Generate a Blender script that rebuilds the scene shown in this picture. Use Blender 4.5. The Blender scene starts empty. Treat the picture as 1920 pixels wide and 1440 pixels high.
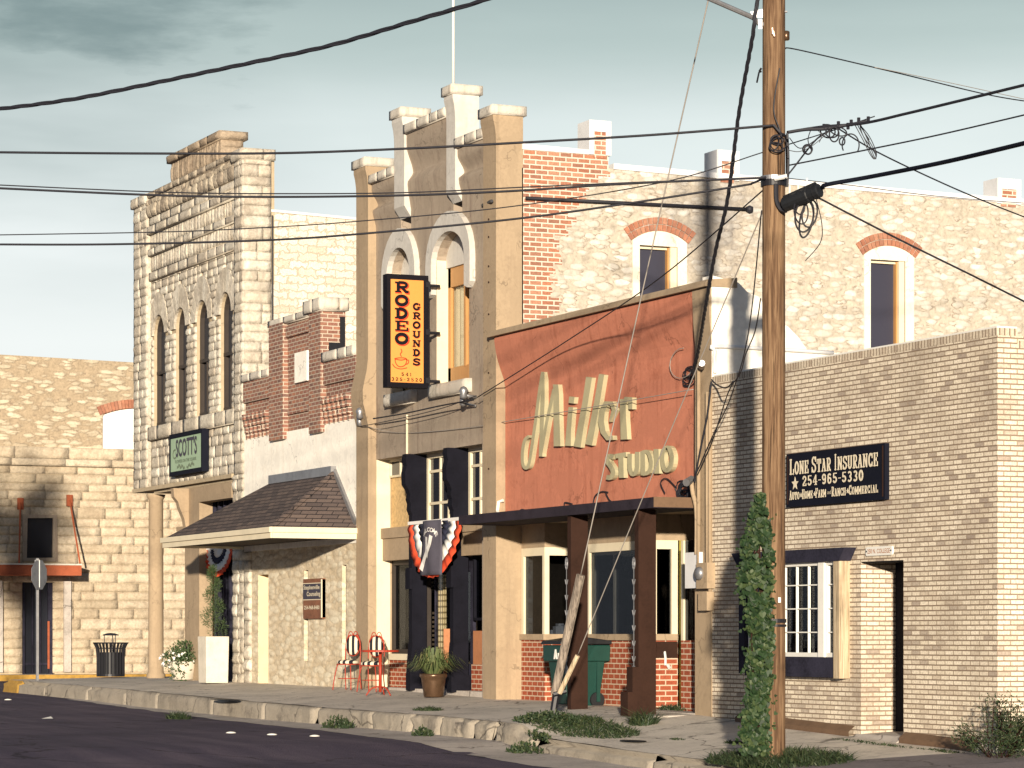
import bpy, bmesh, math, random
from mathutils import Vector, Matrix, noise as mnoise
R_ = math.radians
random.seed(11)
COL = bpy.context.scene.collection
SC = bpy.context.scene

# ------------------------------------------------------------------ camera, sky, sun, exposure
F = 5378.0; HZ = 1190.0; ANG = R_(24.14)          # focal length and horizon of the photograph, in its pixels
VD = (-math.cos(ANG), math.sin(ANG)); RD = (math.sin(ANG), math.cos(ANG))
CAM = (30.3605, -20.2816, 1.49)
cd = bpy.data.cameras.new('camera'); cam = bpy.data.objects.new('camera', cd); COL.objects.link(cam)
cam.location = CAM; cam.rotation_euler = (R_(90), 0, R_(90) - ANG)
cd.sensor_width = 36.0; cd.lens = F / 1920 * 36; cd.shift_y = (HZ - 720) / 1920
cd.clip_start = 0.5; cd.clip_end = 3000
SC.camera = cam

SUN_EL = R_(6.6); SUN_H = (0.907, -0.421)
sun_dir = Vector((SUN_H[0] * math.cos(SUN_EL), SUN_H[1] * math.cos(SUN_EL), math.sin(SUN_EL))).normalized()
sl = bpy.data.lights.new('sun', 'SUN'); sl.energy = 4.6; sl.angle = R_(1.1); sl.color = (1.0, 0.87, 0.70)
so = bpy.data.objects.new('sun', sl); COL.objects.link(so)
so.rotation_euler = sun_dir.to_track_quat('Z', 'Y').to_euler(); so.location = (40, -20, 40)

W = bpy.data.worlds.new('World'); SC.world = W; W.use_nodes = True
nt = W.node_tree; nt.nodes.clear()
def wn(t, **k):
    n = nt.nodes.new(t)
    for a, b in k.items(): setattr(n, a, b)
    return n
L = nt.links.new
sky = wn('ShaderNodeTexSky', sky_type='NISHITA', sun_disc=False, sun_elevation=SUN_EL, sun_rotation=math.atan2(SUN_H[0], SUN_H[1]))
tc = wn('ShaderNodeTexCoord'); sep = wn('ShaderNodeSeparateXYZ'); L(tc.outputs['Generated'], sep.inputs[0])
elev = wn('ShaderNodeValToRGB'); L(sep.outputs['Z'], elev.inputs['Fac'])     # colour of the high thin overcast by height
cr = elev.color_ramp; cr.interpolation = 'EASE'
for i, (p, c) in enumerate([(0.0, (.90, .92, .92)), (.09, (.90, .94, .94)), (.13, (.93, .98, .98)), (.172, (.80, .88, .87)), (.205, (.54, .645, .625)), (.225, (.42, .52, .51)), (.28, (.27, .33, .36)), (.42, (.13, .16, .225)), (1.0, (.10, .13, .20))]):
    e = cr.elements[i] if i < 2 else cr.elements.new(p)
    e.position = p; e.color = (*c, 1)
mp = wn('ShaderNodeMapping'); mp.inputs['Scale'].default_value = (3.6, 3.6, 20.0); mp.inputs['Location'].default_value = (1.3, 0.4, 0.35)
L(tc.outputs['Generated'], mp.inputs['Vector'])
cn = wn('ShaderNodeTexNoise'); cn.inputs['Scale'].default_value = 1.0; cn.inputs['Detail'].default_value = 5; cn.inputs['Roughness'].default_value = .55
L(mp.outputs[0], cn.inputs['Vector'])
crr = wn('ShaderNodeValToRGB'); L(cn.outputs['Fac'], crr.inputs['Fac'])
crr.color_ramp.elements[0].position = .38; crr.color_ramp.elements[0].color = (0, 0, 0, 1)
crr.color_ramp.elements[1].position = .68; crr.color_ramp.elements[1].color = (1, 1, 1, 1)
hi = wn('ShaderNodeMapRange'); L(sep.outputs['Z'], hi.inputs['Value'])       # the darker cloud bank rides above the clear band
hi.inputs['From Min'].default_value = .10; hi.inputs['From Max'].default_value = .21
# the bank hangs over the far end of the street (towards -X), thinner towards +Y
dt = wn('ShaderNodeVectorMath', operation='DOT_PRODUCT'); L(tc.outputs['Generated'], dt.inputs[0]); dt.inputs[1].default_value = (-.989, .147, 0)
az = wn('ShaderNodeMapRange'); L(dt.outputs['Value'], az.inputs['Value']); az.inputs['From Min'].default_value = .962; az.inputs['From Max'].default_value = .993
az.inputs['To Min'].default_value = .16
m1 = wn('ShaderNodeMath', operation='MULTIPLY'); L(crr.outputs[0], m1.inputs[0]); L(hi.outputs[0], m1.inputs[1])
m2 = wn('ShaderNodeMath', operation='MULTIPLY'); L(m1.outputs[0], m2.inputs[0]); L(az.outputs[0], m2.inputs[1])
m3 = wn('ShaderNodeMath', operation='MULTIPLY'); L(m2.outputs[0], m3.inputs[0]); m3.inputs[1].default_value = 1.0
# one dark rain cloud high over the far end of the street
cv_ = wn('ShaderNodeVectorMath', operation='SUBTRACT'); L(tc.outputs['Generated'], cv_.inputs[0]); cv_.inputs[1].default_value = Vector((-.9126 - .160 * .409, .409 - .160 * .9126, .2175)).normalized()
cs_ = wn('ShaderNodeVectorMath', operation='MULTIPLY'); L(cv_.outputs[0], cs_.inputs[0]); cs_.inputs[1].default_value = (1, 1, 2.6)
cl_ = wn('ShaderNodeVectorMath', operation='LENGTH'); L(cs_.outputs[0], cl_.inputs[0])
cm_ = wn('ShaderNodeMapRange'); L(cl_.outputs['Value'], cm_.inputs['Value']); cm_.inputs['From Min'].default_value = .10; cm_.inputs['From Max'].default_value = .015; cm_.clamp = False
mp2 = wn('ShaderNodeMapping'); mp2.inputs['Scale'].default_value = (14, 14, 60); L(tc.outputs['Generated'], mp2.inputs['Vector'])
n2_ = wn('ShaderNodeTexNoise'); n2_.inputs['Scale'].default_value = 1; n2_.inputs['Detail'].default_value = 6; n2_.inputs['Roughness'].default_value = .6; L(mp2.outputs[0], n2_.inputs['Vector'])
n3_ = wn('ShaderNodeMath', operation='MULTIPLY_ADD'); L(n2_.outputs['Fac'], n3_.inputs[0]); n3_.inputs[1].default_value = 2.0; n3_.inputs[2].default_value = -1.0
n4_ = wn('ShaderNodeMath', operation='ADD'); L(n3_.outputs[0], n4_.inputs[0]); L(cm_.outputs[0], n4_.inputs[1])
n5_ = wn('ShaderNodeMapRange', interpolation_type='SMOOTHSTEP'); L(n4_.outputs[0], n5_.inputs['Value']); n5_.inputs['From Min'].default_value = 0; n5_.inputs['From Max'].default_value = 1.1; n5_.inputs['To Max'].default_value = .75
m4 = wn('ShaderNodeMath', operation='MAXIMUM'); L(m3.outputs[0], m4.inputs[0]); L(n5_.outputs[0], m4.inputs[1])
mx = wn('ShaderNodeMix', data_type='RGBA'); L(m4.outputs[0], mx.inputs['Factor']); L(elev.outputs[0], mx.inputs['A']); mx.inputs['B'].default_value = (.13, .20, .21, 1)
# unseen blue grey cloud deck added off camera to dim light on the fronts
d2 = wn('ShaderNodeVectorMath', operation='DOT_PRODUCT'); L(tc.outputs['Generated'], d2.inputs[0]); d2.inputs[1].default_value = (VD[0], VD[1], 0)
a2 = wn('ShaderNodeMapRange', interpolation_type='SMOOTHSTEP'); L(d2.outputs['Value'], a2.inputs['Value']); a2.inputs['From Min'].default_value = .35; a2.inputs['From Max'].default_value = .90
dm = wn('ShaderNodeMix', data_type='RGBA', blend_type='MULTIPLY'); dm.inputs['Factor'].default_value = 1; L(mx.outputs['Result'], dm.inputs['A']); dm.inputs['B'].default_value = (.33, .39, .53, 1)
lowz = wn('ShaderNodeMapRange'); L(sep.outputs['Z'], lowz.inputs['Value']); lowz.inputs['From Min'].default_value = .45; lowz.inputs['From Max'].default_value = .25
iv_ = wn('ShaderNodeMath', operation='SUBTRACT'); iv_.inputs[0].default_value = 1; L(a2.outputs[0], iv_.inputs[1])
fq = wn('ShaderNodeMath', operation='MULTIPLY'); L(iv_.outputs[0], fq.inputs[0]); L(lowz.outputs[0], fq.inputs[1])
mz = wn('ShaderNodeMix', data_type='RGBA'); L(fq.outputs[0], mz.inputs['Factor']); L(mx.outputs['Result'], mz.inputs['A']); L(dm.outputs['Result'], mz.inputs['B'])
b1 = wn('ShaderNodeBackground'); L(sky.outputs[0], b1.inputs['Color']); b1.inputs['Strength'].default_value = 0.06
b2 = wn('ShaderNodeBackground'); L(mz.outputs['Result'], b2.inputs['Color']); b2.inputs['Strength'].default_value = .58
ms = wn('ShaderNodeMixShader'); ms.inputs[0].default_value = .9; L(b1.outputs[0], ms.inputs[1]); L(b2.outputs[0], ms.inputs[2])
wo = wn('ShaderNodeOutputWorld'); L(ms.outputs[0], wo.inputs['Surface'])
SC.view_settings.view_transform = 'Standard'; SC.view_settings.look = 'None'; SC.view_settings.exposure = .85; SC.view_settings.gamma = 1
try:
    SC.cycles.max_bounces = 6; SC.cycles.diffuse_bounces = 3; SC.cycles.glossy_bounces = 3; SC.cycles.transparent_max_bounces = 10
except Exception: pass

# ------------------------------------------------------------------ measuring: a pixel of the photograph on a known wall plane
def ray(x, y=HZ):
    u = (x - 960) / F
    return (VD[0] + u * RD[0], VD[1] + u * RD[1], -(y - HZ) / F)
def fx(x, Y=0.0):                                   # world X where pixel column x meets the plane Y
    r = ray(x); t = (Y - CAM[1]) / r[1]; return CAM[0] + t * r[0]
def fz(x, y, Y=0.0):
    r = ray(x, y); t = (Y - CAM[1]) / r[1]; return CAM[2] + t * r[2]
def sy(x, X):                                       # world Y where pixel column x meets the plane X
    r = ray(x); t = (X - CAM[0]) / r[0]; return CAM[1] + t * r[1]
def sz(x, y, X):
    r = ray(x, y); t = (X - CAM[0]) / r[0]; return CAM[2] + t * r[2]
def pt(x, y, t):                                    # world point at distance t along the view axis
    r = ray(x, y); return Vector((CAM[0] + t * r[0], CAM[1] + t * r[1], CAM[2] + t * r[2]))
def ptY(x, y, Y): r = ray(x, y); return pt(x, y, (Y - CAM[1]) / r[1])
def lerp(tab, x):
    if x <= tab[0][0]: return tab[0][1]
    for (a, b), (c, d) in zip(tab, tab[1:]):
        if x <= c: return b + (d - b) * (x - a) / (c - a)
    return tab[-1][1]
WALK = [(-45, .43), (-37, .44), (-22, .44), (-16, .36), (-8, .28), (-6, .19), (0, 0.0), (8, -.10), (40, -.3)]        # pavement at the fronts
KTOP = [(-45, .40), (-37, .37), (-27.9, .31), (-23.5, .26), (-17, .21), (-11.2, .20), (-8.4, .16), (-7.6, -.03), (-5, -.10), (-2.4, -.15), (0, -.2), (8, -.3), (40, -.5)]
KBOT = [(-80, .12), (-45, .12), (-37, .08), (-32, .04), (-27.9, -.02), (-21, -.08), (-12.8, -.09), (-8.9, -.12), (-7.8, -.22), (-4.5, -.31), (0, -.37), (8, -.42), (40, -.6), (300, -1.0)]
KY = -2.9
def walk_z(X, Y):
    if Y >= 0: return lerp(WALK, X)
    k = min(1, -Y / -KY); return lerp(WALK, X) * (1 - k) + lerp(KTOP, X) * k
def road_z(X, Y): return lerp(KBOT, X)

# ------------------------------------------------------------------ object helpers
def tag(o, label=None, cat=None, group=None, kind=None):
    if label: o['label'] = label
    if cat: o['category'] = cat
    if group: o['group'] = group
    if kind: o['kind'] = kind
    return o
def thing(name, label, cat, loc=(0, 0, 0), group=None):
    o = bpy.data.objects.new(name, None); COL.objects.link(o); o.location = loc; o.empty_display_size = .2
    return tag(o, label, cat, group)
class MB:
    def __init__(s): s.v = []; s.f = []; s.m = []; s.cm = 0
    def add(s, vs, fs):
        b = len(s.v); s.v += [tuple(v) for v in vs]
        for f in fs: s.f.append([b + i for i in f]); s.m.append(s.cm)
    def box(s, x0, x1, y0, y1, z0, z1):
        vs = [(x, y, z) for z in (z0, z1) for y in (y0, y1) for x in (x0, x1)]
        s.add(vs, [(0, 2, 3, 1), (4, 5, 7, 6), (0, 1, 5, 4), (2, 6, 7, 3), (0, 4, 6, 2), (1, 3, 7, 5)]); return s
    def prism(s, poly, d0, d1, f):
        n = len(poly)
        vs = [f(u, v, d0) for u, v in poly] + [f(u, v, d1) for u, v in poly]
        s.add(vs, [list(range(n))[::-1], list(range(n, 2 * n))] + [(i, (i + 1) % n, n + (i + 1) % n, n + i) for i in range(n)]); return s
    def face(s, pts): s.add(pts, [list(range(len(pts)))]); return s
    def tube(s, pts, r, n=6, cap=True):
        pts = [Vector(p) for p in pts]; rs = r if isinstance(r, (list, tuple)) else [r] * len(pts)
        rings = []; up = None
        for i, p in enumerate(pts):
            d = (pts[min(i + 1, len(pts) - 1)] - pts[max(i - 1, 0)])
            if d.length < 1e-9: d = Vector((0, 0, 1))
            d.normalize()
            if up is None: up = d.orthogonal().normalized()
            else:
                up = up - d * up.dot(d)
                up = up.normalized() if up.length > 1e-6 else d.orthogonal().normalized()
            b = d.cross(up)
            rings.append([p + (up * math.cos(2 * math.pi * k / n) + b * math.sin(2 * math.pi * k / n)) * rs[i] for k in range(n)])
        vs = [v for rg in rings for v in rg]; fs = []
        for i in range(len(pts) - 1):
            for k in range(n): fs.append((i * n + k, i * n + (k + 1) % n, (i + 1) * n + (k + 1) % n, (i + 1) * n + k))
        if cap: fs += [list(range(n))[::-1], list(range((len(pts) - 1) * n, len(pts) * n))]
        s.add(vs, fs); return s
    def lathe(s, prof, c=(0, 0, 0), n=24, cap=True):
        vs = []; fs = []
        for r, z in prof:
            for k in range(n):
                a = 2 * math.pi * k / n; vs.append((c[0] + r * math.cos(a), c[1] + r * math.sin(a), c[2] + z))
        for i in range(len(prof) - 1):
            for k in range(n): fs.append((i * n + k, i * n + (k + 1) % n, (i + 1) * n + (k + 1) % n, (i + 1) * n + k))
        if cap: fs += [list(range(n))[::-1], list(range((len(prof) - 1) * n, len(prof) * n))]
        s.add(vs, fs); return s
    def build(s, name, mats, parent=None, smooth=False, bevel=0, recalc=True, local=False):
        me = bpy.data.meshes.new(name); me.from_pydata(s.v, [], s.f)
        if not isinstance(mats, (list, tuple)): mats = [mats]
        for m in mats: me.materials.append(m)
        if len(mats) > 1: me.polygons.foreach_set('material_index', s.m)
        if recalc:
            bm = bmesh.new(); bm.from_mesh(me); bmesh.ops.recalc_face_normals(bm, faces=bm.faces); bm.to_mesh(me); bm.free()
        if smooth: me.polygons.foreach_set('use_smooth', [True] * len(me.polygons))
        me.update()
        o = bpy.data.objects.new(name, me); COL.objects.link(o)
        if parent:
            o.parent = parent
            if parent.type == 'EMPTY' and not local: o.matrix_parent_inverse = Matrix.Translation(-Vector(parent.location))
        if bevel:
            b = o.modifiers.new('bevel', 'BEVEL'); b.width = bevel; b.segments = 2; b.limit_method = 'ANGLE'
        return o
fY = lambda u, v, d: (u, d, v)                       # a drawing on a wall along the street
fX = lambda Xc: (lambda u, v, d: (Xc - d, u, v))     # a drawing on a wall across the street, depth d into the building
def arc_pts(ua, ub, vs, rise, n=10):                 # from (ua,vs) over the crown to (ub,vs)
    c = (ua + ub) / 2; r = (ub - ua) / 2
    return [(c - r * math.cos(math.pi * i / n), vs + rise * math.sin(math.pi * i / n)) for i in range(n + 1)]
def wall_open(mb, u0, u1, v0, v1, d0, d1, f, ops=()):
    """wall of thickness d0..d1 with openings (ua, ub, va, vb, rise): rise > 0 gives an arched head whose crown is at vb"""
    ops = sorted(ops); u = u0
    for ua, ub, va, vb, rise in ops:
        if ua > u + 1e-4: mb.prism([(u, v0), (ua, v0), (ua, v1), (u, v1)], d0, d1, f)
        if va > v0 + 1e-4: mb.prism([(ua, v0), (ub, v0), (ub, va), (ua, va)], d0, d1, f)
        if rise > 0: mb.prism(arc_pts(ua, ub, vb - rise, rise) + [(ub, v1), (ua, v1)], d0, d1, f)
        elif vb < v1 - 1e-4: mb.prism([(ua, vb), (ub, vb), (ub, v1), (ua, v1)], d0, d1, f)
        u = ub
    if u < u1 - 1e-4: mb.prism([(u, v0), (u1, v0), (u1, v1), (u, v1)], d0, d1, f)
    return mb
def rib(mb, pts, w, f, d0, d1, closed=False):
    """a stroke of width w along pts, drawn as a solid bar d0..d1"""
    P = [Vector((p[0], p[1])) for p in pts]; n = len(P); Lf = []; Rt = []
    for i in range(n):
        if closed: a = P[(i - 1) % n]; b = P[(i + 1) % n]
        else: a = P[max(i - 1, 0)]; b = P[min(i + 1, n - 1)]
        d = (b - a).normalized(); nn = Vector((-d.y, d.x)); k = w / 2
        if 0 < i < n - 1 or closed:
            e1 = (P[i] - P[(i - 1) % n]).normalized(); e2 = (P[(i + 1) % n] - P[i]).normalized()
            k = k / max(.45, abs(nn.dot(Vector((-e1.y, e1.x)))))
        Lf.append(P[i] + nn * k); Rt.append(P[i] - nn * k)
    m = n if closed else n - 1
    vs = []
    for i in range(n):
        for p in (Lf[i], Rt[i]): vs += [f(p.x, p.y, d0), f(p.x, p.y, d1)]
    fs = []
    for i in range(m):
        a = 4 * i; b = 4 * ((i + 1) % n)
        fs += [(a, b, b + 2, a + 2), (a + 1, a + 3, b + 3, b + 1), (a, a + 1, b + 1, b), (a + 2, b + 2, b + 3, a + 3)]
    if not closed: fs += [(0, 2, 3, 1), (4 * (n - 1), 4 * (n - 1) + 1, 4 * (n - 1) + 3, 4 * (n - 1) + 2)]
    mb.add(vs, fs)
def spline(P, k=8):
    P = [Vector(p) for p in P]; out = []
    for i in range(len(P) - 1):
        a = P[max(i - 1, 0)]; b = P[i]; c = P[i + 1]; d = P[min(i + 2, len(P) - 1)]
        for j in range(k):
            t = j / k
            out.append(.5 * ((2 * b) + (c - a) * t + (2 * a - 5 * b + 4 * c - d) * t * t + (3 * b - a - 3 * c + d) * t ** 3))
    out.append(P[-1]); return out

# ------------------------------------------------------------------ materials
class NT:
    def __init__(s, name):
        s.mat = bpy.data.materials.new(name); s.mat.use_nodes = True; s.t = s.mat.node_tree; s.t.nodes.clear()
        s.out = s.n('ShaderNodeOutputMaterial'); s.b = s.n('ShaderNodeBsdfPrincipled'); s.l(s.b.outputs[0], s.out.inputs[0])
    def n(s, t, **k):
        x = s.t.nodes.new(t)
        for a, b in k.items():
            if a.startswith('i_'): x.inputs[a[2:].replace('_', ' ')].default_value = b
            else: setattr(x, a, b)
        return x
    def l(s, a, b): s.t.links.new(a, b)
    def noise(s, vec, scale, detail=4, rough=.55, dist=0):
        x = s.n('ShaderNodeTexNoise', i_Scale=scale, i_Detail=detail, i_Roughness=rough, i_Distortion=dist)
        if vec is not None: s.l(vec, x.inputs['Vector'])
        return x.outputs['Fac']
    def ramp(s, fac, stops, interp='LINEAR'):
        x = s.n('ShaderNodeValToRGB'); s.l(fac, x.inputs['Fac']); e = x.color_ramp; e.interpolation = interp
        for i, (p, c) in enumerate(stops):
            el = e.elements[i] if i < 2 else e.elements.new(p)
            el.position = p; el.color = (*c, 1) if isinstance(c, tuple) else (c, c, c, 1)
        return x.outputs['Color']
    def mix(s, a, b, fac, mode='MIX'):
        x = s.n('ShaderNodeMix', data_type='RGBA', blend_type=mode)
        for v, k in ((fac, 'Factor'), (a, 'A'), (b, 'B')):
            if hasattr(v, 'is_linked') or hasattr(v, 'links'): s.l(v, x.inputs[k])
            elif k == 'Factor': x.inputs[k].default_value = v
            else: x.inputs[k].default_value = (*v, 1)
        return x.outputs['Result']
    def math(s, op, a, b=None):
        x = s.n('ShaderNodeMath', operation=op)
        for i, v in enumerate((a, b)):
            if v is None: continue
            if hasattr(v, 'links'): s.l(v, x.inputs[i])
            else: x.inputs[i].default_value = v
        return x.outputs[0]
    def uv(s, su=1, sv=1, wob=0, wscale=3):
        g = s.n('ShaderNodeNewGeometry'); p = s.n('ShaderNodeSeparateXYZ'); s.l(g.outputs['Position'], p.inputs[0])
        u = s.math('ADD', p.outputs[0], p.outputs[1]); c = s.n('ShaderNodeCombineXYZ')
        s.l(s.math('MULTIPLY', u, su), c.inputs[0]); s.l(s.math('MULTIPLY', p.outputs[2], sv), c.inputs[1])
        o = c.outputs[0]; s.pos = g.outputs['Position']; s.px, s.py, s.pz = p.outputs
        if wob:
            nz = s.n('ShaderNodeTexNoise', i_Scale=wscale, i_Detail=3); s.l(s.pos, nz.inputs['Vector'])
            vm = s.n('ShaderNodeVectorMath', operation='MULTIPLY_ADD'); s.l(nz.outputs['Color'], vm.inputs[0]); vm.inputs[1].default_value = (wob, wob, 0); s.l(o, vm.inputs[2]); o = vm.outputs[0]
        return o
    def opos(s):
        return s.n('ShaderNodeTexCoord').outputs['Object']
    def bump(s, h, strength, dist=.02, prev=None):
        x = s.n('ShaderNodeBump', i_Strength=strength, i_Distance=dist); s.l(h, x.inputs['Height'])
        if prev is not None: s.l(prev, x.inputs['Normal'])
        s.l(x.outputs[0], s.b.inputs['Normal']); return x.outputs[0]
    def fin(s, col, rough=.8, metal=0, spec=.3):
        if hasattr(col, 'links'): s.l(col, s.b.inputs['Base Color'])
        else: s.b.inputs['Base Color'].default_value = (*col, 1)
        if hasattr(rough, 'links'): s.l(rough, s.b.inputs['Roughness'])
        else: s.b.inputs['Roughness'].default_value = rough
        s.b.inputs['Metallic'].default_value = metal; s.b.inputs['Specular IOR Level'].default_value = spec
        return s.mat
def dk(c, k): return tuple(x * k for x in c)
def plain(name, c, rough=.7, var=.18, scale=3, bump=.15, bscale=60, metal=0, spec=.3, bdist=.004, streak=1):
    s = NT(name); p = s.opos()
    if streak != 1:
        m = s.n('ShaderNodeMapping'); m.inputs['Scale'].default_value = (1, 1, streak); s.l(p, m.inputs[0]); p = m.outputs[0]
    a = s.noise(p, scale, 5, .6); b = s.noise(p, scale * 9, 3)
    k = s.math('ADD', s.math('MULTIPLY', a, .65), s.math('MULTIPLY', b, .35))
    col = s.ramp(k, [(.28, dk(c, 1 - var * 1.6)), (.5, c), (.72, dk(c, 1 + var))])
    if bump: s.bump(s.noise(p, bscale, 4), bump, bdist)
    return s.fin(col, rough, metal, spec)
def plaster(name, c, dirt=(.2, .15, .1), amt=.35, chip=None, bump=.35, spec=.2):
    s = NT(name); s.uv(); p = s.pos
    a = s.noise(p, .7, 6, .65); b = s.noise(p, 14, 4); m = s.n('ShaderNodeMapping'); m.inputs['Scale'].default_value = (5, 5, .35); s.l(p, m.inputs[0])
    st = s.noise(m.outputs[0], 1.2, 5, .6)
    col = s.ramp(s.math('ADD', s.math('MULTIPLY', a, .5), s.math('MULTIPLY', b, .5)), [(.32, dk(c, .84)), (.5, c), (.7, dk(c, 1.1))])
    col = s.mix(col, dirt, s.math('MULTIPLY', s.ramp(st, [(.52, 0.0), (.78, 1.0)]), amt))
    pt_ = s.ramp(s.noise(p, 1.9, 4, .5), [(.53, 0.0), (.545, 1.0)]); col = s.mix(col, dk(c, .90), s.math('MULTIPLY', pt_, .6))
    vq = s.n('ShaderNodeTexVoronoi', feature='DISTANCE_TO_EDGE', i_Scale=.8); nq = s.n('ShaderNodeTexNoise', i_Scale=2.5, i_Detail=5); s.l(p, nq.inputs['Vector'])
    vm = s.n('ShaderNodeVectorMath', operation='MULTIPLY_ADD'); s.l(nq.outputs['Color'], vm.inputs[0]); vm.inputs[1].default_value = (.9, .9, .9); s.l(p, vm.inputs[2]); s.l(vm.outputs[0], vq.inputs['Vector'])
    ckp = s.math('MULTIPLY', s.ramp(vq.outputs['Distance'], [(.004, 1.0), (.012, 0.0)]), s.ramp(s.noise(p, .9, 3), [(.48, 0.0), (.58, 1.0)]))
    col = s.mix(col, dk(c, .35), s.math('MULTIPLY', ckp, .55))
    col = s.mix(col, dirt, s.math('MULTIPLY', s.ramp(s.noise(p, 3.1, 7, .75), [(.56, 0.0), (.74, 1.0)]), amt * .8))
    if chip:
        v = s.noise(p, 5.5, 6, .7); col = s.mix(col, chip, s.ramp(v, [(.70, 0.0), (.72, 1.0)]))
    s.bump(s.noise(p, 45, 5, .6), bump, .01)
    return s.fin(col, .9, 0, spec)
def brick(name, cols, mortar, bw=.205, bh=.068, ms=.011, bump=.8, soot=.0, wob=.004, sm=.15, sootcol=(.08, .06, .05), off=.5, head=None):
    s = NT(name); uv = s.uv(1, 1, wob, 9)
    t = s.n('ShaderNodeTexBrick', i_Scale=1.0, offset=off); s.l(uv, t.inputs['Vector'])
    t.inputs['Color1'].default_value = (0, 0, 0, 1); t.inputs['Color2'].default_value = (1, 1, 1, 1); t.inputs['Mortar'].default_value = (.5, .5, .5, 1)
    for k, v in (('Mortar Size', ms), ('Mortar Smooth', sm), ('Bias', 0), ('Brick Width', bw), ('Row Height', bh)): t.inputs[k].default_value = v
    sh = s.n('ShaderNodeSeparateColor'); s.l(t.outputs['Color'], sh.inputs[0])
    col = s.ramp(sh.outputs[0], [(i / max(1, len(cols) - 1), c) for i, c in enumerate(cols)])
    fine = s.noise(s.pos, 38, 4, .65)
    col = s.mix(col, s.ramp(fine, [(.3, .62), (.68, 1.25)]), .8, 'MULTIPLY')
    big = s.noise(s.pos, .8, 5, .6)
    if soot: col = s.mix(col, sootcol, s.math('MULTIPLY', s.ramp(big, [(.48, 0.0), (.72, 1.0)]), soot))
    mcol = s.mix(dk(mortar, .8), dk(mortar, 1.15), s.noise(s.pos, 6, 3))
    if head:
        q = s.n('ShaderNodeSeparateXYZ'); s.l(uv, q.inputs[0]); fr = s.math('FRACT', s.math('DIVIDE', q.outputs[1], bh))
        bed = s.math('ADD', s.math('LESS_THAN', fr, ms / bh * 1.15), s.math('GREATER_THAN', fr, 1 - ms / bh * .2))
        mcol = s.mix(head, mcol, bed)
    col = s.mix(col, mcol, t.outputs['Fac'])
    h = s.math('ADD', s.math('MULTIPLY', t.outputs['Fac'], -1.0), s.math('MULTIPLY', fine, .35))
    s.bump(h, bump, .012)
    return s.fin(col, .9, 0, .15)
def rubble(name, stones, mortar, scale=2.6, flat=2.2, cover=.5, soft=.16, bump=.8, soot=None, crev=.3, patch=.35):
    """stones half buried in smeared lime mortar: each cell shows as much of its stone as its own chance lets through"""
    s = NT(name); uv = s.uv(scale, scale * flat, .75, 1.9)
    c = s.n('ShaderNodeTexVoronoi', feature='F1', i_Scale=1.0, i_Randomness=.95); s.l(uv, c.inputs['Vector'])
    sc = s.n('ShaderNodeSeparateColor'); s.l(c.outputs['Color'], sc.inputs[0])
    fine = s.noise(s.pos, 15, 6, .72); mid = s.noise(s.pos, 5.5, 5, .65); big = s.noise(s.pos, 1.1, 5, .65)
    d = s.math('ADD', c.outputs['Distance'], s.math('MULTIPLY', s.math('SUBTRACT', fine, .5), .55))
    d = s.math('ADD', d, s.math('MULTIPLY', s.math('SUBTRACT', mid, .5), .7))
    d = s.math('ADD', d, s.math('MULTIPLY', s.math('SUBTRACT', sc.outputs[1], .5), patch))
    d = s.math('ADD', d, s.math('MULTIPLY', s.math('SUBTRACT', big, .5), patch))
    mk = s.ramp(d, [(cover - soft, 1.0), (cover + soft, 0.0)])
    col = s.ramp(sc.outputs[0], [(i / (len(stones) - 1), k) for i, k in enumerate(stones)])
    mt = s.ramp(s.math('ADD', s.math('MULTIPLY', fine, .5), s.math('MULTIPLY', mid, .5)), [(.36, dk(mortar, .66)), (.5, mortar), (.64, dk(mortar, 1.22))])
    col = s.mix(mt, s.mix(col, s.ramp(fine, [(.3, .70), (.66, 1.15)]), .7, 'MULTIPLY'), mk)
    rim = s.math('MULTIPLY', s.ramp(d, [(cover, 0.0), (cover + .10, 1.0), (cover + .24, 0.0)]), s.ramp(mid, [(.46, 0.0), (.62, 1.0)]))
    col = s.mix(col, (.15, .115, .085), s.math('MULTIPLY', rim, crev))
    if soot:
        (Y0, Z0, ry, rz, amt) = soot
        dy = s.math('DIVIDE', s.math('SUBTRACT', s.py, Y0), ry); dz = s.math('DIVIDE', s.math('SUBTRACT', s.pz, Z0), rz)
        q = s.math('SQRT', s.math('ADD', s.math('MULTIPLY', dy, dy), s.math('MULTIPLY', dz, dz)))
        q = s.math('ADD', q, s.math('MULTIPLY', s.math('SUBTRACT', s.noise(s.pos, 2.4, 6, .7), .5), 2.4))
        col = s.mix(col, (.10, .10, .115), s.math('MULTIPLY', s.ramp(q, [(.1, 1.0), (1.05, 0.0)]), amt))
    s.bump(s.math('ADD', s.math('MULTIPLY', mk, 1.0), s.math('MULTIPLY', fine, 1.1)), bump, .03)
    return s.fin(col, .92, 0, .15)
def stone(name, cols, stain=.0, stcol=(.09, .075, .06), bump=.8, warm=None):
    """one colour per block (each block is its own island)"""
    s = NT(name); g = s.n('ShaderNodeNewGeometry'); p = g.outputs['Position']
    col = s.ramp(g.outputs['Random Per Island'], [(i / (len(cols) - 1), k) for i, k in enumerate(cols)])
    fine = s.noise(p, 13, 6, .7)
    col = s.mix(col, s.ramp(fine, [(.3, .6), (.68, 1.2)]), .75, 'MULTIPLY')
    if stain: col = s.mix(col, stcol, s.math('MULTIPLY', s.ramp(s.noise(p, 2.2, 6, .75), [(.45, 0.0), (.68, 1.0)]), stain))
    s.bump(fine, bump, .04)
    return s.fin(col, .92, 0, .15)
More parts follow.
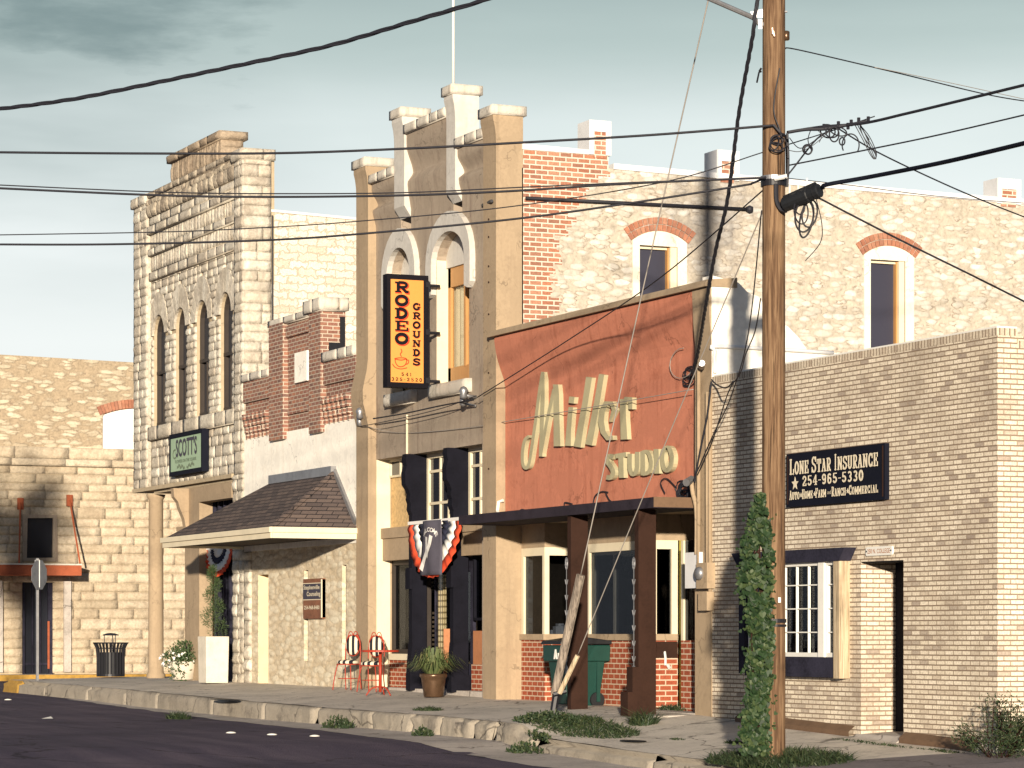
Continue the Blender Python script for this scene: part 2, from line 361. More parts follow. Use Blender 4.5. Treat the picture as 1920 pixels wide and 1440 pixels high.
def glass(name, tint=(.02, .022, .03), rough=.04):
    s = NT(name); s.b.inputs['Base Color'].default_value = (*tint, 1); s.b.inputs['Roughness'].default_value = rough; s.b.inputs['Specular IOR Level'].default_value = .5
    s.bump(s.noise(s.opos(), 1.3, 2), .05, .02)
    return s.mat
def clear_glass(name, tc_=(.50, .52, .55, 1)):
    s = NT(name); s.t.nodes.remove(s.b)
    tr = s.n('ShaderNodeBsdfTransparent'); tr.inputs[0].default_value = tc_; gl = s.n('ShaderNodeBsdfGlossy'); gl.inputs['Roughness'].default_value = .03
    fr = s.n('ShaderNodeFresnel'); fr.inputs[0].default_value = 1.35; m = s.n('ShaderNodeMixShader')
    s.l(s.math('MULTIPLY', fr.outputs[0], .14), m.inputs[0]); s.l(tr.outputs[0], m.inputs[1]); s.l(gl.outputs[0], m.inputs[2]); s.l(m.outputs[0], s.out.inputs[0])
    return s.mat
def wood(name, c1, c2, stretch=.06, sc=22, crack=.5):
    s = NT(name); p = s.opos(); m = s.n('ShaderNodeMapping'); m.inputs['Scale'].default_value = (1, 1, stretch); s.l(p, m.inputs[0])
    a = s.noise(m.outputs[0], sc, 6, .65, .4); b = s.noise(p, 1.1, 4, .6)
    col = s.ramp(a, [(.3, dk(c1, .45)), (.45, c1), (.62, c2), (.75, dk(c2, 1.15))])
    col = s.mix(col, dk(c1, .45), s.math('MULTIPLY', s.ramp(b, [(.55, 0.0), (.72, 1.0)]), .7))
    m2 = s.n('ShaderNodeMapping'); m2.inputs['Scale'].default_value = (1, 1, .022); s.l(p, m2.inputs[0])
    ck = s.ramp(s.noise(m2.outputs[0], 40, 3, .5), [(.63, 0.0), (.67, 1.0)])
    col = s.mix(col, dk(c1, .12), s.math('MULTIPLY', ck, crack))
    s.bump(s.math('SUBTRACT', a, s.math('MULTIPLY', ck, .8)), .6, .015)
    return s.fin(col, .85, 0, .2)
def striped(name, a, b, freq, axis=0, phase=0, rough=.7):
    s = NT(name); p = s.opos(); q = s.n('ShaderNodeSeparateXYZ'); s.l(p, q.inputs[0])
    v = s.math('FRACT', s.math('ADD', s.math('MULTIPLY', q.outputs[axis], freq), phase + 50))
    col = s.mix(a, b, s.ramp(v, [(.48, 0.0), (.52, 1.0)])); return s.fin(col, rough, 0, .25)

M = {}
CREAM = [(.52, .44, .32), (.62, .54, .40), (.46, .38, .27), (.66, .59, .46), (.56, .47, .34)]
M['ls_brick'] = brick('cream brick', [(.38, .31, .25), (.66, .57, .44), (.74, .65, .51), (.69, .60, .47), (.78, .69, .55), (.56, .47, .36), (.72, .63, .49), (.64, .55, .42)], (.22, .155, .11), .200, .0645, .0085, 1.2, .55, .005, .15, (.20, .155, .125), head=(.34, .26, .185))
M['ls_row'] = brick('cream rowlock brick', [(.42, .34, .26), (.62, .54, .42), (.54, .45, .34)], (.2, .14, .1), .075, .5, .009, 1.0, .2, .002)
M['red_brick'] = brick('red brick', [(.30, .125, .08), (.40, .17, .10), (.27, .13, .09), (.45, .22, .14), (.37, .20, .135)], (.58, .51, .42), .235, .085, .014, .8, .25, .014, .25)
M['shop_brick'] = brick('shop front brick', [(.26, .060, .030), (.33, .085, .042), (.29, .07, .035)], (.52, .40, .29), .215, .085, .011, .6, .12, .002, .1, (.08, .035, .028))
M['old_brick'] = brick('old parapet brick', [(.20, .095, .07), (.28, .13, .095), (.24, .13, .10), (.36, .165, .105), (.16, .095, .08)], (.46, .38, .30), .23, .080, .013, .9, .5, .014, .25, (.12, .085, .075))
M['rubble'] = rubble('lime washed rubble', [(.47, .43, .365), (.57, .535, .475), (.52, .48, .41), (.62, .60, .55)], (.44, .39, .315), 4.0, 2.3, .45, .16, .6, (4.3, 8.9, 1.2, 1.5, .55), .8, .45)
M['rubble_mid'] = brick('coursed rubble', [(.50, .44, .35), (.60, .55, .46), (.64, .60, .51), (.57, .51, .42), (.67, .63, .55)], (.47, .40, .30), .44, .17, .016, .9, .25, .22, .6, (.3, .25, .18))
M['rubble_small'] = rubble('warm fieldstone', [(.58, .49, .36), (.66, .58, .44), (.70, .64, .50), (.60, .51, .37)], (.54, .445, .31), 2.9, 3.0, .54, .26, .55, None, .45, .35)
M['rubble_bg'] = rubble('weathered fieldstone', [(.50, .42, .30), (.58, .50, .37), (.42, .35, .25), (.62, .55, .42)], (.36, .285, .195), 2.3, 3.0, .44, .12, .9, None, .7, .3)
M['scott'] = stone('rock faced limestone', [(.53, .475, .38), (.62, .565, .47), (.48, .42, .335), (.66, .615, .52), (.56, .50, .40)], .55, (.19, .15, .115))
M['scott_dark'] = stone('sooty tooled limestone', [(.42, .36, .28), (.54, .47, .36), (.36, .30, .23), (.48, .41, .31)], .95, (.085, .07, .06))
M['scott_ped'] = stone('brown tooled limestone', [(.34, .27, .195), (.42, .34, .25), (.30, .235, .17)], .6, (.14, .10, .07))
M['scott_smooth'] = stone('smooth voussoir limestone', [(.60, .53, .42), (.68, .61, .49), (.56, .49, .38)], .2, (.26, .21, .16), .5)
M['lime_mortar'] = plaster('lime mortar', (.42, .34, .23), (.16, .12, .08), .5)
M['bg_ashlar'] = stone('ashlar limestone', [(.50, .415, .295), (.57, .48, .355), (.46, .38, .27), (.60, .515, .39)], .55, (.25, .18, .12))
M['tan'] = plaster('tan stucco', (.35, .264, .174), (.15, .11, .075), .45, None, .45)
M['tan_dark'] = plaster('brown stucco', (.325, .265, .203), (.14, .095, .075), .75, None, .5)
M['stucco_light'] = plaster('pale grey stucco', (.52, .495, .45), (.30, .265, .225), .3, None, .35)
M['cap_stone'] = plaster('painted cap stone', (.56, .515, .44), (.24, .20, .155), .8, None, .8)
M['white_wall'] = plaster('white paint', (.88, .84, .75), (.62, .54, .42), .35, None, .25)
M['cream_wall'] = plaster('cream wash', (.74, .68, .56), (.5, .4, .28), .35, (.45, .25, .14), .35)
M['rust_panel'] = plaster('rust red stucco', (.50, .190, .118), (.20, .05, .025), .55, None, .5)
M['cream_paint'] = plain('cream paint', (.66, .58, .42), .6, .08)
M['letter'] = plain('pale khaki paint', (.40, .36, .225), .75, .1, 3, .15, 60, 0, .1)
M['dark_frame'] = plain('dark bronze frame', (.035, .027, .022), .6, .2)
M['navy'] = plain('navy paint', (.008, .008, .013), .8, .25, 4, .2, 60, 0, .08)
M['navy_wood'] = plain('worn navy board', (.026, .025, .04), .8, .5, 3, .4, 30, 0, .08)
M['black'] = plain('black paint', (.012, .012, .016), .45, .2)
M['cable'] = plain('black cable sheath', (.016, .016, .022), .6, .1)
M['steel'] = plain('galvanised steel', (.30, .30, .31), .45, .2, 5, .1, 60, .7)
M['bright_steel'] = plain('pale grey steel', (.62, .62, .60), .5, .12)
M['wire'] = plain('weathered wire', (.30, .27, .24), .6, .15)
M['brown'] = plain('brown painted timber', (.033, .016, .011), .8, .2, 3, .2, 60, 0, .1)
M['canopy'] = plain('dark canopy board', (.030, .024, .032), .8, .25, 3, .15, 60, 0, .08)
M['canopy_end'] = plain('brown canopy board', (.14, .085, .05), .6, .2)
M['white'] = plain('white paint gloss', (.74, .72, .66), .45, .06)
M['blue_white'] = plain('off white paint', (.66, .66, .66), .5, .08)
M['oak'] = plain('varnished oak', (.42, .22, .08), .5, .2, 3, .2, 40, 0, .3, .004, .15)
M['osb'] = plain('chipboard', (.52, .36, .17), .8, .35, 14, .4, 30)
M['glass'] = glass('dark glass')
M['glass_blue'] = glass('slate screen', (.03, .03, .048), .5)
M['clear'] = clear_glass('shop glass'); M['clear2'] = clear_glass('clean door glass', (.9, .9, .88, 1))
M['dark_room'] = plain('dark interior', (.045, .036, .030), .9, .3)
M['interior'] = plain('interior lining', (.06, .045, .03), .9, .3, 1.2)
M['door_cream'] = plain('cream board door', (.66, .52, .32), .7, .07)
M['yellow_green'] = plain('olive yellow paint', (.42, .36, .07), .5, .12)
M['wood_pole'] = wood('creosoted pole timber', (.110, .062, .034), (.225, .142, .080), .05, 22, .9)
M['wood_grey'] = wood('weathered grey timber', (.17, .14, .115), (.30, .25, .20), .05, 24, .5)
M['wood_pale'] = wood('pale weathered board', (.40, .31, .20), (.52, .42, .29), .05, 24, .4)
M['red_metal'] = plain('red enamel', (.33, .036, .016), .5, .1)
M['rust_awning'] = plain('rust red fascia', (.30, .075, .03), .7, .3)
M['stripe'] = striped('striped fabric', (.012, .012, .018), (.66, .58, .44), 8.5)
M['bronze'] = plain('bronze glaze', (.12, .07, .04), .3, .4, 6, .2, 30, .6, .5)
M['green_bin'] = plain('green plastic', (.006, .040, .031), .45, .12, 5, .1, 60, 0, .4)
M['bin_dark'] = plain('black plastic', (.012, .013, .015), .5, .15)
M['yellow_kerb'] = plain('worn yellow paint', (.36, .21, .045), .9, .3, 6, .3)
M['flower'] = plain('white petals', (.78, .76, .70), .6, .05)
M['flag_white'] = plain('white cloth', (.74, .71, .66), .85, .08)
M['flag_red'] = plain('red cloth', (.62, .07, .025), .85, .12)
M['flag_navy'] = plain('navy cloth', (.018, .02, .04), .85, .2)
M['flag_slate'] = plain('slate cloth', (.085, .078, .10), .85, .15)
M['sign_green'] = plain('sage green board', (.30, .41, .28), .6, .06)
M['sign_ink'] = plain('slate ink', (.05, .045, .065), .7, .05)
M['sign_fade'] = plain('faded ink', (.15, .19, .13), .7, .05)
M['sign_gold'] = plain('orange yellow acrylic', (.66, .27, .065), .3, .04, 2, .05, 60, 0, .5)
M['sign_black'] = plain('sign black', (.008, .007, .010), .7, .1, 3, .15, 60, 0, .08)
M['sign_navy'] = plain('sign navy', (.007, .008, .015), .7, .15, 3, .15, 60, 0, .08)
M['ink_cream'] = plain('cream lettering', (.68, .60, .45), .6, .05)
M['ink_red'] = plain('red lettering', (.58, .05, .015), .5, .05)
M['terracotta'] = plain('terracotta sign', (.40, .17, .08), .6, .2)
M['copper_leaf'] = plain('brown sign board', (.20, .085, .045), .6, .35, 4)
M['pot_white'] = plain('white planter', (.60, .545, .45), .8, .15, 4, .3, 25)
M['soil'] = plain('potting soil', (.05, .035, .025), .95, .3)
def leafmat(name, a, b, c):
    s = NT(name); g = s.n('ShaderNodeNewGeometry')
    col = s.ramp(g.outputs['Random Per Island'], [(0.0, a), (.5, b), (1.0, c)])
    m = s.fin(col, .55, 0, .3); s.b.inputs['Subsurface Weight'].default_value = 0
    tl = s.n('ShaderNodeBsdfTranslucent'); s.l(col, tl.inputs[0]); mx_ = s.n('ShaderNodeMixShader'); mx_.inputs[0].default_value = .12
    s.l(s.b.outputs[0], mx_.inputs[1]); s.l(tl.outputs[0], mx_.inputs[2]); s.l(mx_.outputs[0], s.out.inputs[0]); return m
M['ivy'] = leafmat('ivy leaves', (.012, .026, .010), (.024, .052, .018), (.060, .085, .030))
M['weed'] = leafmat('weed blades', (.016, .030, .014), (.030, .052, .020), (.065, .078, .034))
M['conifer'] = leafmat('conifer sprays', (.03, .06, .02), (.05, .085, .03), (.09, .12, .05))
M['reed'] = leafmat('grassy leaves', (.06, .09, .03), (.10, .13, .05), (.18, .17, .07))
def asphalt():
    s = NT('asphalt'); s.uv(); p = s.pos
    a = s.noise(p, .35, 6, .65); b = s.noise(p, 32, 4, .75); c = s.noise(p, 85, 2); g = s.noise(p, 19, 3, .6)
    m = s.n('ShaderNodeMapping'); m.inputs['Scale'].default_value = (.12, 1.6, 1); s.l(p, m.inputs[0]); st = s.noise(m.outputs[0], 1.1, 5, .6)
    col = s.ramp(s.math('ADD', s.math('MULTIPLY', a, .35), s.math('ADD', s.math('MULTIPLY', st, .35), s.math('MULTIPLY', b, .3))), [(.36, (.032, .028, .046)), (.5, (.066, .054, .084)), (.64, (.125, .098, .128))])
    col = s.mix(col, (.26, .22, .21), s.math('MULTIPLY', s.ramp(c, [(.64, 0.0), (.74, 1.0)]), .7))
    v = s.n('ShaderNodeTexVoronoi', feature='DISTANCE_TO_EDGE', i_Scale=.22); nq = s.n('ShaderNodeTexNoise', i_Scale=1.2, i_Detail=6); s.l(p, nq.inputs['Vector']); vm = s.n('ShaderNodeVectorMath', operation='MULTIPLY_ADD'); s.l(nq.outputs['Color'], vm.inputs[0]); vm.inputs[1].default_value = (1.6, 1.6, 0); s.l(p, vm.inputs[2]); s.l(vm.outputs[0], v.inputs['Vector'])
    col = s.mix(col, (.015, .013, .018), s.math('MULTIPLY', s.ramp(v.outputs['Distance'], [(.002, 1.0), (.007, 0.0)]), .8))
    s.bump(s.math('ADD', b, s.math('MULTIPLY', c, .7)), 1.0, .02); return s.fin(col, .92, 0, .2)
M['asphalt'] = asphalt()
def concrete(name, c, stain=.5):
    s = NT(name); s.uv(); p = s.pos
    a = s.noise(p, .9, 6, .65); b = s.noise(p, 24, 5, .7); g = s.noise(p, 160, 2)
    col = s.ramp(s.math('ADD', s.math('MULTIPLY', a, .6), s.math('MULTIPLY', b, .4)), [(.34, dk(c, .66)), (.5, c), (.66, dk(c, 1.18))])
    col = s.mix(col, (.10, .085, .075), s.math('MULTIPLY', s.ramp(s.noise(p, 2.6, 6, .72), [(.55, 0.0), (.74, 1.0)]), stain))
    col = s.mix(col, dk(c, .45), s.ramp(g, [(.66, 0.0), (.74, .6)]))
    v = s.n('ShaderNodeTexVoronoi', feature='DISTANCE_TO_EDGE', i_Scale=.45)
    nz = s.n('ShaderNodeTexNoise', i_Scale=2.0, i_Detail=5); s.l(p, nz.inputs['Vector']); vm = s.n('ShaderNodeVectorMath', operation='MULTIPLY_ADD'); s.l(nz.outputs['Color'], vm.inputs[0]); vm.inputs[1].default_value = (.8, .8, 0); s.l(p, vm.inputs[2]); s.l(vm.outputs[0], v.inputs['Vector'])
    ck = s.ramp(v.outputs['Distance'], [(.003, 1.0), (.010, 0.0)])
    col = s.mix(col, (.07, .06, .05), s.math('MULTIPLY', ck, .7))
    s.bump(s.math('SUBTRACT', s.math('ADD', b, s.math('MULTIPLY', a, 2)), ck), .5, .015); return s.fin(col, .92, 0, .2)
M['walk'] = concrete('pavement concrete', (.58, .525, .45))
M['kerb'] = concrete('kerb concrete', (.30, .262, .21), .95)
M['alley'] = concrete('worn alley asphalt', (.20, .175, .175), .4)
M['gutter'] = concrete('gutter concrete', (.44, .395, .35), .5)
def shingles():
    s = NT('asphalt shingles'); s.uv(); cm = s.n('ShaderNodeCombineXYZ'); s.l(s.math('ADD', s.px, s.py), cm.inputs[0]); s.l(s.pz, cm.inputs[1])
    t = s.n('ShaderNodeTexBrick', i_Scale=1.0, offset=.5); s.l(cm.outputs[0], t.inputs['Vector'])
    t.inputs['Color1'].default_value = (0, 0, 0, 1); t.inputs['Color2'].default_value = (1, 1, 1, 1)
    for k, v in (('Mortar Size', .008), ('Mortar Smooth', .1), ('Bias', 0), ('Brick Width', .33), ('Row Height', .082)): t.inputs[k].default_value = v
    sh = s.n('ShaderNodeSeparateColor'); s.l(t.outputs['Color'], sh.inputs[0])
    col = s.ramp(sh.outputs[0], [(0.0, (.075, .060, .058)), (.5, (.11, .085, .078)), (1.0, (.145, .11, .095))])
    col = s.mix(col, s.ramp(s.noise(s.pos, 90, 3, .7), [(.3, .55), (.7, 1.35)]), .8, 'MULTIPLY')
    col = s.mix(col, (.02, .018, .02), t.outputs['Fac'])
    s.bump(s.math('MULTIPLY', t.outputs['Fac'], -1), .8, .015); return s.fin(col, .9, 0, .2)
M['shingle'] = shingles()
# ------------------------------------------------------------------ ground
def sheet(xs, ys, zf):
    mb = MB(); n = len(xs)
    mb.add([(x, y, zf(x, y)) for y in ys for x in xs], [(j * n + i, j * n + i + 1, (j + 1) * n + i + 1, (j + 1) * n + i) for j in range(len(ys) - 1) for i in range(n - 1)])
    return mb
def frange(a, b, n): return [a + (b - a) * i / n for i in range(n + 1)]
xs = [-600, -200, -80] + frange(-56, 16, 72) + [40, 120, 400]
tag(sheet(xs, [-400, -100, -40, -20, -10, -6, -4, -3, -1, 2, 10, 40, 150, 600], road_z).build('road', M['asphalt'], smooth=True), kind='structure')
# the pavement: one sheet in front of the block, its outer edge standing on the kerb
wx = frange(-39.0, 1.2, 134)
wy = [KY + .15, -2.2, -1.6, -1.0, -.5, 0, 1.4, 12]
tag(sheet(wx, wy, lambda x, y: walk_z(x, y) + .012 * mnoise.noise((x * 1.3, y * 1.3, 0))).build('sidewalk', M['walk'], smooth=True), kind='structure')
# the kerb: cast pieces with a broken, patched stretch before the red shop front, then a low rolled kerb
def kerb_run(x0, x1, rough, roll=0.0, inset=0.0):
    mb = MB(); n = max(2, int((x1 - x0) / .06)); prof = 7
    rows = []
    for i in range(n + 1):
        x = x0 + (x1 - x0) * i / n; zt = lerp(KTOP, x); zb = road_z(x, 0) - .05
        e = min(1, min(i, n - i) * .06 / .05)
        row = []
        for k, (dy, kz) in enumerate([(.19, 1), (.10, 1), (.035 + roll, 1 - .35 * min(1, roll * 4)), (0, .84 - roll * 1.2), (-.006, .5), (-.012, .2), (-.03, 0)]):
            r = rough * mnoise.fractal((x * 3.1, k * .9, x0), 1.0, 2.0, 4) if 0 < k < 6 else 0
            c = rough * .9 * max(0, mnoise.noise((x * 1.7, k * .35, 7.7)) - .1) if 1 < k < 6 else 0
            y = KY + dy + inset + r * .03 + c * .09 + (1 - e) * .05 * (k > 1)
            z = zb + (zt - zb) * kz - (abs(r) * .03 if k == 2 else 0) - (1 - e) * .01
            row.append((x, y, z + (.004 if k < 2 else 0)))
        rows.append(row)
    m = prof
    mb.add([p for r in rows for p in r], [(i * m + k, (i + 1) * m + k, (i + 1) * m + k + 1, i * m + k + 1) for i in range(n) for k in range(m - 1)])
    mb.add([*rows[0]], [list(range(m))]); mb.add([*rows[-1]], [list(range(m))])
    return mb
kb = MB()
def kadd(m): kb.add(m.v, m.f)
for a, b_, rg, rl in [(fx(34, KY) + .03, -35.0, .5, .12), (-34.98, -31.4, .5, .05), (-31.38, -28.5, .7, .06), (-28.45, -26.2, .5, .0), (-26.17, -22.6, .45, 0), (-22.58, -19.6, .5, 0), (-19.56, -17.0, .6, 0), (-16.72, -14.2, .8, 0), (-14.17, -12.5, 1.4, 0), (-12.42, -11.3, 2.1, 0), (-11.2, -9.95, 2.3, 0), (-9.88, -9.25, 1.5, .02), (-9.15, -7.75, 1.3, .05)]:
    kadd(kerb_run(a, b_, rg, rl))
kadd(kerb_run(-7.55, -3.9, .5, .16)); kadd(kerb_run(-3.87, 1.2, .5, .16))
tag(kb.build('kerb', M['kerb'], smooth=True), kind='structure')
yk = kerb_run(-39.0, fx(34, KY), .4, .08); tag(yk.build('yellow_kerb', M['yellow_kerb'], smooth=True), kind='structure')
# gutter of worn concrete between kerb and asphalt
GW = [(-30, .25), (-24, .45), (-19, .75), (-13, 1.05), (-9, 1.2), (-5, 1.15), (-3, .7), (2, .6)]
gm = MB(); gx = frange(-32, 1.2, 160); rows = []
for x in gx:
    w = lerp(GW, x) + .10 * mnoise.noise((x * 1.1, 3.3, 0)) + .04 * mnoise.noise((x * 6, 1.3, 0))
    rows.append([(x, KY + .05, road_z(x, 0) + .016), (x, KY - w * .5, road_z(x, 0) + .008 + .012 * mnoise.noise((x * 2, 0, 0))), (x, KY - w, road_z(x, 0) + .005)])
gm.add([p for r in rows for p in r], [(i * 3 + k, i * 3 + k + 1, i * 3 + k + 4, i * 3 + k + 3) for i in range(len(rows) - 1) for k in range(2)])
tag(gm.build('gutter', M['gutter'], smooth=True), kind='structure')
# the asphalt side alley at the right end of the brick office
al = MB(); ax = frange(-.2, 9, 40); ay = [-5.0, -3.5, -2.6, -1.6, -.7, .2, 2, 6, 14]
av = []
for y in ay:
    for x in ax:
        xx = x - .9 * max(0, min(1, (-y) / 3.0)) if x == ax[0] else x
        xx += .12 * mnoise.noise((y * 2, 4, x)) if x == ax[0] else 0
        zz = walk_z(xx, y) + .014 if y > KY + .2 else max(road_z(xx, 0) + .01, walk_z(xx, -2.9) + .02 - (KY + .2 - y) * .25)
        av.append((xx, y, zz + .004))
nn_ = len(ax); al.add(av, [(j * nn_ + i, j * nn_ + i + 1, (j + 1) * nn_ + i + 1, (j + 1) * nn_ + i) for j in range(len(ay) - 1) for i in range(nn_ - 1)])
tag(al.build('alley', M['alley'], smooth=True), kind='structure')
# far pavement of the cross street with a yellow kerb
fp = MB(); fp.box(-56, -53.1, -14, 30, -.1, .29); tag(fp.build('far_sidewalk', M['walk']), kind='structure')
fk = MB(); fk.box(-53.1, -52.95, -14, 30, -.1, .30); tag(fk.build('far_yellow_kerb', M['yellow_kerb']), kind='structure')
# wire lid / drain plates in the pavement
def plate(name, px, py, zz, w, d, label, m='bin_dark'):
    r = ray(px, py); t = (zz - CAM[2]) / r[2]; p = pt(px, py, t); z = walk_z(p.x, p.y) + .014
    mb = MB(); n = 14
    mb.lathe([(1.0, 0), (.97, .008), (.5, .012)], (0, 0, 0), n)
    mb.v = [(p.x + v[0] * w / 2, p.y + v[1] * d / 2, z + v[2]) for v in mb.v]
    tag(mb.build(name, M[m]), label, 'cover')
plate('drain_cover', 422, 1304, .34, 1.5, .34, 'dark iron cover in the pavement before the hipped awning')
plate('drain_cover', 1187, 1394, -.04, .62, .3, 'dark iron cover in the low driveway apron by the pole')
for px, py in [(510, 1374), (590, 1376), (433, 1371), (15, 1321)]:
    p = pt(px, py, (-.06 - CAM[2]) / ray(px, py)[2]); z = road_z(p.x, p.y)
    mb = MB(); mb.lathe([(.085, 0), (.075, .012), (.04, .022), (.004, .026)], (p.x, p.y, z), 14)
    tag(mb.build('road_stud', M['white'], smooth=True), {510: 'white round road stud on the asphalt, middle of the row of three', 590: 'white round road stud on the asphalt, right end of the row of three', 433: 'white round road stud on the asphalt, left end of the row of three', 15: 'white round road stud near the yellow kerb end'}[px], 'road stud', 'white studs on the asphalt')
lit = MB(); p = pt(88, 1336, (.05 - CAM[2]) / ray(88, 1336)[2])
lit.add([(p.x - .2, p.y - .05, road_z(p.x, 0) + .01), (p.x + .05, p.y - .09, road_z(p.x, 0) + .012), (p.x + .22, p.y + .06, road_z(p.x, 0) + .02), (p.x - .1, p.y + .10, road_z(p.x, 0) + .05)], [(0, 1, 2, 3)])
tag(lit.build('paper_scrap', M['white']), 'crumpled white paper scrap lying on the dark asphalt', 'litter')

# ------------------------------------------------------------------ rock faced stones laid in courses
def stones(mb, f, rows, spans, wmin, wmax, bulge=.05, base=0.0, gap=.008, tool=False, nx=5, nz=3):
    """rows: course joints from the bottom up; spans(zmid) gives the free stretches of that course"""
    for z0, z1 in zip(rows, rows[1:]):
        for ua, ub in spans((z0 + z1) / 2):
            u = ua
            while u < ub - 1e-3:
                w = random.uniform(wmin, wmax)
                if ub - (u + w) < wmin * .6: w = ub - u
                pillow(mb, f, u + gap / 2, u + w - gap / 2, z0 + gap / 2, z1 - gap / 2, base - random.uniform(0, bulge * .3), bulge * random.uniform(.6, 1.25), nx, nz, tool)
                u += w
def pillow(mb, f, u0, u1, v0, v1, d, bulge, nx=5, nz=3, tool=False):
    sd = random.uniform(0, 99); vs = []
    for j in range(nz + 1):
        for i in range(nx + 1):
            a = i / nx; b = j / nz
            e = min(a, 1 - a) * nx; e2 = min(b, 1 - b) * nz
            k = min(1, e) * min(1, e2)
            nz_ = mnoise.fractal((a * 2.3 + sd, b * 2.3, sd), 1.0, 2.0, 3)
            h = k * bulge * (.8 + .75 * nz_)
            if tool: h = k * bulge * (.7 + .5 * math.sin(a * nx * 2.2 + sd))
            uu = u0 + (u1 - u0) * a + (0 if k == 0 else .01 * nz_); vv = v0 + (v1 - v0) * b
            vs.append(f(uu, vv, d - h))
    n = nx + 1; fs = [(j * n + i, j * n + i + 1, (j + 1) * n + i + 1, (j + 1) * n + i) for j in range(nz) for i in range(nx)]
    # return edges into the wall
    rim = [i for i in range(n)] + [j * n + nx for j in range(1, nz + 1)] + [nz * n + i for i in range(nx - 1, -1, -1)] + [j * n for j in range(nz - 1, 0, -1)]
    b0 = len(vs); back = []
    for r in rim:
        j, i = divmod(r, n); vs.append(f(u0 + (u1 - u0) * i / nx, v0 + (v1 - v0) * j / nz, d + .05))
    m = len(rim)
    for k in range(m): fs.append((rim[k], rim[(k + 1) % m], b0 + (k + 1) % m, b0 + k))
    mb.add(vs, fs)
def courses(z0, z1, lo, hi):
    out = [z0]
    while out[-1] < z1 - lo * 1.2: out.append(min(z1, out[-1] + random.uniform(lo, hi)))
    if z1 - out[-1] > 1e-3: out.append(z1)
    return out

# ------------------------------------------------------------------ corner building of rock faced stone (far left of the block)
SX0, SX1 = -37.59, -29.30
t = thing('stone_corner_building', 'tall rock faced limestone corner building with four narrow arched windows', 'building', (-33.4, 0, .44))
PL, PR = fx(275), fx(438)                                  # inner edges of the two corner piers
zL = 5.05                                                  # underside of the lintel over the shop front
wins = [(-36.34, -35.39), (-34.59, -33.73), (-33.0, -32.06), (-31.25, -30.40)]
ZS, ZA = 6.51, 9.16; WD = .29
core = MB(); f = fY
wall_open(core, SX0 + .03, SX1 - .03, zL, 12.0, .15, .31, f, [(a, b, ZS, ZA, .47) for a, b in wins])
core.box(SX0 + .05, SX1 - .05, .32, .75, zL, 6.4); core.box(SX0 + .05, SX1 - .05, .32, .75, 9.2, 12.0)
core.box(SX0 + .05, SX1 - .3, .75, 16, 9.9, 10.3)
core.build('wall', M['lime_mortar'], t)
wb = MB()
def span_main(z):
    s0, s1 = PL, PR; cut = []
    if ZS < z < ZA + 1.15:
        for a, b in wins:
            c = (a + b) / 2
            if z < 8.60: cut.append((a, b))
            else:
                hh = 1 - ((z - 8.60) / 1.10) ** 2
                if hh > 0: w = .76 * math.sqrt(hh); cut.append((c - w, c + w))
    out = []; u = s0
    for a, b in cut:
        if a > u + .03: out.append((u, a))
        u = max(u, b)
    if u < s1: out.append((u, s1))
    return out
wc = MB(); stones(wc, f, courses(zL, 6.15, .19, .26), span_main, .35, .7, .035, .12)
stones(wb, f, courses(ZS, 10.0, .15, .20), span_main, .30, .7, .03, .12)
wb.build('stonework', M['scott'], t, smooth=True); wc.build('lower_stonework', M['scott'], t, smooth=True)
sm = MB()
for a, b in wins:                                          # smooth fan of voussoirs round each window head
    c = (a + b) / 2; r = (b - a) / 2; n = 9; zs = ZA - .47
    for i in range(n):
        t0 = math.pi * (i + .02) / n; t1 = math.pi * (i + .98) / n; poly = []
        for k in range(4): q = t0 + (t1 - t0) * k / 3; poly.append((c + r * math.cos(q), zs + .47 * math.sin(q)))
        for k in range(3, -1, -1):
            q = t0 + (t1 - t0) * k / 3; poly.append((c + .76 * math.cos(q), max(8.62, zs + 1.02 * math.sin(q))))
        sm.prism(poly, .095 + random.uniform(-.004, .004), .16, f)
sm.build('window_arch', M['scott'], t)
# corner piers in banded rock face, wrapping round the right end
rowsP = courses(zL - .03, 11.9, .17, .27)
pr = MB()
stones(pr, f, rowsP, lambda z: [(SX0, PL)], .35, .7, .03, .01)
pq = MB(); stones(pq, f, rowsP, lambda z: [(PR, SX1)], .3, .65, .028, .01)
stones(pq, fX(SX1), rowsP, lambda z: [(.03, .66)], .3, .66, .03, 0.0)
stones(pr, lambda u, v, d: (SX0 + d, u, v), rowsP, lambda z: [(.03, .8)], .4, .8, .07, .02)
pr.box(SX0 + .02, PL, .04, .5, zL - .03, 11.9); pq.box(PR, SX1 - .02, .04, .66, zL - .03, 11.9); pq.build('corner_pier', M['scott'], t, smooth=True)
pr.build('corner_pier', M['scott'], t, smooth=True)
low = MB()                                                 # ground floor pier at the right
rowsL = courses(.38, zL - .03, .20, .30)
stones(low, f, rowsL, lambda z: [(fx(434), SX1)], .3, .6, .04, .03); low.box(fx(434), SX1 - .02, .04, .66, .38, zL - .03)
low.build('ground_pier', M['scott'], t, smooth=True)
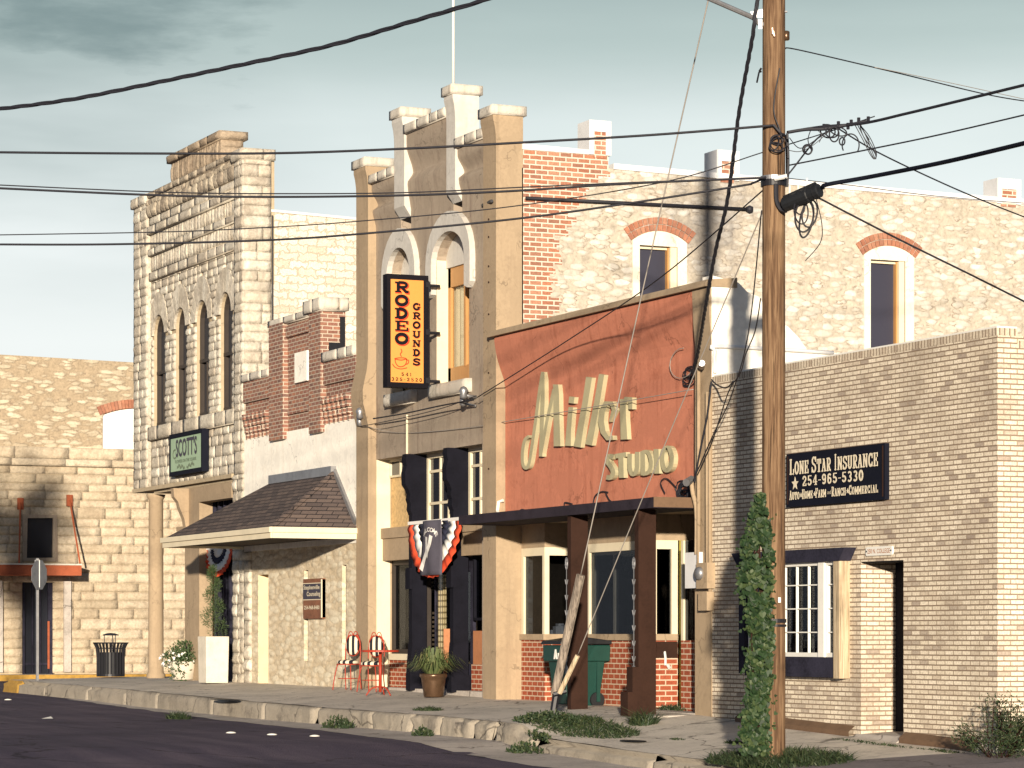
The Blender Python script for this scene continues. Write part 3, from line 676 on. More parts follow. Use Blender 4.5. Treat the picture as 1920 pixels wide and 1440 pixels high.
# sill band, string courses and tooled friezes
cn_ = MB()
def band(z0, z1, proud, w0=.5, w1=1.1, u0=PL, u1=PR, tool=False, bulge=.03):
    cn_.box(u0, u1, .12 - proud + .03, .2, z0, z1)
    stones(cn_, f, [z0, z1], lambda z: [(u0, u1)], w0, w1, bulge, .12 - proud + .03, .006, tool)
band(6.17, 6.49, .13, .7, 1.3)
cn_.build('sill_band', M['scott'], t, smooth=True)
cn_ = MB()
band(10.02, 10.22, .10, .5, .9, bulge=.02); band(10.26, 10.62, .035, .16, .26, tool=True, bulge=.03); band(10.62, 10.78, .12, .5, .9, bulge=.02)
band(10.80, 11.14, .05, .16, .26, tool=True, bulge=.03); band(11.14, 11.32, .15, .6, 1.0, bulge=.02); band(11.36, 11.54, .09, .6, 1.1, bulge=.02)
cn_.build('string_course', M['scott'], t, smooth=True)
cn_ = MB()
band(11.54, 11.80, .05, .3, .5, bulge=.07); band(11.80, 12.0, .10, .16, .3, tool=True, bulge=.06); band(12.0, 12.14, .15, .5, .9, bulge=.05)
stones(cn_, f, [11.55, 11.9], lambda z: [(PL, PR)], .25, .45, .06, .04)
cn_.build('parapet_frieze', M['scott_dark'], t, smooth=True)
for a, b in ((SX0 - .06, PL + .08), (PR - .1, SX1 + .06)):
    y1 = .74; cp = MB()
    stones(cp, f, [11.9, 12.14], lambda z: [(a, b)], .5, .9, .04, -.05); cp.box(a, b, -.03, y1, 11.9, 12.14)
    stones(cp, fX(b), [11.9, 12.14], lambda z: [(-.03, y1)], .4, .8, .04, 0)
    cp.build('pier_cap', M['scott'], t, smooth=True)
pd = MB(); u0, u1 = fx(314), fx(407)
pd.box(u0, u1, .10, .62, 12.1, 12.62)
stones(pd, f, [12.1, 12.62], lambda z: [(u0, u1)], .15, .24, .04, .10, .006, True)
stones(pd, fX(u1), [12.1, 12.28, 12.45, 12.62], lambda z: [(.12, .62)], .5, .5, .03, 0)
stones(pd, f, [12.62, 12.80], lambda z: [(u0 - .1, u1 + .1)], .5, .9, .05, .02); pd.box(u0 - .1, u1 + .1, .03, .7, 12.62, 12.80)
stones(pd, fX(u1 + .1), [12.62, 12.80], lambda z: [(.03, .7)], .6, .7, .05, 0)
pd.build('pediment_block', M['scott_ped'], t, smooth=True)
# rear part of the right side wall, of roughly squared stone, with a thin flashing
sw = MB(); sw.prism([(.66, .3), (16, .3), (16, 10.3), (.66, 10.78)], .06, .5, fX(SX1)); sw.build('side_wall', M['rubble_mid'], t)
fl = MB(); fl.prism([(.66, 10.785), (16, 10.305), (16, 10.36), (.66, 10.84)], .03, .53, fX(SX1)); fl.build('flashing', M['bright_steel'], t)
dp = MB(); dp.tube([(SX1 + .02, .68, 10.7), (SX1 + .02, .68, 7.3)], .018, 5); dp.build('lightning_wire', M['cable'], t)
lf = MB(); lf.box(SX0 + .02, SX0 + .5, 4.6, 16, .3, 10.2); lf.build('left_wall', M['lime_mortar'], t)
for a, b in wins:
    w = MB(); d = WD + .02; c = (a + b) / 2
    rib(w, [(a + .03, ZS)] + [(x, z) for x, z in arc_pts(a + .03, b - .03, ZA - .5, .47)] + [(b - .03, ZS)], .08, f, d - .09, d)
    w.box(a, b, d - .1, d, 7.75, 7.83); w.box(c - .02, c + .02, d - .08, d, ZS, 7.8); w.box(a, b, d - .1, d, ZS, ZS + .09)
    wo_ = w.build('window', M['dark_frame'], t)
    g = MB(); g.prism([(a, ZS)] + [(b, ZS)] + arc_pts(a, b, ZA - .47, .47)[::-1], d + .003, d + .02, f); g.build('pane', M['glass'], wo_)
# shop front on the ground floor: lintel, open corner with a round column, timber pilaster, high window
ln = MB(); ln.box(SX0 - .02, fx(434) + .05, -.02, .5, zL - .09, zL); ln.box(fx(281), fx(434), .1, 4.5, zL - .16, zL - .1); ln.build('lintel', M['lime_mortar'], t)
xc = (fx(281, .25) + fx(304, .25)) / 2; cl = MB(); rr = .185
cl.lathe([(.23, .40), (.23, .52), (rr, .58), (rr * .97, 2.5), (rr * .94, zL - .30), (.21, zL - .24), (.23, zL - .17)], (xc, .25, 0), 24, True)
cl.build('column', M['tan'], t, smooth=True)
pl = MB(); a, b = fx(345), fx(372); pl.box(a, b, .02, .35, .42, zL - .17)
pl.prism([(-.35, zL - .18), (.02, zL - .18), (.02, zL - 1.25), (-.05, zL - 1.1), (-.08, zL - .9), (-.2, zL - .62), (-.23, zL - .5), (-.33, zL - .38)], a + .08, a + .3, lambda u, v, d: (d, u, v))
pl.build('pilaster', M['tan'], t)
bm_ = MB(); bm_.box(fx(372), fx(434), .0, .3, 4.52, zL - .18); bm_.box(fx(304), a, .35, .5, 3.95, 4.05); bm_.build('shop_beam', M['tan'], t)
sf = MB()                                                   # high transom lights, striped by their frames
for k in range(7): x = fx(372) + (fx(434) - fx(372)) * k / 6; sf.box(x - .035, x + .035, .34, .42, .9, 4.52)
sf.box(fx(372), fx(434), .34, .42, 2.95, 3.1); sf.box(fx(372), fx(434), .34, .45, .42, .95)
wo_ = sf.build('shop_window', M['navy_wood'], t)
g = MB(); g.box(fx(372), fx(434), .43, .45, .95, 4.52); g.build('pane', M['glass'], wo_)
cu = MB()
for k in range(9):
    x = fx(374) + (fx(432) - fx(374)) * k / 9; cu.box(x, x + .17, .50 + .02 * (k % 2), .53 + .02 * (k % 2), 3.1, 4.5)
cu.build('curtain', M['tan'], t)
ent = MB()                                                  # set back corner entrance behind the column
for k in range(5): y = .8 + k * .75; ent.box(-33.62, -33.52, y - .05, y + .05, 3.95, zL - .18)
ent.box(-33.64, -33.5, .5, 4.4, .4, .95); ent.box(-33.64, -33.5, .5, 4.4, 2.9, 3.05); ent.box(-33.64, -33.5, .5, 4.4, 3.9, 4.0)
wo_ = ent.build('entrance_window', M['navy_wood'], t)
g = MB(); g.box(-33.59, -33.57, .5, 4.4, .95, zL - .18); g.build('pane', M['glass'], wo_)
ew = MB(); ew.box(-37.4, -33.4, 4.45, 4.7, .3, zL - .1); ew.build('entrance_wall', M['tan_dark'], t)

# ------------------------------------------------------------------ low middle building: brick parapet, white band, stone front, hipped awning
MX0, MX1 = -29.28, -22.42
t = thing('brick_parapet_shop', 'single storey shop with crumbling brick parapet, white band and warm stone front', 'building', (-25.9, 0, .43))
zw = 5.95
core = MB(); core.box(MX0, MX1, .06, .45, zw - .25, 7.0); core.box(fx(508), fx(604), .05, .45, 7.0, 8.02)
core.build('parapet', M['old_brick'], t)
pp = MB()
for a, b in ((fx(509), fx(535)), (fx(584), fx(606))): pp.box(a, b, -.06, .06, zw - .35, 8.05)
pp.box(MX0, fx(509), .0, .06, 6.55, 7.0); pp.box(fx(606), MX1, .0, .06, 6.55, 7.0); pp.box(fx(535), fx(584), .0, .05, 7.72, 7.95)
pp.box(fx(584), fx(606), .0605, .48, 7.02, 8.05); pp.box(fx(537), fx(582), .02, .06, 6.1, 6.16)
pp.build('brick_pier', M['old_brick'], t)
for k in range(13):                                         # small hanging corbels
    if 6 <= k < 7: continue
    x = (fx(461) + k * .27) if k < 6 else fx(608) + (k - 7) * .265
    if x > MX1 - .15: continue
    cb = MB()
    for q, (w, h0, h1, pr_) in enumerate([(.15, 6.32, 6.44, .13), (.13, 6.18, 6.30, .10), (.11, 6.04, 6.16, .075), (.08, 5.90, 6.02, .05)]): cb.box(x - w / 2, x + w / 2, .06 - pr_, .062, h0 - .16, h1 - .155)
    cb.build('corbel', M['old_brick'], t)
cs = MB()
def coping(u0, u1, z, h=.16, d0=-.05, d1=.5): stones(cs, fY, [z, z + h], lambda q: [(u0, u1)], .5, 1.0, .022, d0); cs.box(u0, u1, d0 + .02, d1, z, z + h)
coping(MX0, fx(507), 7.0); coping(fx(506), fx(580), 8.02, .14); coping(fx(578), fx(611), 8.06, .26, -.12, .5); coping(fx(606), MX1, 7.0, .2)
stones(cs, fX(fx(611)), [8.06, 8.32], lambda q: [(-.1, .5)], .3, .6, .04, 0)
cs.build('coping', M['cap_stone'], t, smooth=True)
pk = MB(); pk.box(fx(553), fx(576), -.01, .05, 6.72, 7.34); pk.build('plaque', M['white_wall'], t)
ho = MB(); ho.box(fx(606) - .01, fx(606) + .012, .36, .47, 7.2, 7.95); ho.box(fx(606) - .01, fx(606) + .011, .12, .36, 7.25, 7.42); ho.build('roof_scupper', M['black'], t)
wl = MB(); wl.box(MX0, MX1, .03, .45, 3.3, zw - .2); wl.build('white_band', M['white_wall'], t)
tr = MB(); tr.box(MX0, MX1, .42, 14, 5.4, 5.6); tr.build('roof', M['gutter'], t)
# stone front with a deep doorway and two narrow slots
jx0 = fx(480); dw = .66; dz = 2.78
lo_ = MB(); s1a, s2a = fx(566), fx(637)
wall_open(lo_, MX0, MX1, .3, 3.3, .05, .70, fY, [(jx0, jx0 + dw, .3, dz, 0), (s1a, s1a + .24, .95, 2.82, 0), (s2a, s2a + .24, .95, 2.88, 0)])
lo_.build('stone_front', M['rubble_small'], t)
qn = MB(); stones(qn, fY, courses(.42, 3.3, .22, .32), lambda z: [(MX0 + .02, fx(468))], .5, .6, .05, .02); qn.build('quoin', M['scott'], t, smooth=True)
dj = MB(); dj.box(jx0 + .001, jx0 + .012, .06, .70, .44, dz - .001); dj.build('door_lining', M['door_cream'], t)
do = MB(); do.box(jx0, jx0 + dw, .62, .68, .44, dz); do_ = do.build('door', M['door_cream'], t)
hd = MB(); hd.lathe([(.03, -.03), (.035, 0), (.03, .03)], (jx0 + dw - .1, .59, 1.4), 10); hd.build('handle', M['steel'], do_)
for a in (s1a, s2a):
    w = MB(); w.box(a, a + .24, .13, .2, .95, 2.85); wq = w.build('slot_window', M['dark_frame'], t)
    g = MB(); g.box(a + .04, a + .2, .115, .128, 1.0, 2.8); g.build('pane', M['glass'], wq)
# awning
zr, ze = 4.74, 3.57; e1 = -22.40; ey = sy(510, e1); ru0, ru1 = fx(512), fx(627); e0 = fx(307, ey)
aw = MB()
A_, B_, C_, D_ = (e0, ey, ze), (e1, ey, ze), (ru1, -.0, zr), (ru0, -.0, zr); E_, G_ = (e0, .03, ze), (e1, .03, ze)
aw.add([A_, B_, C_, D_, E_, G_], [(0, 1, 2, 3), (1, 5, 2), (0, 3, 4)])
# underside thickness
k = -.06; aw.add([(p[0], p[1], p[2] + k) for p in (A_, B_, C_, D_, E_, G_)], [(3, 2, 1, 0), (2, 5, 1), (4, 3, 0)])
aw.build('awning_roof', M['shingle'], t, recalc=False)
hp = MB(); hp.tube([B_, C_], .055, 6); hp.build('hip_cap', M['shingle'], t)
rf = MB(); rf.box(ru0 - .05, ru1 + .03, -.09, .03, zr - .05, zr + .13); rf.prism([(0, zr + .02), (.0, zr + .12), (ey * .02, zr + .12)], ru0, ru1, lambda u, v, d: (d, u, v))
rf.tube([(ru1, .0, zr + .05), (e1 - .02, .0, ze + .12)], .05, 5); rf.build('ridge_flashing', M['steel'], t)
fa = MB()
for (pr_, z0, z1) in ((.0, ze - .20, ze - .09), (.04, ze - .09, ze + .015)):
    fa.box(e0 - pr_, e1 + pr_, ey - .03 - pr_, ey, z0, z1); fa.box(e1 - .0, e1 + .03 + pr_, ey - .002, .03, z0, z1); fa.box(e0 - .03 - pr_, e0, ey - .002, .03, z0, z1)
fa.build('fascia', M['cream_paint'], t)
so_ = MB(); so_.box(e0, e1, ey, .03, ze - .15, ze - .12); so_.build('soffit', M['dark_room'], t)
# ------------------------------------------------------------------ tan two storey coffee house with stepped parapet
RX0, RX1 = -22.39, -15.58; RP = .17                         # RP: face of the wall between the piers
t = thing('stepped_parapet_building', 'tall tan stucco building with stepped parapet, pale pilasters and two arched windows', 'building', (-19, 0, .42))
p0, p1 = fx(690), fx(906)                                    # inner edges of the two end piers
def pier(u0, u1, ztop, mat, name, y0=0.0, y1=.5, flare=.055, bump=False, zb=.3, dcap=.05, hcap=.17, side=.0):
    """a pier with a coved flare below its cap; the profile is the street side"""
    prof = [(y0, zb)]
    if bump: prof += [(y0, fz(668, 800)), (y0 - .10, fz(668, 762)), (y0 - .11, fz(668, 735)), (y0 - .03, fz(668, 700)), (y0, fz(668, 678))]
    prof += [(y0, ztop - .48), (y0 - flare * .12, ztop - .34), (y0 - flare * .45, ztop - .20), (y0 - flare, ztop - .08), (y0 - flare, ztop), (y1, ztop), (y1, zb)]
    mb = MB(); mb.prism([(a, b) for a, b in prof], u0, u1, lambda u, v, d: (d, u, v)); o = mb.build(name, mat, t)
    cb = MB(); stones(cb, fY, [ztop, ztop + hcap], lambda q: [(u0 - dcap, u1 + dcap)], .9, 1.5, .014, y0 - flare - dcap + .02)
    cb.box(u0 - dcap, u1 + dcap, y0 - flare - dcap + .02, y1 + dcap, ztop, ztop + hcap)
    stones(cb, fX(u1 + dcap), [ztop, ztop + hcap], lambda q: [(y0 - flare - dcap + .02, y1 + dcap)], .9, 1.5, .014, 0)
    cb.build('pier_cap', M['cap_stone'], t, smooth=True)
zsof = 4.90
pier(RX0, p0, 10.62, M['tan'], 'end_pier', bump=True)
pier(p1, RX1, 10.60, M['tan'], 'end_pier', y1=.52)
# pale pilasters that start as pendants over the windows
q0, q1, q2, q3 = fx(739, .03), fx(758, .03), fx(837, .03), fx(853.5, .03)
for a, b, zt, zb in ((q0, q1, fz(757, 218, .03), fz(752, 405, .03)), (q2, q3, fz(850, 177, .03), fz(853, 374, .03))):
    pier(a, b, zt, M['stucco_light'], 'pilaster', y0=.03, y1=.50, flare=.05, zb=zb + .18, dcap=.055, hcap=.17)
    pe = MB(); pe.prism([(.03, zb + .18), (.165, zb - .02), (.165, zb + .18)], a, b, lambda u, v, d: (d, u, v)); pe.build('pendant', M['stucco_light'], t)
# coved wall bays between the pilasters
def bay2(u0, u1, zt):
    prof = []; H_b = zt - 9.35; n = 36
    for k in range(n + 1):
        a = k / n
        if a < .12: y = .075
        elif a < .46: y = .075 + .135 * (1 - math.cos((a - .12) / .34 * math.pi)) / 2
        elif a < .56: y = .21 - .115 * (a - .46) / .10
        elif a < .96: y = .095 + .075 * (1 - math.cos((a - .56) / .40 * math.pi)) / 2
        else: y = RP
        prof.append((y, zt - H_b * a))
    prof += [(RP, 9.1), (.45, 9.1), (.45, zt)]
    mb = MB(); mb.prism(prof, u0, u1, lambda u, v, d: (d, u, v)); mb.build('parapet_bay', M['tan_dark'], t)
    cb = MB(); stones(cb, fY, [zt, zt + .17], lambda q: [(u0, u1)], .35, .7, .02, .0); cb.box(u0, u1, .012, .5, zt, zt + .17)
    cb.build('coping', M['cap_stone'], t, smooth=True)
bay2(p0, q0, 10.26); bay2(q1, q2, 10.95); bay2(q3, p1, 10.30)
# the wall with its two arched windows
wa = (fx(734, RP), fx(777, RP)); wbx = (fx(818, RP), fx(880, RP))
zsil = fz(818, 735, RP) + .12; zcr = fz(853, 433, RP); rise = .52
ops = [(wa[0], wa[1], zsil, zcr, rise), (wbx[0], wbx[1], zsil, zcr, rise)]
wb = MB(); wall_open(wb, p0, p1, zsof, 9.1, RP, .48, fY, ops)
wb.build('front_wall', M['tan_dark'], t)
for (a, b) in (wa, wbx):
    c = (a + b) / 2; hw = (b - a) / 2
    hm = MB(); n = 14; zs = zcr - rise; R1 = hw + .27; R2 = rise + .37
    inner = [(c - hw * math.cos(math.pi * i / n), zs + rise * math.sin(math.pi * i / n)) for i in range(n + 1)]
    outer = [(c - R1 * math.cos(math.pi * i / n), zs + R2 * math.sin(math.pi * i / n)) for i in range(n + 1)]
    poly = [(a, zs - .55), (a - .14, zs - .60), (a - .27, zs - .5)] + outer + [(b + .27, zs - .5), (b + .14, zs - .60), (b, zs - .55)] + inner[::-1]
    hm.prism(poly, .06, RP + .002, fY); hm.build('hood_mould', M['stucco_light'], t)
    sl_ = MB(); stones(sl_, fY, [zsil - .24, zsil], lambda q: [(a - .12, b + .12)], 2, 3, .04, .05, nx=12); sl_.box(a - .12, b + .12, .06, .48, zsil - .24, zsil)
    sl_.build('sill', M['cap_stone'], t, smooth=True)
    w = MB(); jm = MB(); jm.box(a + .002, a + .02, RP + .005, .44, zsil, zs + .1); jm.build('jamb', M['cream_paint'], t)
    tp = MB(); tp.prism([(a, zs - .06), (b, zs - .06)] + arc_pts(a, b, zs, rise)[::-1], .36, .42, fY); tp.build('tympanum', M['stucco_light'], t)
    for x0_, x1_ in ((a, a + .14), (b - .14, b)): w.box(x0_, x1_, .40, .47, zsil, zs - .06)
    w.box(a, b, .40, .47, zsil, zsil + .32); w.box(a, b, .40, .47, zs - .42, zs - .06); w.box(c + .02, c + .10, .385, .47, zsil + .3, zs - .4)
    wq = w.build('window', M['oak'], t)
    g = MB(); g.box(a, b, .445, .45, zsil, zs); g.build('pane', M['clear2'], wq)
    cu = MB()
    n = 26; pts = [(a + (b - a) * i / n, .52 + .03 * math.sin(i * 1.7)) for i in range(n + 1)]
    cu.add([(x, y, z) for z in (zsil, zs) for x, y in pts], [(i, i + 1, n + 2 + i, n + 1 + i) for i in range(n)]); cu.build('curtain', M['cream_paint'], wq, smooth=True)
# side wall toward the shops: brick quoin, lime washed rubble, chimneys
XS = RX1
w1 = (sy(1199, XS), sy(1270, XS)); w2 = (sy(1632, XS), sy(1697, XS)); zw1 = 8.47
y1c, y2c = sy(1103, XS), sy(1140, XS)
sw = MB(); wall_open(sw, .50, 15.0, .3, 9.70, .0, .45, fX(XS), [(w1[0], w1[1], 6.2, zw1, 0), (w2[0], w2[1], 6.2, zw1, 0)])
sw.prism([(.5, 9.70), (15, 9.70), (15, 9.66), (y2c, 9.80), (.5, 9.82)], .001, .44, fX(XS))
sw.build('side_wall', M['rubble'], t)
bq = MB(); edge = [(312, 1138), (350, 1112), (370, 1093), (400, 1074), (425, 1063), (442, 1050), (464, 1037), (490, 1043), (512, 1028), (540, 1041), (580, 1043), (640, 1038)]
z = 5.4
while z < 10.02:
    z1_ = z + .085; ypx = HZ - (z + .04 - CAM[2]) / 50.6 * F
    xe = lerp(edge, ypx) if ypx > 312 else 1139
    ye = sy(xe, XS) + random.choice((-.06, 0, .06, .11, -.1))
    if z > 9.72: ye = y2c
    bq.prism([(.522, z), (ye, z), (ye, min(z1_, 10.02)), (.522, min(z1_, 10.02))], -.006, .30, fX(XS)); z = z1_ 
bq.build('brick_quoin', M['red_brick'], t)
pf = MB(); pf.box(XS - .5, XS + .012, .02 + .5, .60, .3, 10.02); 
tf = MB(); tf.prism([(.5, 10.02), (y1c, 10.02), (y1c, 10.10), (.5, 10.12)], -.03, .42, fX(XS))
tf.prism([(y2c + .1, 9.79), (6, 9.74), (15, 9.66), (15, 9.76), (6, 9.84), (y2c + .1, 9.89)], -.03, .47, fX(XS)); tf.build('flashing', M['blue_white'], t)
chs = [(y1c, sy(1144, XS), 10.02, fz(1103, 236, 1.9) , 0), (sy(1342, XS), sy(1384, XS), 9.74, 10.22, 1), (sy(1868, XS), sy(1912, XS), 9.68, 10.10, 1)]
for a, b, z0, z1_, k in chs:
    c = MB(); e = .10
    c.box(XS - .42, XS - .06, a + .006, b - .006, z0 - .2, z1_ + .05); c.build('chimney', M['blue_white'], t)
    c = MB()
    c.prism([(a, z0), (a + e, z0), (a + e, z1_ - .14), (b - e, z1_ - .14), (b - e, z0), (b, z0), (b, z1_ + .06), (a, z1_ + .06)], -.045, .44, fX(XS)); c.build('chimney_frame', M['blue_white'], t)
    c = MB(); c.prism([(a + e, z0 - .05), (b - e, z0 - .05), (b - e, z1_ - .14), (a + e, z1_ - .14)], -.022, .1, fX(XS)); c.build('chimney_brick', M['red_brick'], t)
# side windows
def seg_arc(ua, ub, vs, rise, n=10):
    h = (ub - ua) / 2; R = (h * h + rise * rise) / (2 * rise); th = math.asin(h / R)
    return [((ua + ub) / 2 + R * math.sin(-th + 2 * th * i / n), vs + rise - R + R * math.cos(th - 2 * th * i / n)) for i in range(n + 1)]
for (a, b), pxl in ((w1, 0), (w2, 1)):
    fxs = fX(XS); zb = 6.2
    dkb = b - (.13 if pxl == 0 else .12)
    g = MB(); g.box(XS - .20, XS - .17, a, b, zb, zw1); 
    fr = MB(); fr.box(XS - .3, XS - .02, dkb, b, zb, zw1); fr.box(XS - .18, XS - .10, a, a + .03, zb, zw1); fr.box(XS - .18, XS - .1, a, dkb, zw1 - .05, zw1)
    wq = fr.build('window', M['cream_paint'], t); g.build('screen', M['glass_blue'], wq)
    er = MB(); er.box(XS - .17, XS - .08, dkb - .03, dkb, zb, zw1); er.build('window_edge', M['oak'], wq)
    pla = MB(); pla.prism([(a - .14, zb), (a, zb), (a, zw1), (b, zw1), (b, zb), (b + .19, zb), (b + .19, zw1 + .08)] + seg_arc(a - .14, b + .19, zw1 + .08, .19)[::-1], -.012, .05, fxs)
    pla.build('plaster_surround', M['cream_wall'], t)
    ar = MB(); n = 15; c = (a + b) / 2 + .025; hs_ = (b - a) / 2 + .20; rs_ = .20; Rr = (hs_ ** 2 + rs_ ** 2) / (2 * rs_); th_ = math.asin(hs_ / Rr); zc_ = zw1 + .27 - Rr
    for k0, k1 in ((0, .115), (.128, .245)):
        for i in range(n):
            q0_, q1_ = -th_ + 2 * th_ * (i + .08) / n, -th_ + 2 * th_ * (i + .92) / n
            ar.prism([(c + (Rr + kk) * math.sin(q), zc_ + (Rr + kk) * math.cos(q)) for q, kk in ((q0_, k0), (q1_, k0), (q1_, k1), (q0_, k1))], -.022, .02, fxs)
    M.setdefault('arch_red', stone('arch brick', [(.32, .13, .08), (.40, .18, .11), (.28, .125, .085), (.44, .22, .14)], .3, (.15, .08, .06), .5))
    ar.build('brick_arch', M['arch_red'], t)
# body behind, roof
bd = MB(); bd.box(RX0 + .02, RX0 + .3, .5, 15, .3, 9.6); bd.box(RX0 + .3, RX1 - .46, .48, 15, 9.2, 9.35); bd.box(RX0 + .3, RX1 - .46, 14.6, 15, .3, 9.2); bd.build('rear_wall', M['tan_dark'], t)
fl_ = MB(); fl_.box(RX0 + .3, RX1 - .46, .48, 14.6, zsof - .02, zsof + .25); fl_.build('upper_floor', M['dark_room'], t)
# flagpole on the tall pilaster
fpz = fz(850, 161, .2); fp = MB(); fx_ = fx(850, .22); fp.tube([(fx_, .22, fpz - .1), (fx_, .22, fpz + 3.6)], [.028, .02], 8); fp.build('flagpole', M['white'], t, smooth=True)
# conduit rod strapped to the side wall
rd = MB(); rd.tube([(XS + .05, sy(984, XS), sz(984, 372, XS)), (XS + .05, sy(1403, XS), sz(1403, 393, XS))], .032, 6); rd.lathe([(.01, -.07), (.07, -.04), (.07, .04), (.01, .07)], (XS + .05, sy(1403, XS), sz(1403, 393, XS)), 10); rd.build('wall_conduit', M['cable'], t, smooth=True)
rb = MB(); rb.tube([(fx(907, RP), RP - .02, fz(907, 385, RP)), (fx(927, 0), -.05, fz(927, 377, 0))], .03, 6); rb.build('bracket_rod', M['black'], t)
# ground floor shop front
gx0, gx1 = fx(705, RP), fx(904, RP); GP = .46
st = MB(); st.box(gx0 + .003, gx0 + .02, RP + .005, GP, .3, zsof); st.build('jamb', M['cream_paint'], t)
rw = MB(); rw.box(gx1, p1, RP + .001, GP, .3, zsof); rw.build('right_jamb', M['tan_dark'], t)
fl_ = MB(); fl_.box(p0, p1, RP + .02, 8, .25, .47); fl_.build('threshold', M['gutter'], t)
cxs = []
for px0 in (766.5, 843.5):
    a = fx(px0, .14); b = a + .16; cxs.append((a, b)); zt = zsof
    c = MB(); c.box(a, b, .14, .44, .44, zt)
    c.prism([(.14, zt), (.02, zt), (.0, zt - .10), (.03, zt - .22), (-.01, zt - .36), (.0, zt - .58), (.07, zt - .68), (.10, zt - .76), (.08, zt - .86), (.11, zt - .94), (.10, zt - 1.05), (.14, zt - 1.15)], a - .02, b + .02, lambda u, v, d: (d, u, v))
    c.box(a - .03, b + .03, .09, .46, .44, .75); c.prism([(.09, .75), (.14, 1.35), (.14, .75)], a - .02, b + .02, lambda u, v, d: (d, u, v))
    c.box(a - .03, b + .03, .08, .14, 2.35, 2.75)
    c.build('column', M['navy'], t)
zt0, zt1 = 2.93, 3.56
xm = [gx0, cxs[0][0], cxs[0][1], cxs[1][0], cxs[1][1], gx1]
tb = MB()
for u0, u1 in ((xm[0], xm[1]), (xm[2], xm[3]), (xm[4], xm[5])):
    tb.box(u0, u1, .30, .60, zt0, zt1 - .2); tb.box(u0, u1, .26, .60, zt1 - .2, zt1)
tb.build('transom_beam', M['tan'], t)
# upper lights: one boarded, two glazed
ob = MB(); ob.box(xm[0], xm[1], GP + .03, GP + .06, zt1, 4.55); ob.build('board', M['osb'], t)
def lights(u0, u1, z0, z1, cols, rws, name='window', m='cream_paint', yy=GP, fr=.09, mw=.035, pm='glass', low=False):
    w = MB(); w.box(u0, u0 + fr, yy - .02, yy + .08, z0, z1); w.box(u1 - fr, u1, yy - .02, yy + .08, z0, z1); w.box(u0 + fr, u1 - fr, yy - .02, yy + .08, z0, z0 + fr); w.box(u0 + fr, u1 - fr, yy - .02, yy + .08, z1 - fr, z1)
    for k in cols: x = u0 + (u1 - u0) * k; w.box(x - mw / 2, x + mw / 2, yy - .005, yy + .06, z0 + fr, z1 - fr)
    for k in rws: z = z0 + (z1 - z0) * k; w.box(u0 + fr, u1 - fr, yy - .008, yy + .062, z - mw / 2, z + mw / 2)
    wq = w.build(name, M[m], t); g = MB(); g.box(u0 + fr * .5, u1 - fr * .5, yy + .03, yy + .04, z0 + .02, z1 - .02); g.build('pane', M[pm], wq); return wq
lights(xm[0], xm[1], 4.55, zsof, (.3, .6), (), fr=.04)
lights(xm[2], xm[3] + .0, zt1, zsof, (.33, .55), (.3, .75), mw=.05)
lights(xm[4], xm[5], zt1, zsof, (.4, .7), (.3, .75), mw=.05)
# lower shop window, door between the columns, right hand bay
GL = lights(xm[0] + .0, xm[1], 1.12, zt0, (), (), yy=.52, fr=.09, pm='clear', m='dark_frame')
bl = MB(); bl.box(xm[0], xm[1], .44, .70, .44, 1.0); bl.build('bulkhead', M['shop_brick'], t)
sl_ = MB(); sl_.box(xm[0], xm[1], .40, .70, 1.0, 1.12); sl_.build('window_sill', M['cream_paint'], t)
bi = MB()
for k in range(20):
    z = 1.2 + k * .085
    if not (8 < k < 13): bi.box(xm[0] + .35 + .1 * math.sin(k), xm[1], .78, .80, z, z + .045)
bi.build('blind', M['interior'], t)
dr = MB(); dx0, dx1 = xm[2], xm[3]; yd = .60
dr.box(dx0, dx0 + .02, yd, yd + .06, .46, 3.0); dr.box(dx1 - .12, dx1, yd, yd + .06, .46, 3.0); dr.box(dx0 + .02, dx1 - .12, yd, yd + .06, 2.65, 3.0); dr.box(dx0 + .02, dx1 - .12, yd, yd + .06, .46, .95)
do_ = dr.build('door', M['navy_wood'], t)
g = MB(); g.box(dx0 + .02, dx1 - .12, yd + .02, yd + .035, .95, 2.65); g.build('pane', M['clear2'], do_)
def plaid():
    s = NT('plaid curtain'); s.uv(); fr1 = s.math('FRACT', s.math('MULTIPLY', s.px, 9.0)); fr2 = s.math('FRACT', s.math('MULTIPLY', s.pz, 9.0))
    a = s.ramp(fr1, [(.30, 1.0), (.36, 0.0)]); b = s.ramp(fr2, [(.30, 1.0), (.36, 0.0)])
    k = s.math('ADD', s.math('MULTIPLY', a, .5), s.math('MULTIPLY', b, .5)); return s.fin(s.ramp(k, [(.0, (.66, .56, .36)), (.5, (.26, .2, .1)), (1.0, (.10, .08, .05))]), .9)
M['plaid'] = plaid()
cq = MB(); n = 24; pts = [(fx(808, yd) + (fx(829, yd) - fx(808, yd)) * i / n, yd + .09 + .02 * math.sin(i * 1.3)) for i in range(n + 1)]
cq.add([(x, y, z) for z in (.95, 2.62) for x, y in pts], [(i, i + 1, n + 2 + i, n + 1 + i) for i in range(n)]); cq.build('plaid_curtain', M['plaid'], t, smooth=True)
rp = MB(); a = fx(835, .5); rp.box(a, a + .03, .46, .72, .75, 1.60); rp.build('red_panel', M['terracotta'], t)
rb2 = MB(); rb2.box(xm[4], xm[5], .50, .70, .44, .95); rb2.build('bulkhead', M['shop_brick'], t)
rp = MB(); rp.box(xm[4] + .1, xm[5], .49, .52, .95, 1.56); rp.build('red_notice', M['terracotta'], t)
lights(xm[4], xm[5], 1.75, zt0, (), (), yy=.55, fr=.05, m='navy', pm='clear')
bi = MB()
for k in range(22): bi.box(xm[4] + .35, xm[5], .72, .74, 1.85 + k * .05, 1.878 + k * .05)
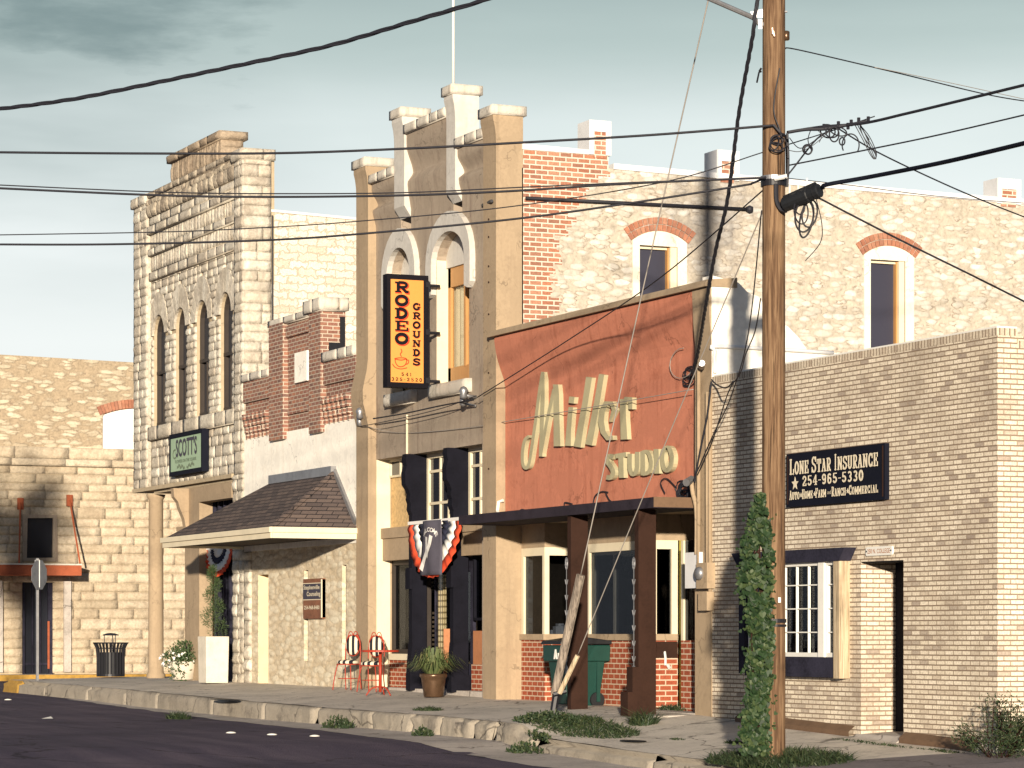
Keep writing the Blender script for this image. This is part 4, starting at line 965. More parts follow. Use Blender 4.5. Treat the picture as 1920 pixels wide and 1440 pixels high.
bi.build('blind', M['cream_paint'], t)
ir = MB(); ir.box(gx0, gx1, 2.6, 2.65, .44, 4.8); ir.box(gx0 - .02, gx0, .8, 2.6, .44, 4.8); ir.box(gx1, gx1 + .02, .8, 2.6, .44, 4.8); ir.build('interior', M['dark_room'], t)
# insulators and their spreaders, vertical conduit
for px, py in ((697, 783), (893, 745)):
    i_ = MB(); x = fx(px, RP); z = fz(px, py, RP)
    i_.tube([(x, RP, z), (x + .03, RP - .26, z + .03)], .03, 8); i_.lathe([(.02, -.1), (.075, -.07), (.06, 0), (.085, .05), (.05, .11), (.01, .13)], (x + .03, RP - .26, z + .06), 10)
    i_.lathe([(.02, -.1), (.06, -.07), (.06, .05), (.01, .08)], (x - .14, RP - .2, z - .06), 10); i_.tube([(x - .14, RP - .2, z - .1), (x + .05, RP - .02, z - .16)], .025, 6)
    i_.build('insulator', M['steel'], t, smooth=True)
cv = MB(); x = fx(766, RP); cv.tube([(x, RP - .03, fz(766, 778, RP)), (x, RP - .03, zsof)], .022, 6); cv.build('conduit', M['cream_paint'], t)
bo = MB()
for py in (412, 445, 500, 530, 590, 640, 700, 880): 
    x = fx(918, 0); z = fz(918, py, 0); bo.lathe([(.016, 0), (.012, .02), (.001, .025)], (x, -.02, z), 8)
bo.build('wall_bolt', M['brown'], t)

# ------------------------------------------------------------------ rust red studio front
QX0, QX1 = RX1 + .02, -7.60
t = thing('rust_red_shop', 'single storey shop with concave rust red sign front and dark flat canopy', 'building', (-11.5, 0, .3))
zc0, zc1 = 6.69, 6.80                                        # top cap
def ry(z): return lerp([(3.0, .17), (5.82, .17), (5.97, .14), (6.13, .08), (6.33, .01), (6.6, -.04)], z)
rpn = MB(); n = 40; zz = [3.50 + (zc0 - 3.50) * i / n for i in range(n + 1)]
prof = [(ry(z), z) for z in zz] + [(.5, zc0), (.5, 3.50)]
xpR = fx(1303)
rpn.prism(prof, QX0, xpR, lambda u, v, d: (d, u, v)); rpn.build('sign_wall', M['rust_panel'], t)
cp = MB(); cp.prism([(-.12, zc0 + .01), (.42, zc0 + .01), (.42, zc1 + .05), (-.09, zc1), (-.12, zc1 - .05)], RX1 - .14, fx(1325, -.1), lambda u, v, d: (d, u, v)); cp.build('cap', M['tan'], t)
pr = MB(); pr.prism([(0, .25), (0, 5.9), (-.03, 6.2), (-.05, zc0), (.5, zc0), (.5, .25)], xpR, QX1, lambda u, v, d: (d, u, v)); pr.build('end_pier', M['tan'], t)
# white stepped side parapet
pts = [(1327, 516), (1384, 530), (1400, 547), (1421, 556), (1440, 586), (1476, 612), (1498, 634), (1512, 655), (1560, 661), (1640, 668), (1800, 690)]
poly = [(sy(x, QX1), sz(x, y, QX1)) for x, y in pts]; poly = [(max(.0, a), b) for a, b in poly]
sp = MB(); sp.prism([(poly[0][0] + .01, 4.5)] + poly + [(poly[-1][0], 4.5)], -.012, .28, fX(QX1 + .0)); sp.build('side_parapet', M['white_wall'], t)
pi = MB(); pi.tube(spline([(QX1 + .04, sy(1338, QX1), sz(1338, 700, QX1)), (QX1 + .04, sy(1338, QX1), sz(1338, 660, QX1)), (QX1 + .04, sy(1350, QX1), sz(1350, 650, QX1)), (QX1 + .04, sy(1560, QX1), sz(1560, 662, QX1))], 6), .03, 6); pi.build('roof_pipe', M['blue_white'], t, smooth=True)
bd = MB(); bd.box(QX0, QX1 - .31, .5, 14, 4.3, 4.5); bd.box(QX0, QX1 - .31, 13.7, 14, .2, 4.3); bd.box(QX1 - .3, QX1 - .02, .5, 14, .2, 4.49); bd.build('roof', M['gutter'], t)
# canopy and its two posts
cz0, cz1 = 3.40, 3.56; cyf = -.70; cx0, cx1 = fx(860, cyf), xpR
ca = MB(); ca.box(cx0, cx1 - .012, cyf, .3, cz0, cz1); ca.build('canopy', M['canopy'], t)
ce = MB(); ce.box(cx1 - .01, cx1 + .004, cyf + .002, -.002, cz0 + .01, cz1 + .004); ce.build('canopy_end', M['canopy_end'], t)
for px in (1064, 1190):
    a = fx(px, cyf + .06); po = MB(); po.box(a, a + .13, cyf + .06, cyf + .36, .12, cz0); po.build('post', M['brown'], t)
    # rain chain in front of the post
    rc = MB(); x = a + .05; y = cyf + .02; z0_, z1_ = fz(px, 1256, y), fz(px, 1054, y)
    rc.tube([(x, y, z0_), (x, y, z1_)], .007, 5); k = 7
    for i in range(k):
        z = z0_ + (z1_ - z0_) * (i + .5) / k; rc.tube([(x - .05, y, z + .09), (x - .02, y, z + .02), (x, y, z), (x + .02, y, z + .02), (x + .05, y, z + .09)], .008, 5)
    for z in (z0_, z1_): rc.tube([(x + .035 * math.cos(q * .785), y, z + .07 * math.sin(q * .785)) for q in range(9)], .012, 5)
    rc.build('rain_chain', M['steel'], t)
ft = MB(); a = fx(1180, cyf - .05); ft.box(a + .05, a + .25, cyf - .12, cyf + .05, .1, 1.0); ft.box(a, a + .25, cyf - .2, cyf - .12, .1, .62); ft.build('post_footing', M['brown'], t)
# recessed shop front
SP = .48; zf = .30; zb0, zb1 = 1.40, 1.50; zh = 2.86
xa0, xa1, xb0, xb1 = QX0, fx(1021, SP), fx(1100, SP), fx(1222, SP)
fl = MB(); fl.box(QX0, xpR, .0, 5.0, .0, zf); fl.box(QX0, xpR, cyf + .02, 0, -.1, zf - .03); fl.build('floor', M['gutter'], t)
up = MB(); up.box(QX0, xa1, SP, SP + .15, zh + .14, 3.42); up.box(xb0, xb1, SP, SP + .15, zh + .14, 3.42); up.box(QX0, xpR, 1.5, 1.6, zh + .14, 3.42); up.box(QX0, xpR, .5, 5, 3.42, 3.6); up.box(xb1 - .1, xb1, SP + .15, 1.5, zh + .14, 3.42); up.box(xa1 - .1, xa1, SP + .15, 1.5, zh + .14, 3.42); up.build('lintel_wall', M['tan'], t)
bk = MB(); bk.box(xa0, xa1, SP, SP + .2, zf, zb0); bk.box(xa1 - .2, xa1, SP + .2, 1.5, zf, zb0); bk.box(xb0, xb1, SP, SP + .2, zf, zb0); bk.box(xb1 - .2, xb1, SP + .2, .95, zf, zb0); bk.box(xb0, xb0 + .2, SP + .2, 1.5, zf, zb0); bk.box(xa1, xb0, 1.3, 1.5, zf, zb0); bk.build('bulkhead', M['shop_brick'], t)
si = MB(); si.box(xa0, xa1 + .04, SP - .04, SP + .24, zb0, zb1); si.box(xa1 - .2, xa1 + .04, SP + .24, 1.5, zb0, zb1); si.box(xb0 - .04, xb1 + .04, SP - .04, SP + .24, zb0, zb1); si.box(xb1 - .2, xb1 + .04, SP + .24, .95, zb0, zb1); si.box(xa1 + .04, xb0 - .04, 1.28, 1.5, zb0, zb1); si.build('window_sill', M['tan'], t)
def shopwin(posts, name='shop_window'):
    w = MB()
    for bx in posts: w.box(*bx)
    return w.build(name, M['cream_paint'], t)
wq = shopwin([(xa0, xa0 + .09, SP, SP + .09, zb1, zh), (xa1 - .09, xa1, SP, SP + .09, zb1, zh), (xa0, xa1, SP, SP + .12, zh, zh + .14), (xa1 - .09, xa1, 1.4, 1.5, zb1, zh), (xa1 - .1, xa1, SP + .12, 1.5, zh, zh + .14)])
g = MB(); g.box(xa0 + .05, xa1 - .05, SP + .04, SP + .05, zb1, zh); g.build('pane', M['clear'], wq); g = MB(); g.box(xa1 - .05, xa1 - .04, SP + .05, 1.45, zb1, zh); g.build('pane', M['clear'], wq)
wq = shopwin([(xb0, xb0 + .1, SP, SP + .09, zb1, zh), (xb1 - .09, xb1, SP, SP + .09, zb1, zh), (xb0, xb1, SP, SP + .12, zh, zh + .14), (xb1 - .09, xb1, .84, .95, zb1, zh), (xb1 - .1, xb1, SP + .12, .95, zh, zh + .14)])
g = MB(); g.box(xb0 + .05, xb1 - .05, SP + .04, SP + .05, zb1, zh); g.build('pane', M['clear'], wq); g = MB(); g.box(xb1 - .05, xb1 - .04, SP + .05, .9, zb1, zh); g.build('pane', M['clear'], wq)
wq = shopwin([(xa1, xa1 + .08, 1.4, 1.48, zb1, zh), (xb0 - .08, xb0, 1.4, 1.48, zb1, zh), ((xa1 + xb0) / 2 - .03, (xa1 + xb0) / 2 + .03, 1.4, 1.48, zb1, zh), (xa1, xb0, 1.4, 1.5, zh, zh + .14)])
g = MB(); g.box(xa1, xb0, 1.43, 1.44, zb1, zh); g.build('pane', M['clear'], wq)
d0 = MB(); dx0, dx1 = xb1, xpR - .0; dy = .97
d0.box(dx0, dx0 + .10, dy, dy + .1, zf, zh + .14); dq = d0.build('door_post', M['yellow_green'], t)
d1 = MB(); d1.box(dx0 + .45, dx0 + .55, dy + .02, dy + .1, zf, zh + .1); d1.box(dx0 + .1, dx0 + .45, dy + .04, dy + .1, zf, .6); d1.box(dx0 + .1, dx0 + .45, dy + .04, dy + .1, 2.5, 2.8); d_ = d1.build('door', M['brown'], t)
g = MB(); g.box(dx0 + .1, dx0 + .45, dy + .06, dy + .07, .6, 2.5); g.build('pane', M['clear'], d_)
b2 = MB(); b2.box(fx(1277, SP), xpR, SP, SP + .2, zf, zb0); b2.build('bulkhead', M['shop_brick'], t)
wq = shopwin([(fx(1277, SP), fx(1277, SP) + .08, SP, SP + .08, zb0, zh + .1), (xpR - .06, xpR, SP, SP + .08, zb0, zh + .1)]); g = MB(); g.box(fx(1277, SP), xpR, SP + .03, SP + .04, zb0, zh + .1); g.build('pane', M['clear'], wq)
ba = MB(); ba.box(xb1 + .001, xb1 + .03, .55, .93, zb0 - .28, zb0 - .02); ba.build('vent_board', M['brown'], t)
hs = MB(); hs.tube([(xb1 + .02, .70, 1.22), (xb1 + .05, .70, 1.12), (xb1 + .05, .70, 1.0)], .02, 6); hs.tube([(xb1 + .02, .76, 1.0), (xb1 + .07, .76, .96)], .03, 6); hs.build('tap', M['bright_steel'], t)
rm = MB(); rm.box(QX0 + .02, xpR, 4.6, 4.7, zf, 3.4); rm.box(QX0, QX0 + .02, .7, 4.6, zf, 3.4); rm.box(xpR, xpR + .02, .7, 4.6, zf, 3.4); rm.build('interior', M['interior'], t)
it = MB(); it.box(xb0 + .9, xb0 + 1.15, 3.9, 3.95, zf, 2.7); it.box(xb0 + 2.1, xb0 + 2.5, 3.4, 3.45, 1.5, 2.6); it.box(xa0 + .8, xa0 + 1.0, 2.5, 2.6, zf, 2.4); it.build('inner_door', M['cream_paint'], t)
lm = MB()
for x, y in ((xa0 + 1.6, 1.7), (xb0 + 1.7, 1.9)):
    lm.tube([(x, y, 3.4), (x, y, 2.75)], .01, 4)
    for k in range(3): q = k * 2.1; lm.lathe([(.02, .07), (.06, .04), (.07, -.03), (.03, -.08)], (x + .12 * math.cos(q), y + .12 * math.sin(q), 2.66), 10)
lm.build('hanging_lamp', M['cream_paint'], t, smooth=True)
bx = MB()
for k in range(14): q = random.random(); x = xa0 + .3 + q * .9; y = .75 + random.random() * .3; bx.box(x, x + .12, y, y + .1, zb1, zb1 + .04 + random.random() * .2)
bx.build('window_clutter', M['blue_white'], t)
# meter, boxes and conduits on the end pier
mx_ = MB(); a, b = fx(1290, -.06), fx(1318, -.06); mx_.box(a - .1, b - .12, -.06, .0, fz(1300, 1103), fz(1300, 1036)); mx_.build('meter_panel', M['blue_white'], t)
em = MB(); x = fx(1306, -.2); z = fz(1306, 1075, -.2)
em.lathe([(.10, 0), (.10, .10), (.085, .14), (.02, .15)], (0, 0, 0), 18); em.v = [(x + v[0], -.06 - v[2], z + v[1]) for v in em.v]; em.build('electric_meter', M['steel'], t, smooth=True)
jb = MB(); a = fx(1312, -.08); jb.box(a, a + .34, -.14, .0, fz(1320, 1104), fz(1320, 1056)); jb.box(a + .02, a + .30, -.12, 0, fz(1320, 1145), fz(1320, 1110)); jb.build('meter_box', M['tan'], t)
ck = MB()
for k, (px, r, y0_, y1_) in enumerate(((1310, .032, 690, 1056), (1326, .028, 735, 1056), (1331, .028, 735, 1130))):
    x = fx(px, -.05); ck.tube([(x, -.05, fz(px, y1_, -.05)), (x, -.05, fz(px, y0_, -.05))], r, 7)
x = fx(1298, -.05); ck.tube(spline([(fx(1299, -.1), -.12, fz(1299, 905)), (fx(1299, -.1), -.1, fz(1299, 925)), (fx(1306, -.05), -.05, fz(1306, 960)), (fx(1306, -.05), -.05, fz(1306, 1040))], 5), .036, 7)
ck.build('conduit', M['tan'], t, smooth=True)
wh = MB(); wh.tube([(fx(1297, -.1), -.1, fz(1297, 900)), (fx(1292, -.2), -.25, fz(1292, 908))], .06, 8); wh.tube([(fx(1310, -.1), -.05, fz(1310, 690)), (fx(1316, -.2), -.2, fz(1316, 686))], .05, 8); wh.build('weather_head', M['steel'], t)
dsp = MB(); x = fx(939, .1); dsp.tube([(x + .1, .1, fz(945, 938, .1)), (x + .02, .05, fz(941, 941, .1)), (x + .04, .02, fz(941, 958, .1)), (x + .12, 0, fz(945, 962, .1))], .03, 6); dsp.build('drain_elbow', M['white'], t)
# coils left hanging on the red wall
def loops(mb, c, r, n, f, rad=.009, sq=.6, seed=1):
    rnd = random.Random(seed)
    for i in range(n):
        ru, rv = r * rnd.uniform(.5, 1.1), r * sq * rnd.uniform(.6, 1.2); cu, cv = c[0] + rnd.uniform(-.3, .3) * r, c[1] + rnd.uniform(-.3, .3) * r; ph = rnd.uniform(0, 6)
        mb.tube([f(cu + ru * math.cos(ph + q * .42), cv + rv * math.sin(ph + q * .42), -.02 - .03 * rnd.random()) for q in range(16)], rad, 4)
fr_ = lambda u, v, d: (u, ry(v) + d, v)
x, z = fx(1284, .15), fz(1284, 922, .15); co = MB(); loops(co, (x, z), .26, 9, fr_, .010, .6, 3); co.build('loose_wire', M['cable'], t)
x, z = fx(1293, .15), fz(1293, 707, .15); co = MB(); loops(co, (x, z), .22, 5, fr_, .009, .45, 5); co.build('loose_wire', M['cable'], t)
co = MB(); co.tube(spline([fr_(fx(1250, .15), fz(1250, 925, .15), -.05), fr_(fx(1243, .15), fz(1243, 905, .15), -.06), fr_(fx(1253, .15), fz(1253, 897, .15), -.05), fr_(fx(1272, .15), fz(1272, 915, .15), -.05)], 5), .009, 4); co.build('loose_wire', M['cable'], t)
for pts in ([(1060, 946), (1062, 942), (1075, 945)], [(1114, 945), (1118, 930), (1130, 922), (1142, 923)], [(1138, 925), (1145, 938), (1156, 944)], [(975, 959), (981, 955), (990, 958)]):
    co = MB(); co.tube(spline([fr_(fx(px, .15), fz(px, py, .15), -.04) for px, py in pts], 5), .012, 4); co.build('loose_wire', M['cable'], t)
lo = MB(); x, z = fx(1278, .1), fz(1278, 681, .1)
lo.tube([fr_(x + .55 * math.cos(q * .35) * .75, z + .23 * math.sin(q * .35), -.06) for q in range(4, 17)], .007, 5); lo.build('pale_wire_loop', M['wire'], t)
# ------------------------------------------------------------------ cream brick insurance office
LX0, LX1 = -7.58, 0.0
t = thing('cream_brick_office', 'low cream brick office with navy trimmed window and deep doorway', 'building', (-3.8, 0, .1))
zt = 5.25
wx0, wx1 = fx(1393), fx(1564); wz0, wz1 = 1.18, 2.50
dx0, dx1, dzt = fx(1614), fx(1694), 2.48
fw = MB(); wall_open(fw, LX0, LX1, -.4, zt, 0, .56, fY, [(wx0, wx1, wz0, wz1, 0), (dx0, dx1, -.4, dzt, 0)]); fw.build('front_wall', M['ls_brick'], t)
sd = MB(); sd.box(-.3, 0, .56, 12, -.4, 5.10); sd.box(LX0, LX0 + .3, .56, 12, -.4, 4.3); sd.box(LX0 + .3, LX1 - .3, 11.7, 12, -.4, 4.3); sd.build('side_wall', M['ls_brick'], t)
rw = MB(); rw.box(LX0 + .01, LX1, -.004, .27, zt, zt + .095); rw.box(-.30, .004, .27, .30, zt, zt + .095); rw.build('rowlock_course', M['ls_row'], t)
rs = MB(); rs.box(-.3, .003, .30, 12, 5.10, 5.195); rs.build('side_rowlock', M['ls_row'], t)
fl = MB(); fl.box(LX0 + .05, LX1 - .01, .0, .26, zt + .096, zt + .118); fl.box(-.29, -.01, .262, .30, zt + .096, zt + .118); fl.box(-.29, -.006, .302, 12, 5.197, 5.218); fl.build('flashing', M['white'], t)
ro = MB(); ro.box(LX0 + .3, -.3, .57, 11.7, 4.2, 4.35); ro.build('roof', M['gutter'], t)
dt = MB(); dt.box(LX0 - .025, LX0 + .01, -.012, .02, .25, 5.2); dt.build('expansion_joint', M['tan'], t)
for xa_, xb_ in ((LX0 + .9, dx0 - .15), (dx1 + .05, -.42)):
    fo = MB(); n = 12
    for k in range(n):
        x0 = xa_ + (xb_ - xa_) * k / n; x1 = xa_ + (xb_ - xa_) * (k + 1) / n; za, zb = walk_z(x0, 0), walk_z(x1, 0)
        fo.add([(x0, -.10, za - .1), (x1, -.10, zb - .1), (x1, -.10, zb + .06), (x0, -.10, za + .06), (x0, .02, za + .15), (x1, .02, zb + .15)], [(0, 1, 2, 3), (3, 2, 5, 4)])
    fo.build('footing', M['canopy_end'], t)
bs = MB(); bs.box(-.42, .03, -.06, .3, -.3, .12); bs.build('corner_base', M['cap_stone'], t)
# deep doorway
dd = MB(); dd.box(dx0 + .02, dx1, .54, .56, .16, dzt); do_ = dd.build('door', M['navy'], t)
g = MB(); g.box(dx0 + .25, dx1 - .25, .53, .542, 1.0, 2.2); g.build('pane', M['glass'], do_)
hd = MB(); hd.tube([(dx1 - .2, .50, 1.05), (dx1 - .2, .50, 1.3)], .018, 6); hd.build('handle', M['steel'], do_)
stp = MB(); stp.prism([(-.16, -.3), (.55, -.3), (.55, .17), (.0, .14), (-.16, .04)], dx0 - .12, dx1 + .02, lambda u, v, d: (d, u, v)); stp.build('door_step', M['gutter'], t)
jl = MB(); jl.box(dx0, dx1, .0 + .005, .54, dzt - .012, dzt - .002); jl.build('door_soffit', M['navy'], t)
# window with navy boards
yb = -.16
hb = MB(); zh0, zh1 = 2.50, 2.66
a0, a1 = fx(1385, yb), fx(1576, yb); b0, b1 = fx(1374, yb), fx(1587, yb)
hb.prism([(a0, zh0), (a1, zh0), (b1, zh1 + .02), (b0, zh1 + .02)], yb - .03, .0, fY); hb.build('window_hood', M['navy_wood'], t)
lb = MB(); lb.box(a0, a0 + .16, yb, .0, .93, zh0); lb.build('side_board', M['navy_wood'], t)
pb = MB(); pb.box(a0 + .16, fx(1563, yb), yb + .012, .0, .90, wz0); pb.build('apron_board', M['navy_wood'], t)
rbv = MB(); rbv.box(fx(1564, yb), fx(1576, yb) - .02, yb - .012, .0, .89, zh0); rbv.build('side_board', M['wood_pale'], t)
xw0, xw1 = a0 + .2, fx(1563, yb); xm_ = fx(1538, yb)
w = MB(); yy = yb + .05
for u0, u1 in ((xw0, xm_ - .06), (xm_ + .06, xw1)):
    e = .03
    w.box(u0, u0 + e, yy, yy + .07, wz0, zh0); w.box(u1 - e, u1, yy, yy + .07, wz0, zh0); w.box(u0 + e, u1 - e, yy, yy + .07, wz0, wz0 + .06); w.box(u0 + e, u1 - e, yy, yy + .07, zh0 - .05, zh0)
w.box(xm_ - .10, xm_ + .06, yy - .03, yy + .07, wz0 - .004, zh0)
for r in range(1, 4): z = wz0 + (zh0 - wz0) * (r / 4 + .01); w.box(xw0 + .05, xm_ - .1, yy + .012, yy + .05, z - .008, z + .008); w.box(xm_ + .1, xw1 - .05, yy + .012, yy + .05, z - .008, z + .008)
npn = 6; xl = xw0 + .05; xr_ = xm_ - .11
for c in range(1, npn): x = xl + (xr_ - xl) * c / npn; w.box(x - .007, x + .007, yy + .01, yy + .048, wz0 + .06, zh0 - .05)
wq = w.build('window', M['white'], t)
g = MB(); g.box(xw0 + .03, xw1 - .03, yy + .055, yy + .062, wz0 + .03, zh0 - .03); g.build('pane', M['clear'], wq)
bl = MB()
for k in range(31): z = wz0 + .30 + k * .033; bl.add([(xl, yy + .13, z), (xr_, yy + .13, z), (xr_, yy + .15, z + .020), (xl, yy + .15, z + .020)], [(0, 1, 2, 3)])
bl.build('blind', M['navy'], wq)
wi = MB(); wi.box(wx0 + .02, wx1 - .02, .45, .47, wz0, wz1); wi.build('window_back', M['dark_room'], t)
bxx = MB(); x = fx(1505, .1); bxx.box(x, x + .35, .12, .3, wz0 + .12, wz0 + .24); bxx.build('desk_box', M['cream_paint'], t)

# ------------------------------------------------------------------ stone building across the cross street
BX = -55.0; fB = fX(BX)
t = thing('cross_street_building', 'two storey limestone building with rust red door canopy beyond the cross street', 'building', (BX, 3, .3))
B0, B1 = -4.0, 16.0
zb1_, zb2 = 6.62, 7.20
wnY = (sy(47, BX), sy(104, BX)); wnZ = (sz(75, 1049, BX), sz(75, 968, BX))
drY = (sy(43, BX), sy(100, BX)); drZ = sz(70, 1085, BX)
core = MB(); wall_open(core, B0, B1, .2, zb1_, .08, .5, fB, [(drY[0], drY[1], .2, drZ, 0)] if False else [])
# wall core split round the door and window
core = MB()
core.prism([(B0, .2), (drY[0], .2), (drY[0], zb1_), (B0, zb1_)], .08, .5, fB); core.prism([(wnY[1], .2), (B1, .2), (B1, zb1_), (wnY[1], zb1_)], .08, .5, fB)
core.prism([(drY[0], drZ), (wnY[1], drZ), (wnY[1], wnZ[0]), (drY[0], wnZ[0])], .08, .5, fB); core.prism([(drY[0], wnZ[1]), (wnY[1], wnZ[1]), (wnY[1], zb1_), (drY[0], zb1_)], .08, .5, fB)
core.build('wall', M['lime_mortar'], t)
ash = MB()
def span_bg(z):
    lo_, hi_ = B0, 8.5
    cut = []
    if wnZ[0] - .1 < z < wnZ[1] + .08: cut.append((wnY[0] - .03, wnY[1] + .03))
    if z < drZ: cut.append((drY[0], drY[1]))
    out = []; u = lo_
    for a, b in cut: out.append((u, a)); u = b
    out.append((u, hi_)); return out
stones(ash, fB, courses(.32, zb1_, .22, .33), span_bg, .6, 1.5, .03, .07, .012, nx=6)
ash.build('ashlar', M['bg_ashlar'], t, smooth=True)
bnd = MB(); stones(bnd, fB, [zb1_, zb1_ + .22], lambda z: [(B0, 8.5)], 1.2, 2.2, .03, -.08); stones(bnd, fB, [zb1_ + .22, zb2], lambda z: [(B0, 8.5)], .9, 1.9, .05, 0.0); bnd.prism([(B0, zb1_), (8.5, zb1_), (8.5, zb2), (B0, zb2)], .02, .5, fB); bnd.build('band_course', M['scott_ped'] if False else M['bg_ashlar'], t, smooth=True)
awY = (sy(193, BX), sy(193, BX) + 2.3); awZ = (sz(220, 794, BX), sz(220, 764, BX))
up = MB(); wall_open(up, B0, B1, zb2, 9.80, .06, .5, fB, [(awY[0], awY[1], zb2, awZ[1] + .01, .28)])
up.prism([(B0, 9.80), (B1, 9.80), (B1, 9.6), (4, 9.93), (B0, 9.99)], .061, .5, fB) if False else up.prism([(B0, 9.80), (8.0, 9.80), (5.2, 9.88), (B0, 10.05)], .06, .5, fB)
up.build('upper_wall', M['rubble_bg'], t)
inf = MB(); inf.prism([(awY[0], zb2), (awY[1], zb2)] + arc_pts(awY[0], awY[1], awZ[1] - .28, .28)[::-1], .14, .3, fB); inf.build('blocked_window', M['white_wall'], t)
ar = MB(); n = 24; c = (awY[0] + awY[1]) / 2; hs_ = (awY[1] - awY[0]) / 2 + .08; rs_ = .26; Rr = (hs_ ** 2 + rs_ ** 2) / (2 * rs_); th_ = math.asin(hs_ / Rr); zc_ = awZ[1] + .005 - Rr
for i in range(n):
    q0_, q1_ = -th_ + 2 * th_ * (i + .06) / n, -th_ + 2 * th_ * (i + .94) / n
    ar.prism([(c + (Rr + kk) * math.sin(q), zc_ + (Rr + kk) * math.cos(q)) for q, kk in ((q0_, 0), (q1_, 0), (q1_, .27), (q0_, .27))], .03, .12, fB)
ar.build('brick_arch', M['arch_red'], t)
w = MB(); a, b = wnY; rib(w, [(a, wnZ[0]), (b, wnZ[0]), (b, wnZ[1]), (a, wnZ[1])], .12, fB, .02, .12, True); wq = w.build('window', M['tan_dark'], t)
g = MB(); g.prism([(a, wnZ[0]), (b, wnZ[0]), (b, wnZ[1]), (a, wnZ[1])], .16, .18, fB); g.build('pane', M['glass'], wq)
d = MB(); rib(d, [(drY[0] + .04, .25), (drY[0] + .04, drZ), (drY[1] - .04, drZ), (drY[1] - .04, .25)], .1, fB, .12, .22); rib(d, [(drY[0], .6), (drY[1], .6)], .06, fB, .16, .22)
for k in (.36, .62): y = drY[0] + (drY[1] - drY[0]) * k; rib(d, [(y, .3), (y, drZ)], .03, fB, .17, .21)
dq = d.build('door', M['navy_wood'], t); g = MB(); g.prism([(drY[0], .3), (drY[1], .3), (drY[1], drZ), (drY[0], drZ)], .24, .26, fB); g.build('pane', M['glass'], dq)
rdp = MB(); rib(rdp, [(drY[1] - .12, .45), (drY[1] - .12, 1.9)], .06, fB, .10, .13); rdp.build('door_strip', M['rust_awning'], t)
cY1 = sy(153, BX + 1.2); cz_ = (sz(120, 1079, BX + 1.2), sz(120, 1060, BX + 1.2))
cn2 = MB(); cn2.box(BX - .05, BX + 1.2, B0, cY1, cz_[0], cz_[1]); cn2.build('canopy', M['rust_awning'], t)
ct = MB(); ct.box(BX, BX + 1.22, B0, cY1 + .02, cz_[1] + .004, cz_[1] + .05); ct.build('canopy_top', M['cap_stone'], t)
for (px, py), (qx, qy) in (((130, 934), (150, 1056)), ((38, 940), (36, 1056))):
    ro_ = MB(); pa = Vector((BX + .02, sy(px, BX), sz(px, py, BX))); pb_ = Vector((BX + 1.0, sy(qx, BX + 1.0), sz(qx, qy, BX + 1.0)))
    ro_.tube([pa, pb_], .03, 6); ro_.box(BX - .02, BX + .06, pa.y - .09, pa.y + .09, pa.z - .25, pa.z + .1); ro_.build('tie_rod', M['rust_awning'], t)
for px in (126, -2):
    st = MB(); y = sy(px, BX); st.box(BX - .05, BX + .06, y - .11, y + .11, .35, cz_[0] - .15); st.build('pilaster_strip', M['gutter'], t)
